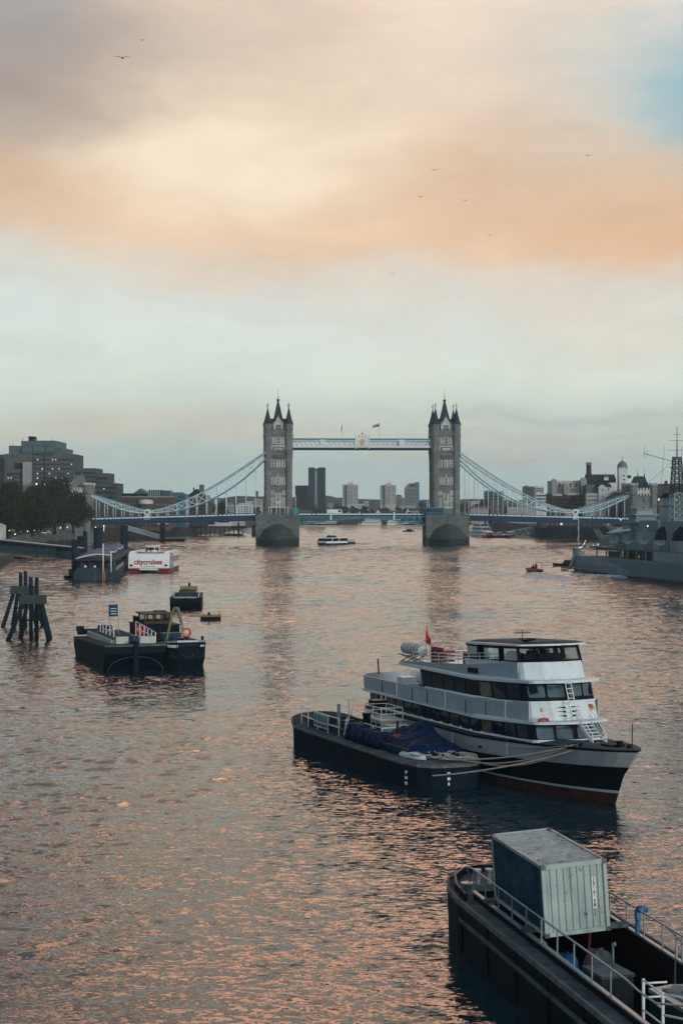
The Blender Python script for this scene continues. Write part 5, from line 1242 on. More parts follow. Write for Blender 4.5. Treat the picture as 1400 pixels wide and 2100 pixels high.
m = MB(); m.tube([(-4.2, -.5, 6.3), (-3.65, .35, 4.8), (-3.5, .3, 4.2)], .1, 6); m.build('crane_ram', 'galvanised', MBG)
m = MB(); m.lathe([(.6, 2.3), (.6, 3.0), (.45, 3.3)], (-3.7, .1, 0), 10); m.bb(-3.0, -2.2, -.5, .6, 2.4, 3.1); m.bb(-2.2, -1.5, .5, 1.2, 2.6, 3.3); m.build('crane_base', 'cabin black', MBG)
m = MB(); m.bb(-7.6, -5.6, -1.6, -.4, 2.4, 3.7); m.box((-8.3, .1, 3.0), (1.2, 1.8, 1.2)); m.build('engine_box', 'steel blue', MBG)
m = MB(); m.bb(-9.6, -9.0, -1.8, -.2, 2.4, 3.5); m.build('timber_stack', 'wheelhouse brown', MBG)
m = MB(); m.lathe([(.16, 2.7), (.16, 3.7)], (-.6, 1.9, 0), 8); m.build('bow_bitt', 'cabin black', MBG)
m = MB()
for k, (a0, y0) in enumerate(((0, -1.4), (0, 0), (0, 1.3))):
    m.tube([(.38-abs(y0)*.25, y0-.65, 1.7), (.42-abs(y0)*.25, y0-.2, 1.35), (.42-abs(y0)*.25, y0+.3, 1.3), (.38-abs(y0)*.25, y0+.65, 1.75)], .07, 6)
m.build('chain_fender', 'deck teal', MBG)
text_mesh('THAMES 7', .42, 'rail white', MBG, 'name_lettering', (-.05, -1.72, 2.62), (R(90), 0, R(45)), 1.5, .03, .012)
text_mesh('PLA No', .3, 'rail white', MBG, 'name_lettering', (-.05, 1.75, 2.62), (R(90), 0, R(135)), .8, .03, .01)

mat('dull yellow', (.26, .19, .04), .7, noise=.4, nscale=2)
SB = thing('mooring_barge', 'smaller dark flat barge with a yellow rail moored beyond the others', 'barge', (-28.2, 313, 0), R(-86))
swim_hull(SB, 28, 5.7, 2.0, 'hull teal black', 'hull teal black', 1.6, arch=False)
m = MB(); m.bb(.0, .15, -2.0, 2.0, 2.05, 2.3); [m.bb(-24, -1, s_*2.3-.08, s_*2.3+.08, 1.9, 2.4) for s_ in (-1, 1)]; m.build('coaming', 'galvanised', SB)
m = MB(); m.bb(-22, -8, -1.6, 1.6, 1.8, 2.6); m.bb(-18, -14, -1.0, .5, 2.6, 2.9); m.build('hatch', 'deck teal', SB)
m = MB(); m.bb(-27, -26, -1.6, 1.8, 2.0, 3.0); m.build('yellow_guard', 'dull yellow', SB)
m = MB(); m.tube([(-26.5, .2, 2.9), (-26.5, .2, 3.7)], .25, 6); m.build('post', 'cabin black', SB)
m = MB(); m.tube(sagline(Vector((.1, -1.6, 2.0)), Vector((2.2, -.4, 0)), .1), .07, 5); m.tube(sagline(Vector((.1, 1.0, 2.0)), Vector((2.4, 1.9, 0)), .1), .07, 5); m.tube([(.1, 0, 2.1), (.2, .0, .2)], .22, 6); m.build('mooring_chain', 'cabin black', SB)

PT = thing('mooring_pontoon', 'low rusty float with yellow edge drifting right of the barges', 'pontoon', (-21.5, 284.5, 0), R(2))
m = MB(); m.bb(-1.65, 1.65, -1.2, 1.2, -.4, .75); m.build('float', 'cabin black', PT)
m = MB(); m.bb(-1.7, 1.7, -1.25, -1.15, .55, .8); m.bb(-1.7, 1.7, 1.15, 1.25, .55, .8); m.build('edge_strip', 'dull yellow', PT)
m = MB(); m.lathe([(.3, .75), (.16, 1.2), (.05, 1.3)], (-.3, 0, 0), 8); m.lathe([(.06, .75), (.06, 1.5)], (1.4, 0, 0), 6); m.build('mooring_eye', 'cabin black', PT)

# ---- mooring dolphins
mat('dolphin steel', (.035, .055, .065), .75, noise=.5, nscale=.9, rgb2=(.018, .028, .034), streak=.4)
mat('dolphin cap', (.09, .10, .10), .9, noise=.4, nscale=1)
def dolphin(label, x0, D, cap_y, tops, legs, capx):
    k = D/FPX; t = thing('mooring_dolphin', label, 'dolphin', ((x0-700)*k, D, 0), 0, 'piled dolphins on the left')
    X = lambda x: (x-x0)*k
    Z = lambda y: EYE-(y-1041)*k
    m = MB(); m.bb(X(capx[0]), X(capx[1]), -1.1, 1.1, Z(cap_y[1]), Z(cap_y[0])); m.build('cap_beam', 'dolphin cap', t)
    for x, y, dy in tops: m = MB(); m.tube([(X(x), dy, -2), (X(x), dy, Z(y))], .27, 10); m.build('upright_pile', 'dolphin steel', t)
    for xa, xb, dy in legs:
        m = MB(); a = Vector((X(xa), dy*.4, Z(cap_y[1])+.3)); b_ = Vector((X(xb), dy*1.6, 0)); m.tube([a, b_+(b_-a)*.3], [.28, .36], 10); m.build('raking_pile', 'dolphin steel', t)
    m = MB(); zz = Z(cap_y[1])*.55; m.tube([(X(capx[0]+4), -.3, zz), (X(capx[1]-4), -.3, zz)], .14, 6); m.build('cross_brace', 'dolphin steel', t)
dolphin('front steel dolphin with two uprights and splayed legs', 66, 242, (1221, 1239), [(61, 1185, .9), (73, 1185, .9)], [(50, 22, -1.2), (55, 37, 1.2), (83, 105, -1.2), (84, 98, 1.2)], (43, 93))
dolphin('rear steel dolphin partly hidden behind the front one', 46, 270, (1202, 1218), [(40, 1176, .9), (50, 1172, .9)], [(30, 11, -1.2), (36, 22, 1.2), (64, 84, 1.2), (60, 80, -1.2)], (24, 70))
# ================================================================ passenger pier on the left
mat('pier steel', (.055, .085, .10), .6, noise=.3, nscale=.5)
mat('pier hull', (.06, .085, .10), .7, noise=.4, nscale=.6, streak=.4)
mat('canopy blue', (.02, .09, .22), .65, spec=.2)
mat('pier roof', (.065, .09, .105), .8, noise=.2, nscale=.4)
mat('shop glow', (.10, .03, .025), .5)
PRZ = math.atan2(.996, -.084); PO = Vector((-62.5, 440, 0))
PI_ = thing('passenger_pier', 'floating passenger pier with blue wave canopies and dark piles', 'pier', PO, PRZ-R(90))  # local y runs away from the camera
m = MB(); m.bb(-5.6, 5.4, 0, 120, -1, 2.15); m.build('pontoon_hull', 'pier hull', PI_)
m = MB(); m.bb(-5.75, 5.55, -.15, 120, 1.75, 2.2); m.build('fender_edge', 'pier steel', PI_)
for s_ in (-5.2, 5.0):
    m = MB(); m.bb(s_-.05, s_+.05, 3, 118, 3.2, 3.3); [m.bb(s_-.06, s_+.06, 3+i*3, 3.12+i*3, 2.2, 3.25) for i in range(39)]; m.build('deck_railing', 'galvanised', PI_)
m = MB(); m.bb(-4.6, 4.4, .6, 14, 2.2, 4.8); m.build('waiting_room', 'cabin black', PI_)
for i, (x, w) in enumerate(((-3.2, 1.2), (-1.2, 1.0), (1.6, 1.2), (3.2, .8))):
    m = MB(); m.bb(x-w/2, x+w/2, .52, .58, 2.4, 4.3); m.build('lobby_window', 'shop glow' if i in (1, 2) else 'window glass', PI_)
m = MB(); m.bb(-4.9, 4.7, 0, .35, 2.2, 3.1); m.build('front_rail_panel', 'pier steel', PI_)
for i in range(9): m = MB(); m.tube([(4.6, 14+i*12, 2.2), (4.6, 14+i*12, 5.0)], .16, 6); m.build('roof_post', 'pier steel', PI_)
m = MB(); m.bb(-3.8, 1.6, 16, 112, 2.2, 4.8); m.build('glazed_waiting_area', 'window glass', PI_)
m = MB(); m.bb(-5.4, 5.6, -.6, 118, 5.0, 5.3); m.build('roof', 'pier roof', PI_)
for i, y in enumerate((1.5, 9, 32, 44, 70, 86)):
    m = MB(); rg = []
    for k in range(9): u = k/8; z = 5.35+1.0*math.sin(u*math.pi*.75)+.15*u; rg.append([(-5.2+8.6*u, y, z), (-5.2+8.6*u, y+7, z+.7), (-5.2+8.6*u, y+7, z+.55), (-5.2+8.6*u, y, z-.15)])
    m.loft(rg, smooth=True); c = m.build('wave_canopy', 'canopy blue', PI_)
    m = MB(); m.tube([(-5.2+8.6*k/8, y-.1, 5.4+1.0*math.sin(k/8*math.pi*.75)+.15*k/8) for k in range(9)], .17, 6); m.build('canopy_edge', 'rail white', c)
for x, z in ((1.9, 9.3), (3.9, 7.4)):
    m = MB(); m.tube([(x, -1.0, 2.0), (x, -1.0, z)], .16, 8); m.build('flagpole', 'rail white', PI_)
for x in (-.4, 2.0):
    m = MB(); [m.tube([(x+s_, -.25, -.2), (x+s_, -.25, 2.2)], .05, 5) for s_ in (-.3, .3)]; [m.tube([(x-.3, -.25, .1+k*.35), (x+.3, -.25, .1+k*.35)], .05, 5) for k in range(6)]
    m.build('boarding_ladder', 'lamp yellow' if x > 1 else 'barge rust', PI_)
for x, y, r_, z in ((-5.6, 3.5, .75, 10.2), (-6.2, 40, 1.2, 10.5), (-6.6, 62, .6, 11.5), (-3.6, 74, 1.3, 12.5), (2.6, 112, 1.2, 12.8)):
    m = MB(); m.tube([(x, y, -3), (x, y, z)], r_, 14); m.build('guide_pile', 'dolphin steel', PI_)
for x in (-2.6, -.2):
    m = MB(); m.bb(x-.25, x+.25, -.05, 0, 3.2, 3.7); m.build('notice', 'rail white', PI_)
# small workboat tied on the left of the pier
t = thing('tied_workboat', 'small dark workboat tied to the left corner of the pier', 'boat', (-69.4, 446, 0), R(80))
m = MB(); m.loft([[(-3, -1, 0), (3, -.6, 0), (3.6, 0, 0), (3, .6, 0), (-3, 1, 0)], [(-3.2, -1.3, 1), (3, -.9, 1.2), (4.2, 0, 1.4), (3, .9, 1.2), (-3.2, 1.3, 1)]]); m.build('hull', 'cabin black', t)
m = MB(); m.bb(-1, .6, -.7, .7, 1, 2.6); m.build('cabin', 'pier steel', t)
# gangway bridge to the shore
GW = thing('pier_gangway', 'long blue grey footbridge from the left bank down to the pier', 'footbridge', (-68, 447, 5.0), 0)
m = MB(); gy = -.4; L2 = 55; rise = .105
def gpt(u, z, y=0): return (-u, gy*u*.1+y, u*rise+z)
for y in (0, 3.2):
    m.beam(gpt(0, 0, y), gpt(L2, 0, y), .35, .5); m.beam(gpt(0, 2.8, y), gpt(L2, 2.8, y), .3, .35); m.beam(gpt(0, 1.2, y), gpt(L2, 1.2, y), .12, .12)
    for i in range(28): m.beam(gpt(i*2, 0, y), gpt(i*2, 2.8, y), .14, .14)
m.build('truss', 'pier steel', GW)
m = MB(); m.loft([[gpt(0, -.2, 0), gpt(0, -.2, 3.2), gpt(0, .1, 3.2), gpt(0, .1, 0)], [gpt(L2, -.2, 0), gpt(L2, -.2, 3.2), gpt(L2, .1, 3.2), gpt(L2, .1, 0)]]); m.build('walkway', 'pier roof', GW)
m = MB(); m.loft([[gpt(0, .1, 3.0), gpt(0, 2.7, 3.0), gpt(0, 2.7, 3.05), gpt(0, .1, 3.05)], [gpt(L2, .1, 3.0), gpt(L2, 2.7, 3.0), gpt(L2, 2.7, 3.05), gpt(L2, .1, 3.05)]]); m.build('side_mesh', 'canopy blue' if 0 else 'pier steel', GW)
m = MB(); m.loft([[gpt(-1, 3.0, -.2), gpt(-1, 3.0, 3.4), gpt(-1, 3.12, 3.4), gpt(-1, 3.12, -.2)], [gpt(L2, 3.0, -.2), gpt(L2, 3.0, 3.4), gpt(L2, 3.12, 3.4), gpt(L2, 3.12, -.2)]]); m.build('roof', 'galvanised', GW)
for u in (22, 36):
    for y in (0, 3.2): m = MB(); p = gpt(u, -.2, y); m.tube([(p[0], p[1], p[2]), (p[0]-.0, p[1], -5.5)], .3, 8); m.build('gangway_pile', 'dolphin steel', GW)

# ---- sightseeing catamaran with the big red lettering
mat('boat white', (.78, .80, .78), .4, noise=.06, nscale=1)
mat('lettering red', (.32, .012, .02), .5)
mat('hull red', (.20, .012, .02), .5)
CC = thing('sightseeing_boat', 'white sightseeing boat with red lettering across its blunt bow', 'boat', (-54.3, 487, 0), R(-90))
for s_ in (-1, 1):
    m = MB(); m.loft([[(-30, s_*3.1, -1), (-.6, s_*3.1, -1), (-.6, s_*5.4, -1), (-30, s_*5.4, -1)], [(-30, s_*2.7, 1.25), (0, s_*2.7, 1.25), (0, s_*5.8, 1.25), (-30, s_*5.8, 1.25)]]); m.build('float_hull', 'hull red', CC)
m = MB(); m.side([(0, 1.25), (.25, 1.5), (-1.2, 5.3), (-1.6, 5.5), (-30, 5.2), (-30, 1.25)], 'y', -5.75, 5.75); m.build('bow_house', 'boat white', CC)
m = MB(); m.bb(-1.0, -.02, -2.6, 2.6, .8, 1.24); m.build('bow_step', 'boat white', CC)
m = MB(); m.prism([(-1.5, -3.4), (-1.5, 3.4), (-10, 4.2), (-10, -4.2)], 5.5, 5.56); m.build('roof_well', 'deck grey', CC)
for s_ in (-1, 1): m = MB(); m.side([(-1.5, 5.4), (-1.7, 6.0), (-29, 5.9), (-29, 5.4)], 'y', s_*4.3, s_*5.6); m.build('roof_side', 'boat white', CC)
m = MB(); m.bb(-11.5, -8, -1.3, 1.9, 5.5, 7.3); wh_ = m.build('wheelhouse', 'boat white', CC)
for y in (-.8, .3, 1.35): m = MB(); m.bb(-8.0, -7.95, y-.4, y+.4, 6.3, 7.0); m.build('wheelhouse_window', 'window glass', CC)
m = MB(); m.bb(-12, -7.6, -1.8, 2.2, 7.3, 7.5); m.build('wheelhouse_roof', 'boat white', CC)
text_mesh('citycruises', 2.1, 'lettering red', CC, 'bow_lettering', (-.28, -.15, 3.05), (R(90-20.9), 0, R(90)), 7.9, .05, .045)
text_mesh('the river in tours', .45, 'canopy blue', CC, 'small_lettering', (.12, .2, 1.95), (R(90-20.9), 0, R(90)), 3.2, .05)
for s_ in (-1, 1):
    m = MB(); m.bb(.02, .18, s_*4.9-.4, s_*4.9+.4, 1.9, 2.4); m.build('fairlead', 'dark iron', CC)
    m = MB(); m.bb(-29, -3, s_*5.76-.0, s_*5.76+s_*.04, 2.8, 4.4); m.build('side_windows', 'window glass', CC)
m = MB(); m.lathe([(.5, 1.2), (.65, 2.2), (.5, 3.2)], (-3, 6.2, 0), 8); m.lathe([(.4, 4.4), (.5, 5.2), (.3, 5.6)], (-4, 6.1, 0), 8); m.build('side_fender', 'galvanised', CC)
# people
mat('skin', (.40, .24, .17), .7); mat('coat dark', (.02, .025, .035), .9); mat('coat red', (.25, .03, .03), .9); mat('hair dark', (.02, .015, .01), .9); mat('coat orange', (.45, .10, .03), .8)
def person(label, loc, rz=0, coat='coat dark', seated=False, lean=0, group=None, s=1.0):
    """one continuous skinned body"""
    bpy_m = bpy.data.meshes.new('person'); b = bmesh.new(); sk = b.verts.layers.skin.verify()
    J = {}
    def V(n, p, r): J[n] = (b.verts.new(tuple(q*s for q in p)), r*s)
    hz = .5 if seated else .92
    V('pel', (0, 0, hz), .15); V('wst', (lean*.3, 0, hz+.2), .135); V('chs', (lean*.7, 0, hz+.42), .17); V('nck', (lean, 0, hz+.6), .06); V('hd0', (lean+.02, 0, hz+.68), .085); V('hd1', (lean+.03, 0, hz+.8), .10)
    for sd_, k in ((-1, 'l'), (1, 'r')):
        V('sh'+k, (lean*.9, sd_*.19, hz+.52), .075); V('el'+k, (lean+.06, sd_*.25, hz+.26), .05); V('ha'+k, (lean+.25, sd_*.2, hz+.12), .04)
        V('hp'+k, (0, sd_*.1, hz-.05), .10)
        if seated: V('kn'+k, (.42, sd_*.12, hz-.02), .075); V('ft'+k, (.45, sd_*.12, .06), .055)
        else: V('kn'+k, (.03, sd_*.11, .5), .075); V('ft'+k, (0, sd_*.12, .07), .055)
        V('to'+k, ((.58 if seated else .16), sd_*.13, .05), .045)
    E_ = ['pel wst', 'wst chs', 'chs nck', 'nck hd0', 'hd0 hd1']
    for k in 'lr': E_ += ['chs sh'+k, 'sh%s el%s' % (k, k), 'el%s ha%s' % (k, k), 'pel hp'+k, 'hp%s kn%s' % (k, k), 'kn%s ft%s' % (k, k), 'ft%s to%s' % (k, k)]
    for e in E_: a, c = e.split(); b.edges.new((J[a][0], J[c][0]))
    for n, (v, r) in J.items(): v[sk].radius = (r, r)
    J['pel'][0][sk].use_root = True
    b.to_mesh(bpy_m); b.free()
    bpy_m.materials.append(MATS[coat]); o = bpy.data.objects.new('person', bpy_m); C.objects.link(o)
    o.modifiers.new('skin', 'SKIN').use_smooth_shade = True; o.modifiers.new('sub', 'SUBSURF').levels = 1; o.modifiers['sub'].render_levels = 1
    o.location = loc; o.rotation_euler = (0, 0, rz); tag(o, label, 'person', group)
    h = MB(); h.lathe([(.05*s, 0), (.115*s, .04*s), (.12*s, .14*s), (.06*s, .22*s)], ((lean+.0)*s, 0, (hz+.72)*s), 10); q = h.build('hair', 'hair dark', o)
    f = MB(); f.lathe([(.04*s, 0), (.09*s, .04*s), (.09*s, .12*s), (.05*s, .17*s)], ((lean+.055)*s, 0, (hz+.66)*s), 8); f.build('face', 'skin', o)
    return o
for x, y, lb in ((-55.4, 492.5, 'person in dark coat at the left of the sightseeing boat roof'), (-54.2, 491.5, 'person standing in front of the wheelhouse of the sightseeing boat'), (-52.2, 492, 'person in dark coat at the right of the sightseeing boat roof')):
    person(lb, (x, y, 5.56), R(-90), group='people on the sightseeing boat')

# ================================================================ moving boats
mat('clipper blue', (.02, .06, .11), .4)
CL = thing('river_bus', 'white and navy catamaran river bus passing under the bridge', 'boat', (-9.8, 842, 0), math.atan2(-16, -15)); CL.scale = (.62, .8, .8)
for s_ in (-1, 1):
    m = MB(); m.loft([[(-34, s_*2.2, -.5), (-3, s_*2.2, -.5), (-1, s_*3.1, -.5), (-3, s_*4.0, -.5), (-34, s_*4.0, -.5)], [(-34, s_*1.9, 1.4), (-2, s_*1.9, 1.6), (.8, s_*3.1, 1.9), (-2, s_*4.3, 1.6), (-34, s_*4.3, 1.4)]]); m.build('float_hull', 'clipper blue', CL)
m = MB(); m.side([(0, 1.3), (.4, 1.7), (-.6, 2.4), (-24, 2.4), (-24, 1.3)], 'y', -4.4, 4.4); m.build('side_plating', 'boat white', CL)
m = MB(); m.side([(-.8, 2.4), (-2.6, 4.0), (-4, 4.3), (-24, 4.3), (-25, 2.4)], 'y', -4.1, 4.1); m.build('saloon', 'window glass', CL)
m = MB(); m.side([(-2.2, 4.1), (-4.2, 4.65), (-24.5, 4.6), (-24.5, 4.25), (-4, 4.25)], 'y', -4.3, 4.3); m.build('saloon_roof', 'boat white', CL)
for s_ in (-1, 1):
    for x in (-6, -14): m = MB(); m.beam((x, s_*4.15, 2.4), (x-1.6, s_*4.15, 4.3), .12, .5); m.build('window_pillar', 'boat white', CL)
m = MB(); m.side([(-8, 4.6), (-9.4, 6.0), (-14, 6.0), (-15.4, 4.6)], 'y', -1.8, 1.8); m.build('bridge_house', 'clipper blue', CL)
m = MB(); m.bb(-15, -8.8, -2.1, 2.1, 6.0, 6.2); m.build('bridge_roof', 'boat white', CL)
m = MB(); m.bb(-33, -25, -4.2, 4.2, 1.4, 1.8); [m.tube([(-25-i*1.8, s_*4.0, 1.8), (-25-i*1.8, s_*4.0, 3.4)], .2, 6) for i in range(5) for s_ in (-1, 1)]; m.build('after_deck', 'clipper blue', CL)
def smallboat(name, label, cat, loc, rz, L_, B_, H_, hullm, cabm, group=None):
    t = thing(name, label, cat, loc, rz, group)
    m = MB(); P0 = [(-L_/2, -B_*.4), (L_*.3, -B_*.4), (L_*.46, 0), (L_*.3, B_*.4), (-L_/2, B_*.4)]; P1 = [(-L_/2, -B_/2), (L_*.25, -B_/2), (L_/2, 0), (L_*.25, B_/2), (-L_/2, B_/2)]
    m.loft([[(x, y, -.4) for x, y in P0], [(x, y, H_*(1.25 if x > L_*.4 else 1)) for x, y in P1]]); m.build('hull', hullm, t)
    m = MB(); m.side([(-L_*.3, H_), (L_*.15, H_), (L_*.08, H_*2.4), (-L_*.28, H_*2.4)], 'y', -B_*.33, B_*.33); m.build('cabin', cabm, t)
    m = MB(); m.side([(-L_*.26, H_*1.5), (L_*.13, H_*1.5), (L_*.085, H_*2.2), (-L_*.26, H_*2.2)], 'y', -B_*.335, B_*.335); m.build('cabin_windows', 'window glass', t)
    return t
smallboat('patrol_boat', 'tiny dark boat heading away under the bridge span', 'boat', (50.6, 1310, 0), R(160), 9, 3, .9, 'cabin black', 'cabin black')
# rigid inflatable with people
RB = thing('inflatable_boat', 'red inflatable speedboat with people and a frame arch', 'boat', (54.8, 494, 0), R(112))
for s_ in (-1, 1): m = MB(); m.tube([(-3.4, s_*1.1, .55), (1.5, s_*1.1, .6), (2.8, s_*.7, .8), (3.5, 0, .95)], [.42, .42, .38, .3], 8); m.build('tube', 'coat orange', RB)
m = MB(); m.loft([[(-3.3, -.6, -.3), (2.5, -.2, -.2), (2.5, .2, -.2), (-3.3, .6, -.3)], [(-3.3, -1.1, .6), (2.6, -.5, .7), (2.6, .5, .7), (-3.3, 1.1, .6)]]); m.build('hull', 'cabin black', RB)
m = MB(); m.tube([(-3, -1.1, .8), (-3.1, -1.05, 2.4), (-3.1, -.6, 2.9), (-3.1, .6, 2.9), (-3.1, 1.05, 2.4), (-3, 1.1, .8)], .07, 6); m.tube([(-3.1, 0, 2.9), (-3.1, 0, 3.7)], .03, 4); m.build('frame_arch', 'dark iron', RB)
m = MB(); m.bb(-.2, .5, -.5, .5, .6, 1.6); m.build('console', 'coat red', RB)
cR, sR = math.cos(R(112)), math.sin(R(112))
for i, (x, y, lb) in enumerate(((-.8, -.4, 'person in red jacket steering the inflatable boat'), (-.9, .45, 'person in red jacket beside the helmsman in the inflatable'), (-2.0, 0, 'person in dark jacket at the stern of the inflatable'))):
    person(lb, (54.8+x*cR-y*sR, 494+x*sR+y*cR, .6), R(112), 'coat red' if i < 2 else 'coat dark', group='people in the inflatable boat')
# wakes: churned water lying on the river
wm = bpy.data.materials.new('wake water'); wm.use_nodes = True; t_ = wm.node_tree; p_ = t_.nodes['Principled BSDF']; p_.inputs['Roughness'].default_value = .6; p_.inputs['IOR'].default_value = 1.333
g1 = t_.nodes.new('ShaderNodeNewGeometry'); n1 = t_.nodes.new('ShaderNodeTexNoise'); n1.inputs['Scale'].default_value = 1.4; n1.inputs['Detail'].default_value = 5; t_.links.new(g1.outputs['Position'], n1.inputs['Vector'])
r1 = t_.nodes.new('ShaderNodeMapRange'); r1.inputs[1].default_value = .42; r1.inputs[2].default_value = .66; t_.links.new(n1.outputs[0], r1.inputs[0])
x1 = t_.nodes.new('ShaderNodeMix'); x1.data_type = 'RGBA'; x1.inputs['A'].default_value = (.26, .32, .36, 1); x1.inputs['B'].default_value = (.85, .9, .92, 1); t_.links.new(r1.outputs[0], x1.inputs['Factor']); t_.links.new(x1.outputs['Result'], p_.inputs['Base Color'])
v1 = t_.nodes.new('ShaderNodeVectorMath'); v1.operation = 'SUBTRACT'; t_.links.new(n1.outputs['Color'], v1.inputs[0]); v1.inputs[1].default_value = (.5, .5, .5)
v2 = t_.nodes.new('ShaderNodeVectorMath'); v2.operation = 'MULTIPLY'; t_.links.new(v1.outputs[0], v2.inputs[0]); v2.inputs[1].default_value = (1.4, 1.8, 0)
v3 = t_.nodes.new('ShaderNodeVectorMath'); v3.operation = 'ADD'; t_.links.new(v2.outputs[0], v3.inputs[0]); v3.inputs[1].default_value = (0, 0, 1)
v4 = t_.nodes.new('ShaderNodeVectorMath'); v4.operation = 'NORMALIZE'; t_.links.new(v3.outputs[0], v4.inputs[0]); t_.links.new(v4.outputs[0], p_.inputs['Normal'])
MATS['wake water'] = wm
def wake(pts, hs, label):
    """ridged strip of disturbed water: pts centre line, hs half widths"""
    rnd = random.Random(9); rg = []
    P = [Vector((x, y, 0)) for x, y in pts]; n = 40; cl_ = []
    for i in range(n+1):
        u = i/n*(len(P)-1); k = min(int(u), len(P)-2); f = u-k; cl_.append((P[k].lerp(P[k+1], f), hs[k]+(hs[k+1]-hs[k])*f, (P[k+1]-P[k]).normalized()))
    for ci, (c, h, d) in enumerate(cl_):
        tp = math.sin(math.pi*min(1, .12+ci/n*.86))
        nrm = Vector((-d.y, d.x, 0)); row = []
        for j in range(13):
            v = -1+j/6; q = c+nrm*h*v*(1+rnd.uniform(-.15, .15)); row.append((q.x, q.y, -.15+tp*((.62*(1-v*v))+(.5*abs(v)*(1-abs(v))*rnd.uniform(.1, 2.0)))))
        rg.append(row)
    m = MB(); m.loft(rg, cap=False, closed=False, smooth=True); o = m.build('wake', 'wake water', None, fix=False); return tag(o, label, 'wake', kind='structure')
wake([(54.6, 491), (54, 472), (54, 452), (58, 430)], [1.4, 4.5, 7.5, .6], 'white churned wake behind the red inflatable boat')
wake([(62, 470), (72, 460), (88, 440)], [.6, 3.6, .5], 'wake ridge spreading right towards the warship')
wake([(3.5, 857), (10, 866), (19, 880)], [3, 4, 1.0], 'wake trailing behind the river bus')
# ================================================================ grey warship moored on the right
mat('warship light', (.21, .285, .30), .6, noise=.25, nscale=.25, rgb2=(.15, .21, .23), streak=.3)
mat('warship dark', (.075, .135, .17), .6, noise=.3, nscale=.25, rgb2=(.085, .13, .16), streak=.3)
mat('warship teal', (.125, .20, .22), .6, noise=.2, nscale=.3, streak=.2)
mat('awning', (.42, .46, .44), .8)
mat('bulb warm', (1, .8, .5), .5, emit=(1, .75, .45), estr=3); mat('bulb white', (1, .95, .85), .5, emit=(1, .95, .85), estr=2.5); mat('bulb blue', (.5, .7, 1), .5, emit=(.45, .6, 1), estr=3)
WS = thing('warship', 'grey camouflaged museum warship with funnels and lattice mast', 'warship', (78.9, 470, 0), R(-78.1))   # local x towards the camera, y to the right-away
WO = Vector((78.9, 470, 0))
def hw_(x): # half width of the hull along its length (stern at -40)
    return pl([(-43, 0.4), (-41.5, 2.0), (-38, 3.0), (-30, 4.0), (-15, 5.4), (5, 6.8), (25, 7.9), (60, 9.4), (110, 9.6)], x)
def wx(x, y, z):       # fittings follow the tapering hull
    k = max(.5, hw_(x)/9.4); return (x, y*k, z*.8 if z < 9.6 else z-1.92)
xs_ = [-43, -42, -41, -39, -36, -33, -28, -22, -15, -8, 0, 10, 30, 60, 100]
def wdeck(x): return pl([(-43, 4.5), (-20, 4.6), (20, 4.8), (110, 5.1)], x)
m = MB(); rg = []
for x in xs_:
    w = hw_(x); z = wdeck(x); over = 0
    rg.append([(x+(4 if x < -40 else 0), -w*.75, -1), (x+(2.0 if x < -40 else 0), -w*.93, 0.3), (x, -w, z*.55), (x, -w*1.0, z), (x, w, z), (x, w, z*.55), (x+(2.0 if x < -40 else 0), w*.93, .3), (x+(4 if x < -40 else 0), w*.75, -1)])
m.loft(rg, cap=True, closed=True); m.build('hull', 'warship light', WS)
# dark camouflage panels: thin plates following the shell
def shell(x): return -hw_(x)-.04
m = MB(); rg = []
for x in (-6, -2, 4, 10, 16, 22, 28, 40, 60, 100):
    zt = wdeck(x)-.2; zb = zt-.1-min(1, (x+6)/32)*(zt-.9)
    rg.append([(x, shell(x), zb), (x, shell(x), zt)])
m.loft(rg, cap=False, closed=False); m.build('dark_camouflage', 'warship dark', WS)
m = MB(); rg = [[(x, shell(x)-.03, -.5), (x, shell(x)-.03, .55)] for x in xs_[3:]]; m.loft(rg, cap=False, closed=False); m.build('boot_topping', 'cabin black', WS)
m = MB(wx); m.bb(36, 70, -9.62, -9.3, 6.3, 9.2); m.build('midship_plating', 'warship light', WS)
for i in range(11): m = MB(); m.bb(-38+i*6.2, -37.7+i*6.2, shell(-38+i*6.2)-.06, shell(-38+i*6.2), 3.5, 3.8); m.build('porthole', 'window glass', WS)
# stern gallery: stair, platform, ensign staff
m = MB(wx); m.bb(-44, -40, -2.2, 2.2, 5.8, 7.0); m.bb(-41.5, -38, -4.5, -1.5, 5.9, 8.2); m.build('stern_house', 'warship teal', WS)
m = MB(wx); m.loft([[(-39.5, -8.6, 1.0), (-37.5, -8.6, 1.0), (-37.5, -7.4, 1.0), (-39.5, -7.4, 1.0)], [(-37.5, -6.2, 7.2), (-34.5, -6.2, 7.2), (-34.5, -5.0, 7.2), (-37.5, -5.0, 7.2)]]); m.build('boarding_stair', 'warship light', WS)
m = MB(wx); m.bb(-44.5, -37, -9.6, -6.5, .6, 1.0); [m.bb(-44.4+i*1.2, -44.2+i*1.2, -9.6, -9.4, -1, 2.6) for i in range(6)]; [m.bb(-44.5+i*.1, -44.3, -9.5+i*.6, -9.3+i*.6, 1, 2.2) for i in range(5)]; m.build('landing_stage', 'cabin black', WS)
m = MB(wx); m.tube([(-42.5, 0, 6), (-42.5, 0, 17.5)], .14, 6); fs_ = m.build('ensign_staff', 'rail white', WS)
m = MB(wx); m.loft([[(-42.5, -.1, 14.8-i*.9), (-42.3+.35*math.sin(i), -.6-.2*math.cos(i*1.7), 14.6-i*.9)] for i in range(6)], cap=False, closed=False); m.build('ensign', 'flag cloth', fs_, fix=False)
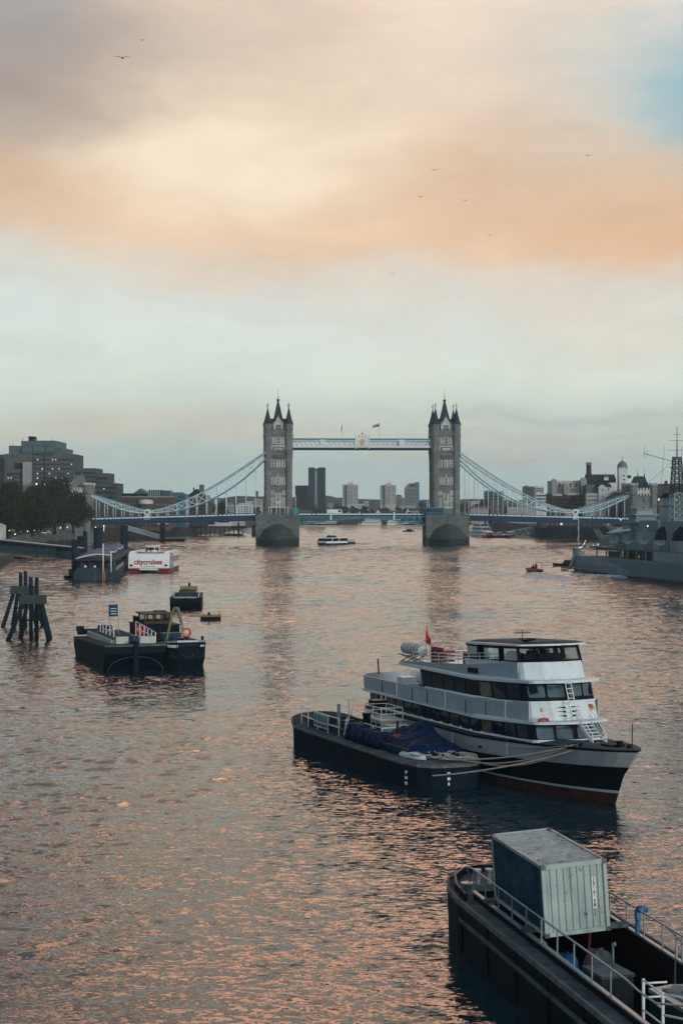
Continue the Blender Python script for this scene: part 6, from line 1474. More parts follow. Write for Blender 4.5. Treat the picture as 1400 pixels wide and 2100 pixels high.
# open boat deck with awnings and dark bays
for x0, x1 in ((-4, 7), (9, 20), (22, 35)): m = MB(wx); m.bb(x0, x1, -8.0, -7.4, 6.3, 9.0); m.build('deck_bay', 'cabin black', WS)
for x in (-14, -5, 8, 14, 21, 28, 35.6): m = MB(wx); m.bb(x-.3, x+.3, -8.6, -8.2, 6.0, 9.2); m.build('deck_pillar', 'warship teal', WS)
m = MB(wx); m.loft([[(-32, -7.5, 8.3), (-32, -1, 9.2), (-32, -1, 9.05), (-32, -7.5, 8.1)], [(6, -9.4, 8.5), (6, -3, 9.5), (6, -3, 9.35), (6, -9.4, 8.3)]]); m.build('awning', 'awning', WS)
m = MB(wx); m.bb(-20, 60, -9.3, 9.3, 9.1, 9.6); m.bb(-33, -20, -5.5, 5.5, 9.1, 9.5); m.build('upper_deck', 'warship dark', WS)
m = MB(wx); m.box((15, -9.0, 7.2), (1.2, .2, 1.7), ry=.25); m.build('notice_board', 'timber', WS) if 'timber' in MATS else m.build('notice_board', mat('timber', (.16, .12, .08), .8, noise=.4, nscale=2), WS)
# gun turrets with barrels
def turret(x, y, z, s, elev, label_parts='turret', dirx=-1):
    m = MB(wx); P = [(-3.4*s, -2.9*s), (2.6*s, -2.9*s), (3.9*s, -1.2*s), (3.9*s, 1.2*s), (2.6*s, 2.9*s), (-3.4*s, 2.9*s)]
    P = [(x+dirx*a, y+b_) for a, b_ in P]
    m.loft([[(a, b_, z) for a, b_ in P], [(a, b_, z+1.9*s) for a, b_ in P], [(x+(a-x)*.72, y+(b_-y)*.8, z+2.9*s) for a, b_ in P]]); t = m.build('gun_turret', 'warship teal', WS)
    for q in (-1.3, 0, 1.3): m = MB(wx); m.tube([(x+dirx*3.5*s, y+q*s, z+1.7*s), (x+dirx*(3.5+6.2*math.cos(elev))*s, y+q*s, z+(1.7+6.2*math.sin(elev))*s)], [.3*s, .2*s], 8); m.build('gun_barrel', 'warship light', t)
turret(-19, 0, 9.6, 1.0, R(28)); turret(-10, 0, 12.0, 1.0, R(20))
m = MB(wx); m.lathe([(3.3, 9.4), (3.3, 12.0)], (-10, 0, 0), 16); m.build('barbette', 'warship light', WS)
# secondary mounts along the side
for x, z, s in ((4, 9.6, .62), (15, 9.6, .62), (28, 9.6, .75), (40, 9.6, .7)):
    m = MB(wx); m.loft([[(x-2.6*s, -8.6, z), (x+2.6*s, -8.6, z), (x+2.6*s, -4.4, z), (x-2.6*s, -4.4, z)], [(x-2.4*s, -8.9, z+2*s), (x+2.4*s, -8.9, z+2*s), (x+2.4*s, -4.6, z+2.4*s), (x-2.4*s, -4.6, z+2.4*s)], [(x-1.6*s, -8, z+3.4*s), (x+1.6*s, -8, z+3.4*s), (x+1.6*s, -5.5, z+3.6*s), (x-1.6*s, -5.5, z+3.6*s)]]); t = m.build('gun_mount', 'warship light' if x < 0 else 'warship teal', WS)
    m = MB(wx); [m.tube([(x, -8.6+q, z+1.6*s), (x-5*s, -9.6+q, z+2.9*s)], [.16, .12], 6) for q in (0, 1.0)]; m.build('gun_barrel', 'awning', t)
# after superstructure with bridge platforms
def blk(name, x0, x1, y0, y1, z0, z1, mt, tp=.0):
    m = MB(wx); m.loft([[(x0, y0, z0), (x1, y0, z0), (x1, y1, z0), (x0, y1, z0)], [(x0+tp, y0+tp, z1), (x1-tp, y0+tp, z1), (x1-tp, y1-tp, z1), (x0+tp, y1-tp, z1)]]); return m.build(name, mt, WS)
blk('after_house', -3, 14, -5.5, 5.5, 9.6, 13.4, 'warship teal'); blk('after_house', 1, 12, -4.8, 4.8, 13.4, 16.4, 'warship light', .3); blk('control_tower', 4, 10, -3.8, 3.8, 16.4, 18.6, 'warship teal', .5)
blk('platform', 0, 12.5, -5.6, 5.6, 16.1, 16.5, 'warship dark'); blk('director_house', 5, 9.5, -3.2, 3.2, 18.6, 19.9, 'warship light', .2); blk('platform', 3.5, 11, -4.6, 4.6, 18.3, 18.6, 'warship light'); blk('wing_cabin', 5, 10, -6.8, -4.6, 11.0, 15.6, 'warship light', .3); blk('wing_cabin', -2.5, 2.5, -6.6, -4.6, 9.6, 12.6, 'warship light', .3)
m = MB(wx); m.bb(4.5, 10, -3.4, 3.4, 19.9, 20.1); [m.tube([(5+i*.8, -3.3, 20.1), (5+i*.8, -3.3, 20.9)], .05, 4) for i in range(7)]; m.tube([(4.8, -3.3, 20.9), (10, -3.3, 20.9)], .05, 4); m.build('director_platform', 'warship light', WS)
blk('side_house', 15, 21, -6.4, 0, 9.6, 14.0, 'warship light', .4); blk('side_house', 14, 20, -5, 3, 14.0, 17.0, 'warship teal', .4)
m = MB(wx); m.loft([[(-6, -8.0, 13.3), (2, -3.0, 15.6), (15, -8.0, 14.3)], [(-6, -7.9, 13.4), (2, -3.0, 15.75), (15, -7.9, 14.4)]]); m.build('sail_awning', 'awning', WS)
for i, (x, y, z, c) in enumerate(((1.4, -5.4, 17.1, 'bulb blue'), (22, -5.2, 15.6, 'bulb warm'), (-22, -3, 9.9, 'bulb white'))):
    m = MB(wx); m.lathe([(.05, -.22), (.17, 0), (.05, .22)], (x, y, z), 8); m.build('deck_lamp', c, WS)
# string of festoon bulbs at the stern
m = MB(wx); P = sagline(Vector((-41, -1, 8.2)), Vector((-31, -4, 10.8)), .6, 16)+sagline(Vector((-31, -4, 9.2)), Vector((-23, -5, 9.7)), .4, 10)[1:]
for p in P: m.lathe([(.02, -.12), (.09, 0), (.02, .12)], p, 5)
m.build('festoon_lights', 'bulb white', WS)
# boats under black domes, funnels and masts
for x in (33.7, 46):
    m = MB(wx); m.lathe([(2.9, 11.4), (2.9, 12.4), (2.5, 14.2), (1.5, 15.4), (.05, 15.9)], (x, -5.4, 0), 16); m.build('covered_mount', 'cabin black', WS)
    m = MB(wx); m.lathe([(3.1, 9.6), (3.1, 12.2)], (x, -5.4, 0), 16); m.build('gun_tub', 'warship light', WS)
for x in (24.5, 52):
    m = MB(wx); P = [(3.0*math.cos(a), 1.9*math.sin(a)) for a in [2*math.pi*k/16 for k in range(16)]]
    m.loft([[(x+a, b_, 9.6) for a, b_ in P], [(x+a*.96, b_*.96, 23.2) for a, b_ in P]], smooth=True); f = m.build('funnel', 'warship light', WS)
    m = MB(wx); m.loft([[(x+a*1.06, b_*1.08, z) for a, b_ in P] for z in (23.0, 23.5)]+[[(x+a*.8, b_*.8, 24.1) for a, b_ in P]]); m.loft([[(x+a*1.03, b_*1.03, z) for a, b_ in P] for z in (20.6, 20.75)]); m.build('funnel_cap', 'cabin black', f)
def lattice(name, x, y, z0, z1, w0, w1, mt, n=9):
    m = MB(wx); c4 = ((-1, -1), (1, -1), (1, 1), (-1, 1))
    W = lambda k: w0+(w1-w0)*k
    for a, b_ in c4: m.beam((x+a*W(0), y+b_*W(0), z0), (x+a*W(1), y+b_*W(1), z1), .28)
    for i in range(n):
        k0, k1 = i/n, (i+1)/n; za, zb = z0+(z1-z0)*k0, z0+(z1-z0)*k1
        for j in range(4):
            (a, b_), (c, d) = c4[j], c4[(j+1) % 4]
            m.beam((x+a*W(k0), y+b_*W(k0), za), (x+c*W(k1), y+d*W(k1), zb), .13); m.beam((x+c*W(k0), y+d*W(k0), za), (x+a*W(k1), y+b_*W(k1), zb), .13); m.beam((x+a*W(k1), y+b_*W(k1), zb), (x+c*W(k1), y+d*W(k1), zb), .15)
    return m.build(name, mt, WS)
lattice('mast_lower', 31, 0, 9.6, 24, 1.9, 1.5, 'warship light'); ml = lattice('mast_upper', 31, 0, 24, 33, 1.5, .9, 'cabin black', 7)
m = MB(wx)
m.tube([(31, 0, 33), (31, 0, 41)], [.2, .08], 6)
for z, w in ((24.2, 2.6), (30.6, 3.2), (33.2, 2.2)): m.bb(31-w/2, 31+w/2, -w/2, w/2, z-.12, z+.12)
for z, w in ((35, 3.2), (37.4, 2.2), (39, 1.2)): m.beam((31, -w, z), (31, w, z), .12)
m.beam((31, -1, 32), (28, -9, 34.2), .16); m.beam((28, -9, 33), (28, -9, 36), .1); m.beam((28, -8, 33), (28, -8, 35), .07)
for q in (-5, 4): m.tube([(27, q, 9.6), (29, q*.6, 36)], .05, 4)
m.build('topmast', 'warship dark', WS)
m = MB(wx); m.tube([(23, 2, 21), (31, 1.5, 24)], .1, 5); m.tube([(-3, 0, 22.4), (31, 0, 33)], .035, 4); m.tube([(-42.5, 0, 17), (-3, 0, 24)], .03, 4); m.build('rigging', 'dark iron', WS)
blk('forward_house', 34, 60, -6, 6, 9.6, 17, 'warship teal', .4)
for y in (-9.3,):
    m = MB(wx); m.bb(-20, 60, y-.03, y+.03, 10.5, 10.58); m.bb(-20, 60, y-.03, y+.03, 10.05, 10.1); [m.bb(-20+i*2, -19.9+i*2, y-.03, y+.03, 9.6, 10.6) for i in range(40)]; m.build('guard_rail', 'warship light', WS)
m = MB(wx); m.tube([(50+.5*math.cos(a*math.pi/6), -9.4, 10.3+.5*math.sin(a*math.pi/6)) for a in range(12)], .13, 6, closed=True); m.build('lifebuoy', 'life red', WS)
smallboat('tender', 'low dark raft boat with hoop frame off the warship stern', 'boat', (71, 545, 0), R(175), 9, 2.6, .8, 'cabin black', 'cabin black')
# ================================================================ banks, trees and the city behind
mat('ground', (.10, .10, .09), .95, noise=.4, nscale=.05)
mat('quay top', (.13, .13, .12), .9, noise=.3, nscale=.1)
mat('mud', (.10, .085, .07), .55, noise=.5, nscale=.15, rgb2=(.05, .045, .04))
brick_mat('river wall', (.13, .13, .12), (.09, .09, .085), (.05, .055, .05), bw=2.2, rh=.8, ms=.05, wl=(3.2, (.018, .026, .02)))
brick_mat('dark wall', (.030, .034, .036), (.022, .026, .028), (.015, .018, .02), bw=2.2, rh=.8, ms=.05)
def bank(name, poly, z, m_='ground', label=None):
    b = MB(); b.prism(poly, -3, z); return tag(b.build(name, m_), label or 'paved river bank ground behind the wall', 'ground', kind='structure')
GL = 6.5
left_line = [(-88, 300), (-93, 440), (-104, 520), (-118, 620), (-132, 720), (-136, 800), (-127, 858), (-128, 885), (-121, 960), (-116, 1000), (-100, 1080), (-92, 1250), (-86, 1560), (-70, 1820), (-40, 1875)]
far_line = [(-40, 1875), (40, 1885), (150, 1878)]
right_line = [(150, 1878), (128, 1560), (118, 1480), (116, 1080), (112, 1000), (128, 960), (150, 930), (158, 880), (150, 845), (140, 800), (120, 700), (112, 600), (108, 400), (100, 250)]
bank('ground', [(x, y) for x, y in left_line]+[(-40, 4300), (-1500, 4300), (-1500, 300)], GL)
bank('ground', [(-40, 1875), (40, 1885), (150, 1878), (150, 4300), (-40, 4300)], GL-.004, label='far bank ground at the river bend')
bank('ground', [(x, y) for x, y in right_line]+[(1500, 250), (1500, 4300), (150, 4300)], GL, label='right river bank ground')
def river_wall(line, m_, label, top=GL+.9, th=.8, side=1):
    b = MB(); rg = []
    for i, (x, y) in enumerate(line):
        a = Vector(line[max(i-1, 0)]); c = Vector(line[min(i+1, len(line)-1)]); d = (c-a).normalized(); n = Vector((d.y, -d.x))*side
        p = Vector((x, y)); q = p+n*.35; r_ = p-n*th
        rg.append([(q.x+n.x*.5, q.y+n.y*.5, -2), (q.x, q.y, top), (r_.x, r_.y, top), (r_.x, r_.y, -2)])
    b.loft(rg, closed=True); return tag(b.build('river_wall', m_), label, 'wall')
river_wall(left_line[:8], 'river wall', 'stone embankment wall below the trees on the left bank')
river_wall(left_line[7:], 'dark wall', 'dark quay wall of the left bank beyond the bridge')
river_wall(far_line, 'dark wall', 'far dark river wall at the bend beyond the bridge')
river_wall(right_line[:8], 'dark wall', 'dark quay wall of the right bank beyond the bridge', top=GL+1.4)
river_wall(right_line[7:], 'river wall', 'stone embankment wall behind the warship')
# foreshore
def shore(pts, w, label, z0=1.1, side=1):
    b = MB(); rnd = random.Random(5); rg = []
    for i, (x, y) in enumerate(pts):
        a = Vector(pts[max(i-1, 0)]); c = Vector(pts[min(i+1, len(pts)-1)]); d = (c-a).normalized(); n = Vector((d.y, -d.x))*side
        W_ = w*(1+rnd.uniform(-.4, .4)); rg.append([(x-n.x*.2, y-n.y*.2, z0), (x+n.x*W_*.5, y+n.y*W_*.5, z0*.5), (x+n.x*W_, y+n.y*W_, -.25)])
    b.loft(rg, cap=False, closed=False); return tag(b.build('foreshore', 'mud', None, fix=False), label, 'beach', kind='structure')
shore(left_line[3:7], 7, 'strip of muddy beach under the left river wall'); shore(left_line[8:11], 12, 'mud strip under the far left quay'); shore(right_line[3:7], 10, 'mud strip under the right quay', side=1)
# ---- moored floating jetty and walkways beyond the bridge
brick_mat('brown brick', (.13, .085, .065), (.10, .07, .055), (.10, .09, .08), bw=.9, rh=.3, ms=.02)
brick_mat('dark brick', (.055, .042, .038), (.04, .034, .032), (.03, .028, .027), bw=.9, rh=.3, ms=.02)
mat('concrete', (.125, .135, .135), .9, noise=.25, nscale=.15, streak=.5)
mat('concrete light', (.30, .31, .30), .9, noise=.2, nscale=.12, streak=.3)
mat('render white', (.58, .60, .58), .8, noise=.15, nscale=.15, streak=.2)
mat('facade pale', (.42, .43, .40), .8, noise=.15, nscale=.2)
mat('dark cladding', (.035, .045, .05), .5, noise=.2, nscale=.2)
mat('facade blue', (.05, .12, .17), .4)
mat('glass roof', (.06, .09, .11), .2)
mat('lit window', (.8, .75, .6), .5, emit=(1, .93, .78), estr=.42)
mat('zinc', (.10, .14, .155), .5, noise=.2, nscale=.3, streak=.3)
mat('copper dome', (.12, .17, .18), .5, noise=.2)
mat('tile red', (.22, .08, .05), .8)
mat('foliage dark', (.05, .066, .03), .9, noise=.5, nscale=.25, rgb2=(.075, .072, .030), spec=.1)
mat('foliage brown', (.085, .062, .022), .9, noise=.5, nscale=.25, rgb2=(.035, .045, .018), spec=.1)
mat('bark', (.04, .035, .03), .95)
class Bld:
    """a building in its own frame: x along the front (to the right), front face at y = 0, y away from the river"""
    def __init__(s, name, label, px0, px1, D, cat='building', z0=GL, depth=14, rz=0, group=None):
        k = D/FPX; s.k = k; s.px0 = px0; s.D = D; s.d = depth; s.z0 = z0
        s.t = thing(name, label, cat, ((px0-700)*k, D, z0), rz, group)
    def X(s, px): return (px-s.px0)*s.k
    def Z(s, py): return EYE-(py-1041)*s.k-s.z0
    def block(s, x0, x1, ytop, m_, ybot=None, y0=0, depth=None, name='wall', roof=None):
        m = MB(); a, b_ = s.X(x0), s.X(x1); zt = s.Z(ytop); zb = 0 if ybot is None else s.Z(ybot); d = depth or s.d
        m.bb(a, b_, y0, y0+d, zb, zt); return m.build(name, m_, s.t)
    def gable(s, x0, x1, yeave, ytop, m_, y0=0, depth=None, axis='y', name='roof', flat=0, over=.3):
        m = MB(); a, b_ = s.X(x0)-over, s.X(x1)+over; ze, zt = s.Z(yeave)-.004, s.Z(ytop); d = depth or s.d; c = (a+b_)/2
        if axis == 'y': m.side([(a, ze), (b_, ze), (c+flat*(b_-a)/2, zt), (c-flat*(b_-a)/2, zt)] if flat else [(a, ze), (b_, ze), (c, zt)], 'y', y0-over, y0+d+over)
        else: m.side([(y0-over, ze), (y0+d+over, ze), (y0+d/2, zt)], 'x', a, b_)
        return m.build(name, m_, s.t)
    def grid(s, x0, x1, ytop, ybot, nx, nz, wf=.5, hf=.55, y0=0, m_='window glass', frame=None, lit=0, seed=1, skip=0, maxn=95, litm='lit window'):
        rnd = random.Random(seed); W_ = (s.X(x1)-s.X(x0))/nx; H_ = (s.Z(ytop)-s.Z(ybot))/nz; cnt = 0
        for j in range(nz):
            for i in range(nx):
                if skip and rnd.random() < skip: continue
                cx = s.X(x0)+(i+.5)*W_; cz = s.Z(ybot)+(j+.5)*H_; m = MB(); m.bb(cx-W_*wf/2, cx+W_*wf/2, y0-.06, y0+.02, cz-H_*hf/2, cz+H_*hf/2)
                m.build('window', litm if rnd.random() < lit else m_, s.t)
    def bands(s, x0, x1, ytop, ybot, n, hf=.45, y0=0, m_='window glass', name='window_band', proud=.08):
        H_ = (s.Z(ytop)-s.Z(ybot))/n
        for j in range(n):
            m = MB(); cz = s.Z(ybot)+(j+.5)*H_; m.bb(s.X(x0), s.X(x1), y0-proud, y0+.02, cz-H_*hf/2, cz+H_*hf/2); m.build(name, m_, s.t)
    def tube(s, x, y0, ytop, ybot, r, m_, name, n=8, r2=None):
        m = MB(); m.tube([(s.X(x), y0, s.Z(ybot)), (s.X(x), y0, s.Z(ytop))], [r, r2 or r], n); return m.build(name, m_, s.t)
# ---- stepped concrete hotel, far left
H = Bld('stepped_hotel', 'large stepped brutalist hotel with window bands on the left skyline', -40, 237, 985, depth=40)
H.block(-40, 9, 932, 'concrete', y0=6); H.block(9, 66, 931, 'concrete', depth=38); H.block(66, 150, 931, 'concrete', depth=36, y0=3); H.block(150, 193, 960, 'concrete', y0=6, depth=30); H.block(193, 218, 970, 'concrete', y0=9, depth=26); H.block(190, 237, 991, 'concrete', y0=1, depth=34)
H.block(16, 47, 914, 'zinc', ybot=931, y0=3); H.block(40, 67, 904, 'zinc', ybot=931, y0=5); H.block(66, 110, 903, 'zinc', ybot=931, y0=6); H.block(108, 125, 918, 'zinc', ybot=931, y0=4); H.block(53, 65, 894, 'dark cladding', ybot=905, y0=8, depth=8)
for x0, x1 in ((42, 66), (66, 92), (92, 110)):
    m = MB(); a, b_ = H.X(x0), H.X(x1); m.side([(1.5, H.Z(931)), (1.0, H.Z(925)), (2.5, H.Z(915)), (8, H.Z(912)), (8, H.Z(931))], 'x', a+.2, b_-.2)
    for i in range(9): xx = a+(b_-a)*(i+.5)/9; m.beam((xx, 1.1, H.Z(930)), (xx, 2.4, H.Z(915)), .18, .2)
    m.build('metal_bay', 'zinc', H.t)
for x, yt in ((41, 897), (103, 899), (110, 908), (70, 898), (20, 910)): H.tube(x, 8, yt, 915, .12, 'dark iron', 'aerial', 5)
H.bands(67, 149, 938, 995, 6, .34, y0=3, m_='dark cladding'); H.bands(150, 192, 966, 1000, 4, .34, y0=6, m_='dark cladding'); H.bands(193, 217, 976, 996, 2, .34, y0=9, m_='dark cladding'); H.bands(191, 236, 996, 1026, 3, .34, y0=1, m_='dark cladding'); H.bands(13, 45, 975, 1020, 5, .34, m_='dark cladding', proud=.3)
H.grid(90, 148, 938, 995, 9, 6, .42, .22, y0=2.9, m_='glass roof', lit=.22, seed=4); H.grid(70, 90, 938, 995, 2, 6, .32, .22, y0=2.9, m_='glass roof', lit=.2, seed=9); H.grid(152, 236, 998, 1026, 9, 3, .4, .2, y0=.9, m_='glass roof', lit=.18, seed=6); H.grid(14, 44, 976, 1020, 5, 5, .45, .2, y0=-.3, m_='glass roof', lit=.25, seed=2); H.grid(152, 191, 967, 992, 5, 3, .4, .2, y0=5.9, m_='glass roof', lit=.2, seed=3)
H.block(48, 66, 948, 'concrete light', ybot=1010, y0=-2.5, depth=3, name='stair_tower'); H.block(30, 46, 950, 'dark cladding', ybot=962, y0=-.25, depth=.3, name='dark_panel'); H.block(14, 43, 970, 'shop glow', ybot=975, y0=-.5, depth=.5, name='red_fascia'); H.block(88, 90, 931, 'dark cladding', y0=2.8, depth=.3, name='joint'); H.block(-40, 8, 935, 'window glass', ybot=941, y0=5.8, depth=.3, name='window_band')
H.block(75, 112, 990, 'zinc', y0=-14, depth=10, name='low_annex'); H.gable(108, 140, 1003, 986, 'zinc', y0=-14, depth=10)
for x in (84, 100): m = MB(); m.lathe([(.1, -.45), (.45, 0), (.1, .45)], (H.X(x), -14.4, H.Z(994)), 8); m.build('lamp', 'bulb warm', H.t)
# ---- buildings behind the left side span
W1 = Bld('brick_warehouse', 'long brown brick warehouse with pale bay and glass roof lights behind the left chain', 240, 352, 1010, depth=26)
W1.block(240, 352, 1020, 'brown brick'); W1.block(238, 354, 1018, 'concrete light', ybot=1020.5, y0=-.6, depth=27.2, name='cornice'); W1.block(242, 270, 1012, 'dark cladding', ybot=1018, y0=3, depth=18)
W1.gable(272, 302, 1013, 1002, 'zinc', y0=2, depth=18); W1.block(274, 300, 1013, 'dark cladding', ybot=1018, y0=2, depth=18); W1.block(302, 330, 1005, 'glass roof', ybot=1018, y0=3, depth=16); W1.block(331, 347, 1006, 'glass roof', ybot=1018, y0=4, depth=16)
for i in range(6): W1.block(303+i*4.5, 303.6+i*4.5, 1005, 'bridge white', ybot=1018, y0=2.8, depth=.2, name='glazing_bar')
W1.grid(243, 290, 1024, 1052, 9, 3, .42, .5, frame=1); W1.grid(318, 350, 1024, 1052, 7, 3, .45, .5, m_='glass roof')
m = MB(); m.lathe([(4.2, W1.Z(1056)), (4.2, W1.Z(1032)), (4.3, W1.Z(1031))], (W1.X(299), 0, 0), 16); m.build('bay_tower', 'brown brick', W1.t)
m = MB(); m.lathe([(4.4, W1.Z(1034)), (4.4, W1.Z(1028)), (3.8, W1.Z(1026)), (.2, W1.Z(1024))], (W1.X(299), 0, 0), 16); m.build('bay_cap', 'render white', W1.t)
for i in range(4): W1.block(322+i*8, 326+i*8, 1035, 'concrete light', ybot=1037, y0=-1.4, depth=1.4, name='balcony')
B2 = Bld('blue_wrapped_building', 'blue sheeted building block right of the brick warehouse', 345, 380, 1050, depth=18); B2.block(345, 380, 1013, 'facade blue'); B2.block(349, 374, 1010, 'facade blue', ybot=1013, y0=3, depth=9, name='roof_plant'); B2.grid(347, 379, 1016, 1040, 6, 3, .5, .4)
B3 = Bld('gabled_warehouse', 'dark gabled warehouse with a square tank on the roof', 378, 425, 1120, depth=24); B3.block(378, 425, 1016, 'dark brick'); B3.gable(385, 420, 1017, 1003, 'dark cladding', depth=22); B3.block(407, 416, 994, 'zinc', ybot=1008, y0=6, depth=4, name='water_tank'); B3.block(378, 388, 1019, 'concrete light', y0=-1, depth=2); B3.grid(390, 423, 1022, 1050, 5, 3, .45, .5); B3.tube(396, 5, 1000, 1010, .5, 'dark brick', 'chimney')
B4 = Bld('white_flats', 'pale low block of flats seen through the left hangers', 455, 520, 1500, depth=18); B4.block(485, 517, 1036, 'render white'); B4.block(455, 480, 1036, 'concrete light', y0=2); B4.grid(487, 516, 1038, 1055, 5, 4, .55, .5); B4.grid(456, 479, 1039, 1054, 5, 3, .5, .45, y0=2); B4.block(489, 513, 1032, 'facade pale', ybot=1036, y0=3, depth=9)
B5 = Bld('balcony_flats', 'dark flats with white balconies between warehouse and hangers', 415, 458, 1300, depth=16); B5.block(424, 447, 1030, 'concrete'); B5.block(440, 446, 1024, 'bridge white', ybot=1056, y0=-.8, depth=.8, name='stair_frame'); B5.grid(425, 440, 1033, 1054, 3, 4, .6, .5); B5.block(447, 458, 1040, 'brown brick', y0=3)
B6 = Bld('quay_pavilion', 'long low white pavilion standing on piles over the left quay', 372, 528, 1130, z0=8.6, depth=14)
B6.block(372, 444, 1067, 'facade pale', ybot=1080); B6.block(444, 474, 1066, 'render white', ybot=1080); B6.block(474, 500, 1068, 'facade pale', ybot=1079, y0=2)
B6.bands(380, 440, 1070, 1077, 1, .7, name='window_band'); B6.bands(446, 470, 1069, 1073, 1, .6); B6.block(370, 505, 1079.5, 'dark iron', ybot=1082, y0=-1.5, depth=17, name='deck')
for i in range(14): q = MB(); q.tube([(B6.X(374+i*9.6), -1, -11), (B6.X(374+i*9.6), -1, B6.Z(1081))], .35, 6); q.build('pile', 'dolphin steel', B6.t)
B7 = Bld('brick_quay_house', 'brown brick house front below the bridge deck on the left quay', 282, 350, 1000, z0=5, depth=5); B7.block(282, 350, 1064, 'brown brick'); B7.grid(284, 348, 1066, 1082, 8, 2, .4, .5, lit=.15, seed=5); B7.block(322, 346, 1062, 'facade pale', ybot=1076, y0=-1.2, depth=1.2, name='white_bay')
# walkways and floating stages beyond the bridge, left and right
def truss_walk(name, label, a, b_, h, w, m_='bridge white', n=10):
    t = thing(name, label, 'footbridge', a, 0); d = Vector(b_)-Vector(a); m = MB(); s_ = Vector((-d.y, d.x, 0)).normalized()*w
    for q in (Vector(), s_):
        m.beam(q, d+q, .28, .35); m.beam(q+Vector((0, 0, h)), d+q+Vector((0, 0, h)), .28, .3)
        for i in range(n):
            p0, p1 = d*(i/n), d*((i+1)/n); up = Vector((0, 0, h)); m.beam(p0+q, (p0+p1)/2+q+up, .2); m.beam((p0+p1)/2+q+up, p1+q, .2)
    m.build('truss', m_, t); f = MB(); f.loft([[(0, 0, -.15), (s_.x, s_.y, -.15), (s_.x, s_.y, .1), (0, 0, .1)], [tuple(d+Vector((0, 0, -.15))), tuple(d+s_+Vector((0, 0, -.15))), tuple(d+s_+Vector((0, 0, .1))), tuple(d+Vector((0, 0, .1)))]]); f.build('deck', 'galvanised', t)
    return t
p = lambda x, y, D: tuple(atD(x, y, D))
truss_walk('quay_gangway', 'white truss gangway slanting down below the left side span', p(258, 1086, 935), p(328, 1106, 940), 2.3, 2, n=14)
truss_walk('quay_gangway', 'small pale walkway left of the left bridge pier', p(460, 1080, 1150), p(514, 1096, 1120), 1.8, 2, n=12)
truss_walk('quay_gangway', 'white zigzag truss gangway rising to the right quay', p(1046, 1103, 1035), p(1140, 1086, 1020), 4.0, 2.5, n=8)
for nm, lb, x0, x1, D, h in (('floating_stage', 'pale floating stage at the foot of the left gangway', 325, 378, 930, 1.6), ('floating_stage', 'floating stage left of the left bridge pier', 462, 496, 1120, 1.4), ('floating_stage', 'dark floating stage among the boats on the right', 1008, 1060, 1040, 1.4)):
    k = D/FPX; t = thing(nm, lb, 'pontoon', ((x0-700)*k, D, 0)); L_ = (x1-x0)*k; m = MB(); m.bb(0, L_, 0, 6, -1, h); m.build('float', 'cabin black', t)
    m = MB(); m.bb(0, L_, -.1, 0, h+.1, h+1.0) if x0 == 325 else m.bb(0, L_, -.06, 0, h+.9, h+1.0); m.build('railing', 'galvanised', t)
for i, (x, D, yt) in enumerate(((331, 925, 1068), (336, 922, 1070), (489, 1115, 1072), (518, 1100, 1078), (522, 1096, 1076))):
    m = MB(); c = atD(x, 1100, D); m.tube([(0, 0, -2), (0, 0, EYE-(yt-1041)*D/FPX)], .7, 8); o = m.build('mooring_pile', 'dolphin steel', None); o.location = (c.x, D, 0); tag(o, ['dark pile left of the pair at the gangway foot', 'dark pile right of the pair at the gangway foot', 'single pile on the stage left of the bridge pier', 'pile just left of the left bridge pier', 'pile touching the left bridge pier'][i], 'pile', 'piles below the bridge')
# ---- skyline between the towers
S1 = Bld('dark_tower_block', 'tall dark slab tower with a glazed slot between the bridge towers', 632, 667, 2050, depth=20)
S1.block(632, 644.5, 959, 'dark cladding'); S1.block(651.5, 667, 959, 'dark cladding'); S1.block(644.5, 651.5, 961, 'facade blue', y0=1.5, depth=16)
S1.grid(645, 651, 966, 1034, 1, 17, .7, .55, y0=1.5, m_='facade pale'); 
for x in (635, 638.5, 641.5, 654.5, 658, 661.5, 664.5): S1.block(x, x+.5, 960, 'zinc', y0=-.3, depth=.4, name='mullion')
S2 = Bld('dark_office_block', 'lower dark office block attached left of the tall slab', 605, 632, 2080, depth=18); S2.block(605, 631.5, 996, 'dark cladding'); S2.grid(606, 631, 998, 1034, 8, 10, .55, .4, m_='zinc', skip=.15)
def tower_flats(x0, x1, D, ytop, label):
    s = Bld('tower_block', label, x0, x1, D, depth=24, group='white residential tower blocks'); w = x1-x0
    s.block(x0, x1, ytop+4, 'facade pale', y0=4, depth=16); s.block(x0+w*.3, x1-w*.28, ytop+3, 'facade pale', depth=24); s.block(x0+w*.35, x0+w*.65, ytop, 'facade pale', ybot=ytop+4, y0=6, depth=9, name='roof_plant'); s.tube(x0+w*.6, 8, ytop-3, ytop+2, .6, 'facade pale', 'tank')
    s.bands(x0+w*.33, x1-w*.31, ytop+6, 1034, 14, .42, m_='zinc', proud=.15); s.grid(x0+.6, x0+w*.28, ytop+6, 1034, 2, 14, .55, .5, y0=4, m_='dark cladding'); s.grid(x1-w*.26, x1-.6, ytop+6, 1034, 2, 14, .55, .5, y0=4, m_='dark cladding')
tower_flats(702, 734, 1950, 990, 'white ribbed tower block just right of the dark slab'); tower_flats(780, 812, 1950, 991, 'white ribbed tower block right of midspan')
S3 = Bld('curved_roof_block', 'small grey block with curved roof behind the right white tower block', 811, 825, 2050, depth=14); S3.block(811, 825, 1019, 'concrete light'); m = MB(); m.side([(S3.X(811), S3.Z(1019)), (S3.X(825), S3.Z(1019)), (S3.X(823), S3.Z(1016)), (S3.X(817), S3.Z(1014.5)), (S3.X(812), S3.Z(1016))], 'y', 0, 14); m.build('roof', 'zinc', S3.t); S3.bands(812, 824, 1021, 1038, 5, .4, m_='dark cladding')
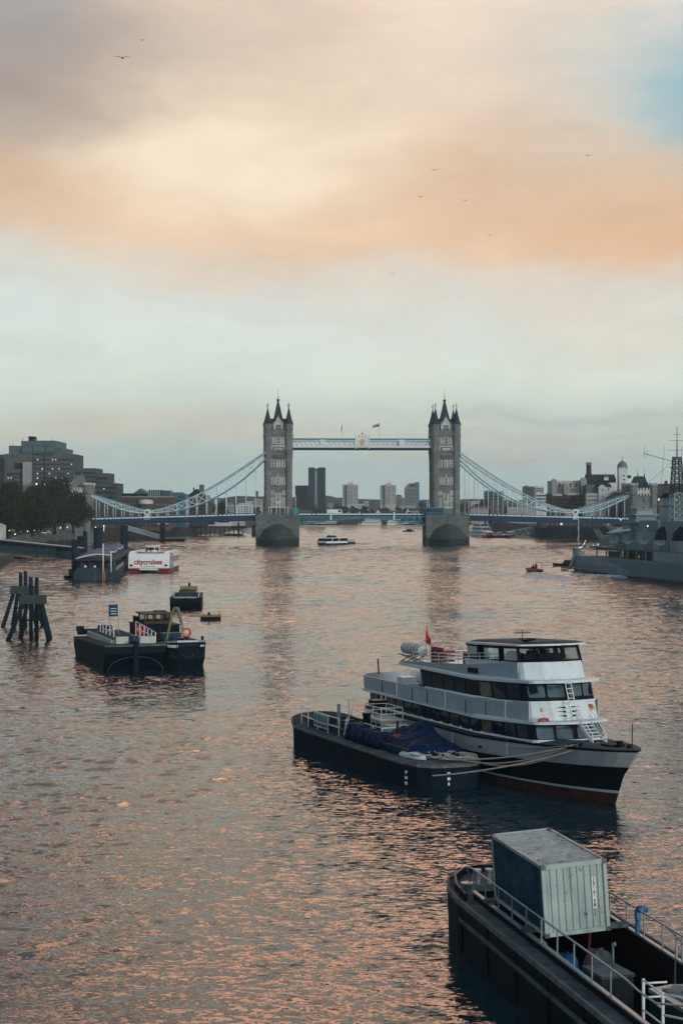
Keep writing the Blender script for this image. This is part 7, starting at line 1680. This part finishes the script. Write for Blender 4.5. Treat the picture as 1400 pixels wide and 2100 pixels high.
S4 = Bld('stepped_glass_tower', 'stepped grey tower with a teal glass fin near the right bridge tower', 830, 860, 2000, depth=20)
for i, (a, yt) in enumerate(((830, 1001), (832, 997), (835, 994), (839, 991))): S4.block(a, 852, yt, 'concrete light', y0=i*.8, depth=18-i*.9)
S4.block(852, 859.5, 989, 'facade blue', depth=18, name='glass_fin'); S4.bands(831, 851, 1002, 1036, 12, .45, m_='dark cladding', proud=.2); S4.bands(840, 851, 992, 1000, 3, .4, y0=.1, m_='dark cladding', proud=2.6)
for x0, x1, D, yt, mt, nm, lb in ((765, 800, 1905, 1052, 'dark brick', 'riverside_house', 'low dark riverside houses with a pale gable near midspan'), (805, 840, 1905, 1051, 'dark brick', 'riverside_house', 'low riverside house row under the stepped tower'), (838, 866, 1910, 1046, 'concrete light', 'riverside_house', 'pale two storey house beside the right bridge tower'), (605, 640, 1905, 1046, 'concrete', 'riverside_house', 'grey low building right of the left bridge tower'), (560, 604, 1905, 1040, 'concrete light', 'riverside_house', 'pale low roofs hidden behind the left tower base')):
    s = Bld(nm, lb, x0, x1, D, depth=12); s.block(x0, x1, yt+2, mt); s.gable(x0, x1, yt+2, yt-3, 'slate', axis='x'); s.grid(x0+1, x1-1, yt+3, 1058, 7, 2, .4, .4)
    if x0 in (765, 805): g = (770, 780) if x0 == 765 else (832, 840); s.gable(g[0], g[1], yt+1, yt-7, 'render white', y0=-.8, depth=4, name='gable')
# right side skyline
for x0, x1, D, yt, mt, nb, lb in ((1074, 1096, 1900, 998, 'concrete', 9, 'brownish tower block seen above the right chain'), (1096, 1115, 1920, 999, 'facade pale', 9, 'pale striped tower block right of the brownish one'), (995, 1033, 1500, 1008, 'concrete', 5, 'grey slab block behind the right hangers'), (1098, 1131, 1500, 1012, 'render white', 4, 'white low flats left of the big warehouse')):
    s = Bld('tower_block' if yt < 1005 else 'flats_block', lb, x0, x1, D, depth=16); s.block(x0, x1, yt, mt); s.bands(x0+1, x1-1, yt+2, 1040, nb, .45, m_='dark cladding'); s.block(x0+3, x0+9, yt-2, mt, ybot=yt, y0=4, depth=6, name='roof_plant')
SH = Bld('riverside_shed', 'long low grey sheds with a red roof strip behind the right hangers', 965, 1100, 1300, depth=20); SH.block(965, 1000, 1043, 'concrete light'); SH.block(963, 1010, 1039, 'tile red', ybot=1043, y0=-.5, depth=21, name='red_roof'); SH.block(1005, 1062, 1030, 'concrete'); SH.block(1040, 1100, 1040, 'concrete light', y0=-3, depth=10); SH.grid(1010, 1060, 1034, 1055, 8, 2, .4, .4)
# big riverside warehouses on the right
W2 = Bld('pale_warehouse', 'pale stone warehouse with shaped gables above brown lower floors', 1130, 1203, 1010, depth=26)
W2.block(1131, 1190, 986, 'facade pale', ybot=1012, y0=4, depth=18); W2.block(1130, 1203, 1012, 'dark brick'); W2.block(1190, 1203, 985, 'concrete light', ybot=1012, depth=14)
for x0, x1, yt in ((1131, 1141, 983), (1155, 1165, 992), (1190, 1202, 980)):
    W2.block(x0, x1, yt+8, 'concrete light', ybot=1014, y0=-1, depth=4, name='gable_wall'); W2.gable(x0, x1, yt+8, yt, 'concrete light', y0=-1, depth=4, name='gable', flat=.5)
W2.grid(1143, 1188, 990, 1000, 4, 1, .35, .8, y0=4); W2.grid(1136, 1200, 1020, 1050, 10, 4, .6, .45, y0=0, m_='window glass'); W2.block(1132, 1152, 1013, 'facade pale', ybot=1017, y0=-.7, depth=.7, name='pale_band'); W2.block(1160, 1188, 1011, 'facade pale', ybot=1016, y0=-.7, depth=.7, name='pale_band'); W2.bands(1134, 1202, 1020, 1054, 4, .12, m_='dark iron', name='balcony', proud=1.2)
CHM = Bld('brewery_chimney', 'tall round dark brick chimney with a flared cap', 1203, 1214, 1015, cat='chimney', depth=4)
m = MB(); z = CHM.Z; m.lathe([(1.7, z(990)), (1.45, z(956)), (1.45, z(953)), (1.8, z(951))], (CHM.X(1208.5), 3, 0), 16); m.lathe([(2.2, 0), (2.1, z(985)), (1.8, z(984))], (CHM.X(1208.5), 3, 0), 12); m.build('stack', 'dark brick', CHM.t)
m = MB(); m.lathe([(1.85, z(953)), (1.85, z(951.5))], (CHM.X(1208.5), 3, 0), 16); m.build('pale_ring', 'facade pale', CHM.t); m = MB(); m.lathe([(1.9, z(951.5)), (1.5, z(949)), (.4, z(948))], (CHM.X(1208.5), 3, 0), 16); m.build('cap', 'zinc', CHM.t)
W3 = Bld('brewery_building', 'jumbled dark slate roofed brewery with white walled wings', 1200, 1268, 1000, depth=30)
W3.block(1200, 1268, 998, 'zinc', y0=6, depth=20); W3.gable(1210, 1268, 985, 972, 'slate', y0=10, depth=16, axis='x'); W3.block(1210, 1268, 985, 'dark cladding', y0=10, depth=16); W3.block(1202, 1228, 1012, 'facade pale', depth=10); W3.block(1250, 1268, 990, 'render white', y0=4, depth=8); W3.block(1203, 1222, 994, 'zinc', y0=3, depth=10)
W3.block(1227, 1252, 1000, 'render white', y0=-1, depth=9, name='white_wing'); W3.gable(1227, 1252, 1000, 992, 'slate', y0=-1, depth=9, axis='x'); W3.gable(1225, 1242, 1001, 994, 'render white', y0=-1.2, depth=1, name='wing_gable'); W3.grid(1229, 1241, 1000, 1036, 1, 3, .25, .28, y0=-1); W3.grid(1243, 1251, 998, 1010, 1, 1, .3, .4, y0=-1); W3.grid(1204, 1226, 1014, 1040, 5, 3, .45, .4); W3.bands(1203, 1226, 1020, 1042, 3, .1, m_='bridge white', name='balcony', proud=.9)
W3.block(1242.5, 1251.5, 979, 'render white', ybot=985, y0=8, depth=2.6, name='cupola'); m = MB(); m.lathe([(1.7, W3.Z(979)), (1.5, W3.Z(976)), (.7, W3.Z(973.5)), (.1, W3.Z(972)), (.05, W3.Z(968))], (W3.X(1247), 9.3, 0), 8); m.build('cupola_roof', 'zinc', W3.t)
W3.gable(1242, 1292, 1022, 1005, 'dark brick', y0=-6, depth=8, flat=0, name='brick_gable'); W3.block(1242, 1292, 1022, 'dark brick', y0=-6, depth=8); W3.block(1257, 1275, 1008, 'facade pale', ybot=1010, y0=-6.6, depth=.6, name='verge') 
DT = Bld('domed_tower', 'white square tower with a grey dome and weather vane', 1267, 1288, 1005, cat='tower', depth=6)
DT.block(1268, 1286, 960, 'render white', depth=5.2); DT.block(1267, 1287.5, 959, 'facade pale', ybot=961, y0=-.3, depth=5.8, name='cornice'); DT.block(1268, 1281, 973, 'render white', y0=-1.5, depth=1.5, name='lower_bay'); DT.block(1286, 1294, 975, 'dark cladding', ybot=981, y0=1, depth=4, name='lantern_box'); DT.grid(1274, 1282, 972, 996, 1, 3, .4, .35, y0=-1.5)
m = MB(); z = DT.Z; m.lathe([(2.95, z(959)), (2.9, z(955)), (2.5, z(951)), (1.7, z(948)), (.5, z(945.5)), (.15, z(944)), (.08, z(936))], (DT.X(1277), 2.6, 0), 20); m.beam((DT.X(1277)-.7, 2.6, z(937)), (DT.X(1277)+.7, 2.6, z(937)), .15); m.build('dome', 'copper dome', DT.t)
W4 = Bld('dark_waterfront_block', 'dark brick waterfront block with slate roof behind the warship mast', 1338, 1420, 960, depth=20); W4.block(1338, 1430, 1004, 'dark brick'); W4.gable(1340, 1430, 1004, 992, 'slate', axis='x'); W4.block(1368, 1372, 986, 'dark brick', ybot=998, y0=5, depth=4, name='chimney'); W4.grid(1346, 1425, 1010, 1040, 9, 3, .35, .5, m_='glass roof', lit=.05)
W5 = Bld('wharf_building', 'low dark wharf buildings under the right side span', 1105, 1260, 985, depth=12, z0=6.5); W5.block(1105, 1180, 1068, 'dark brick'); W5.block(1180, 1262, 1066, 'dark brick', y0=1); W5.grid(1108, 1260, 1069, 1080, 16, 1, .5, .5, lit=.12, seed=8, m_='zinc')
for i in range(6): W5.tube(1110+i*26, -3, 1066, 1108, .3, 'dolphin steel', 'quay_post', 6)
# ---- boats under and beyond the bridge
def cruiser(label, px, py, D, L_, rz, decks, m_='boat white', name='moored_cruiser', group='moored boats far off'):
    c = atD(px, 1041, D); t = thing(name, label, 'boat', (c.x, D, 0), rz, group); B_ = L_*.2
    m = MB(); m.loft([[(-L_*.48, -B_*.4, -.5), (L_*.35, -B_*.4, -.5), (L_*.44, 0, -.5), (L_*.35, B_*.4, -.5), (-L_*.48, B_*.4, -.5)], [(-L_/2, -B_/2, 1.5), (L_*.33, -B_/2, 1.7), (L_/2, 0, 2.3), (L_*.33, B_/2, 1.7), (-L_/2, B_/2, 1.5)]]); m.build('hull', m_ if decks > 1 else 'cabin black', t)
    z = 1.5
    for d in range(decks):
        a, b_ = -L_*(.46-.05*d), L_*(.30-.1*d); m = MB(); m.bb(a, b_, -B_*.42, B_*.42, z, z+2.1); m.bb(a-.4, b_+.5, -B_*.47, B_*.47, z+2.1, z+2.35); m.build('deckhouse', m_, t)
        m = MB(); m.bb(a+.6, b_-.3, -B_*.43, B_*.43, z+.9, z+1.7); m.bb(b_, b_+.04, -B_*.36, B_*.36, z+.8, z+1.7); m.bb(a-.04, a, -B_*.36, B_*.36, z+.8, z+1.7); m.build('window_band', 'window glass', t); z += 2.35
    return t, z
cruiser('moored white cruiser left of midspan on the far bank', 672, 1075, 1820, 30, R(5), 1); cruiser('long white moored vessel just right of midspan', 758, 1075, 1830, 26, R(178), 2); cruiser('dark blue and white moored boat in the far row', 788, 1075, 1835, 18, R(2), 1, 'facade blue'); cruiser('white moored boat at the right end of the far row', 812, 1075, 1825, 20, R(5), 2); cruiser('small white moored cruiser near the right pier', 842, 1075, 1815, 16, R(0), 1); cruiser('small moored cruiser low beside the left pier', 640, 1072, 1810, 18, R(0), 1)
t, z = cruiser('big white three deck paddle boat beside the right pier', 990, 1102, 1075, 34, R(-78), 3, name='paddle_boat', group=None)
for y in (-1.6, 1.6): m = MB(); m.tube([(10, y, z-.5), (10, y, z+3.2)], .5, 8); m.build('funnel', 'cabin black', t)
t, z = cruiser('white cruiser with red stern lights in front of the paddle boat', 1001, 1104, 1046, 22, R(-86), 1, name='tour_boat', group=None)
for y in (-2.3, 2.3): m = MB(); m.bb(9, 9.2+2.5, y-.7, y+.7, 1.9, 3.3); m.build('red_panel', 'life red', t)
smallboat('tugboat', 'small white and black tugboat at the gangway foot on the right', 'boat', (101.5, 1042, 0), R(-80), 15, 5.5, 1.7, 'cabin black', 'boat white')
smallboat('tied_launch', 'pale launch moored between paddle boat and tugboat', 'boat', (96.0, 1052, 0), R(-100), 12, 4, 1.5, 'cabin black', 'render white')
t = thing('gilt_sign_boat', 'small gold coloured launch high on the quay under the right span', 'boat', p(1099, 1070, 985), 0)
m = MB(); m.loft([[(-2.6, -.6, 0), (2.6, -.3, 0), (2.6, .3, 0), (-2.6, .6, 0)], [(-3, -.9, .8), (3.2, -.2, 1.1), (3.2, .2, 1.1), (-3, .9, .8)]]); m.bb(-1.6, 1.2, -.6, .6, .8, 1.6); m.build('hull', 'lamp yellow', t)
# ---- wooded hills far away
def ridge(name, label, pts, D, depth, m_, seed):
    rnd = random.Random(seed); n = 120; k = D/FPX; rg = []
    for i in range(n+1):
        x = pts[0][0]+(pts[-1][0]-pts[0][0])*i/n; y = pl(pts, x)+rnd.uniform(-.9, .9); z = EYE-(y-1041)*k; X = (x-700)*k
        rg.append([(X, D, GL), (X, D+depth*.3, z*.8), (X, D+depth*.6, z), (X, D+depth, GL)])
    m = MB(); m.loft(rg, cap=False, closed=False); return tag(m.build(name, m_, None, fix=False), label, 'hill', kind='structure')
mat('hill wood', (.045, .055, .045), .95, noise=.5, nscale=.02, rgb2=(.03, .035, .03))
ridge('hills', 'low wooded hills on the far horizon', [(-300, 1028), (120, 1024), (300, 1022), (430, 1020), (470, 1015), (500, 1017), (540, 1016), (580, 1020), (620, 1012), (668, 1013), (690, 1019), (740, 1021), (800, 1024), (900, 1026), (980, 1022), (1060, 1024), (1400, 1026), (1900, 1030)], 3300, 500, 'hill wood', 3)
sp = Bld('church_tower', 'small church spire on the wooded ridge left of the bridge tower', 524, 530, 3450, z0=GL, depth=8, cat='church'); sp.block(524.5, 529, 1011, 'dark brick', depth=5); sp.gable(524, 529.5, 1011, 1006, 'slate', depth=5)
# distant low roofscape in front of the hills
HK = ['flats', 'office block', 'terrace', 'mill', 'warehouse', 'school block', 'depot']
HP = ['in the gap right of the balcony flats', 'behind the longest left hangers', 'above the white flats', 'just over the roof of the white flats', 'over the right end of the white flats', 'touching the left bridge tower', 'hidden behind the left tower foot', 'right behind the tall dark slab', 'between dark slab and first white tower block', 'right of the first white tower block', 'second right of the first white tower block', 'midway between the white tower blocks', 'behind the curved roof block', 'right of the stepped glass tower', 'right beside the right bridge tower', 'above the shed with the red roof', 'behind the long shed', 'below the brownish tower block', 'left of the pale warehouse', 'behind the blue wrapped building']
def rnd_houses():
    rnd = random.Random(12); i = 0
    kinds = [('facade pale', 'pale'), ('brown brick', 'brown'), ('concrete light', 'grey'), ('dark brick', 'dark'), ('render white', 'white')]
    spots = [(425, 2300), (438, 2500), (462, 2100), (478, 2550), (505, 2350), (520, 2600), (592, 2500), (672, 2650), (684, 2500), (735, 2600), (745, 2450), (762, 2700), (816, 2600), (862, 2500), (966, 2300), (980, 2500), (1040, 2200), (1056, 2400), (1120, 2300), (362, 1400)]
    for px, D in spots:
        mt, nm = kinds[i % 5]; w = rnd.uniform(12, 24)*2000/D; yt = rnd.uniform(1024, 1034) if D > 2000 else rnd.uniform(1012, 1020)
        s = Bld('distant_building', '%s distant %s %s' % (nm, HK[i % 7], HP[i]), px, px+w, D, depth=14, group='far low buildings')
        s.block(px, px+w, yt, mt); 
        if rnd.random() < .5: s.gable(px, px+w, yt, yt-3, 'slate', axis='x')
        s.bands(px+1, px+w-1, yt+1, yt+12, 4, .4, m_='dark cladding'); i += 1
rnd_houses()
# ---- trees
def crown_mesh(R_, H_, n, size, seed, lobes=9):
    """many small leaf clump faces spread over overlapping lobes"""
    rnd = random.Random(seed); L_ = []
    for _ in range(lobes):
        a = rnd.uniform(0, 6.28); h_ = rnd.uniform(-.36, .42); e_ = math.sqrt(max(.05, 1-(h_/.5)**2)); rr = R_*rnd.uniform(.1, .72)*e_; L_.append((rr*math.cos(a), rr*math.sin(a), H_*h_, R_*rnd.uniform(.26, .42)))
    vs = []; fs = []
    for i in range(n):
        cx, cy, cz, r = rnd.choice(L_); u = rnd.uniform(-1, 1); th = rnd.uniform(0, 6.28); rad = r*rnd.uniform(.55, 1.08)*(1+.12*math.sin(th*5)); s_ = math.sqrt(1-u*u)
        px_, py_, pz_ = cx+rad*s_*math.cos(th), cy+rad*s_*math.sin(th), cz+rad*u*.85
        a = Vector((rnd.uniform(-1, 1), rnd.uniform(-1, 1), rnd.uniform(-1, 1))).normalized(); b_ = a.cross(Vector((rnd.uniform(-1, 1), rnd.uniform(-1, 1), rnd.uniform(-1, 1)))).normalized(); q = size*rnd.uniform(.5, 1.3); o = len(vs); P = Vector((px_, py_, pz_))
        vs += [P+a*q, P+b_*q*.8, P-a*q*.9, P-b_*q*.7]; fs.append((o, o+1, o+2, o+3))
    m = MB(); m._add(vs, fs); return m
def tree(label, x, y, z, h, R_, m_, seed, n=7500, size=.46, name='plane_tree', group='trees on the left bank'):
    t = thing(name, label, 'tree', (x, y, z), 0, group); rnd = random.Random(seed)
    H_ = h*.86; zc = h-H_*.5; m = crown_mesh(R_, H_, n, size, seed, 22); m.v = [(a, b_, c*1.0+zc) for a, b_, c in m.v]; m.build('crown', m_, t, fix=False)
    m = MB(); m.tube([(0, 0, 0), (.1, 0, h*.2), (.2, .1, h*.45)], [h*.028, h*.022, h*.014], 8)
    for k in range(6):
        a = k*1.05+rnd.random(); m.tube([(.1, 0, h*.2+k*.4), (math.cos(a)*R_*.3, math.sin(a)*R_*.3, h*.42+k*.3), (math.cos(a)*R_*.6, math.sin(a)*R_*.6, h*(.6+.05*rnd.random()))], [h*.013, h*.009, h*.004], 6)
    m.build('trunk', 'bark', t)
for x, y, h, r_, mt, lb, sd_ in ((15, 690, 18.5, 11, 'foliage brown', 'brown tinged plane tree at the left edge of the photo', 1), (66, 700, 16.5, 10.5, 'foliage brown', 'brownish round tree in the middle of the left bank trees', 2), (112, 770, 24, 13.5, 'foliage dark', 'tallest dark green tree on the left bank', 3), (150, 790, 18.5, 9.5, 'foliage dark', 'dark tree closest to the bridge abutment', 4), (20, 800, 23, 11, 'foliage dark', 'dark tree behind at the far left edge', 5), (-18, 690, 19, 11, 'foliage dark', 'dark tree cut by the left frame edge', 6), (78, 830, 21, 11, 'foliage dark', 'dark tree behind the tallest one', 7)):
    k = y/FPX; tree(lb, (x-700)*k, y, GL, h, r_, mt, sd_)
# more distant tree belts
def belt(label, x0, x1, D, ytop, n, seed, name='tree_belt'):
    k = D/FPX; m = MB(); rnd = random.Random(seed); zt = EYE-(ytop-1041)*k
    for i in range(n):
        u = rnd.uniform(x0, x1); hgt = (zt-GL)*rnd.uniform(.7, 1.06); r_ = hgt*.42; q = crown_mesh(r_, hgt, 420, 1.0, seed*50+i, 5); ox = (u-700)*k; oy = D+rnd.uniform(-10, 14)
        m._add([(a+ox, b_+oy, c+GL+hgt*.52) for a, b_, c in q.v], q.f)
    return tag(m.build(name, 'foliage dark', None, fix=False), label, 'trees', kind='stuff')
belt('dark line of trees on the far bank under the skyline', 600, 780, 1915, 1038, 34, 1); belt('dark trees around the houses right of midspan', 775, 875, 1935, 1040, 16, 2); belt('trees behind the right bridge tower', 860, 1000, 1700, 1032, 14, 3); belt('dark trees beyond the right hangers', 965, 1000, 1450, 1026, 6, 4); belt('trees between the flats seen through the left hangers', 445, 530, 1750, 1042, 12, 5)
tree('round dark tree beside the flats behind the left hangers', (452-700)/FPX*1250, 1250, GL, 16, 6.5, 'foliage dark', 11, 3000, .5, 'round_tree', None)
# ---- promenade: lamps, cars, umbrellas, people
lp = [(19, 1089, 700), (31, 1096, 690), (37, 1083, 720), (44, 1092, 705), (57, 1090, 720), (71, 1088, 735), (80, 1087, 745), (124, 1083, 790), (138, 1082, 800), (142, 1080, 806), (60, 1081, 760)]
for i, (x, y, D) in enumerate(lp):
    c = atD(x, y, D); t = thing('street_lamp', ['promenade lamp nearest the left edge under the trees', 'lowest warm promenade lamp under the brown tree', 'faint lamp above the others under the left tree', 'white lamp below the brown tree centre', 'lamp left of the parked white car', 'second lamp left of the parked white car', 'lamp just above the parked white car', 'lamp right of the big trunk near the abutment', 'left lamp of the pair beside the abutment', 'right lamp of the pair beside the abutment', 'small lamp high among the middle trees'][i], 'street lamp', (c.x, D, GL), 0, 'lit lamps on the left promenade')
    m = MB(); m.tube([(0, 0, 0), (0, 0, c.z-GL)], [.12, .07], 6); m.build('lamp_post', 'dark iron', t); m = MB(); m.lathe([(.05, -.22), (.22, 0), (.05, .22)], (0, -.1, c.z-GL), 8); m.build('lamp_bulb', 'bulb warm' if i in (1, 8, 9) else 'bulb white', t)
c = atD(93, 1096, 775); vehicle('parked_car', 'white saloon car parked on the promenade wall by the trees', 'car', c.x, 775, GL, 4.6, 1.9, 1.5, 'van white', False, R(170))
c = atD(22, 1096, 720)
t = thing('cafe_umbrella', 'pale parasol under the trees at the left edge', 'umbrella', (c.x, 720, GL)); m = MB(); m.lathe([(2.0, 2.3), (1.0, 2.9), (.05, 3.2)], (0, 0, 0), 8); m.build('canopy', 'awning', t); m = MB(); m.tube([(0, 0, 0), (0, 0, 3)], .05, 6); m.build('pole', 'dark iron', t)
rnd = random.Random(3)
for i in range(7): c = atD(40+i*6+rnd.uniform(-2, 2), 1100, 700+i*9); person(['person walking on the promenade nearest the left edge', 'second walker from the left on the promenade', 'person on the promenade behind the lamp row', 'person standing mid promenade', 'person walking near the parked car', 'person beside the parked car', 'person on the promenade close to the wall bend'][i], (c.x, 700+i*9, GL), rnd.uniform(0, 6), group='walkers on the left promenade')
kk = Bld('stone_kiosk', 'small pale stone kiosk cut by the left edge below the trees', -14, 8, 640, depth=5); kk.block(-14, 7, 1079, 'pale stone'); kk.gable(-14, 7, 1079, 1074, 'pale stone', depth=5)
# lights under the left approach
for i, (x, y, D, c_) in enumerate(((188, 1080, 860, 'bulb white'), (196, 1082, 862, 'bulb warm'), (213, 1079, 865, 'bulb warm'))):
    c = atD(x, y, D); m = MB(); m.lathe([(.05, -.3), (.3, 0), (.05, .3)], (0, 0, 0), 6); m.tube([(0, .1, 0), (0, .1, -(c.z-GL if 1 else 0))], .06, 5); o = m.build('quay_lamp', c_, None); o.location = c; tag(o, ['white lamp nearest the abutment under the span', 'warm lamp second from the abutment under the span', 'reddish lamp third from the abutment under the span'][i], 'lamp')
# timber fenders on the left walls
m = MB()
t = thing('timber_fender', 'row of dark timber fender piles on the wall by the abutment', 'fender', (-134, 812, 0), 0)
for i in range(12): u = i/11; m.tube([(-1+u*8.2, -2+u*44-.6*0, -1), (-1+u*8.2, -2+u*44, 5.6)], .3, 6)
m.build('piles', 'bark', t)
m = MB(); t = thing('timber_jetty', 'old timber jetty piles under the left end of the footbridge', 'jetty', (-94, 455, 0), 0)
for i in range(9): m.tube([(-.5+i*1.3*-.4, i*4.5, -1), (-.5+i*1.3*-.4, i*4.5, 5.0)], .35, 6)
m.bb(-8, 1, -2, 0, 5.0, 5.4); m.build('piles', 'bark', t)
# ---- birds
mat('bird dark', (.03, .03, .035), .9)
for i, (x, y, D, s_, lb) in enumerate(((251, 118, 150, 1.15, 'largest gull high at the upper left of the sky'), (291, 82, 210, .7, 'small gull above and right of the largest one'), (890, 348, 260, 1.1, 'gull in the middle of the orange cloud'), (863, 404, 260, 1.0, 'gull below left of the mid cloud gull'), (954, 411, 260, 1.0, 'gull below right of the mid cloud gull'), (1003, 483, 280, .9, 'gull at the lower edge of the orange cloud'), (1206, 319, 270, 1.1, 'gull in the right part of the cloud'), (804, 562, 300, .9, 'tiny gull in the pale sky above the bridge'), (716, 600, 320, .45, 'lowest tiny gull over the left walkway'), (748, 970, 400, .45, 'bird between the bridge towers'))):
    c = atD(x, y, D); t = thing('gull', lb, 'bird', c, rnd.uniform(-.5, .5), 'gulls in the sky'); m = MB()
    m.loft([[(-.02*s_, -.22*s_, 0), (.02*s_, -.22*s_, 0), (0, -.22*s_, .02*s_)], [(-.08*s_, 0, -.05*s_), (.08*s_, 0, -.05*s_), (0, 0, .07*s_)], [(-.05*s_, .3*s_, 0), (.05*s_, .3*s_, 0), (0, .3*s_, .03*s_)]]); m.build('body', 'bird dark', t)
    for k in (-1, 1):
        m = MB(); b_ = .18 if i % 2 else .1; up = .015*s_
        P = [(0, .07, 0), (k*.3, .10, b_), (k*.62, -.06, b_*.5)]; m.loft([[(a*s_, (q+.0)*s_, z*s_), (a*s_, (q-w)*s_, z*s_), (a*s_, (q-w*.5)*s_, z*s_+up)] for (a, q, z), w in zip(P, (.16, .13, .02))]); m.build('wing', 'bird dark', t)
# ---------------------------------------------------------------- haze
HAZE = .00010
def haze():
    m = bpy.data.materials.new('air'); m.use_nodes = True; t = m.node_tree; t.nodes.clear()
    v = t.nodes.new('ShaderNodeVolumePrincipled'); v.inputs['Density'].default_value = HAZE; v.inputs['Color'].default_value = (.74, .91, .96, 1); v.inputs['Anisotropy'].default_value = .2
    o = t.nodes.new('ShaderNodeOutputMaterial'); t.links.new(v.outputs[0], o.inputs['Volume'])
    b = MB(); b.bb(-1600, 1600, -80, 4300, -3, 130); tag(b.build('haze', m), 'thin pale evening haze over the river', 'haze', kind='stuff')
haze()
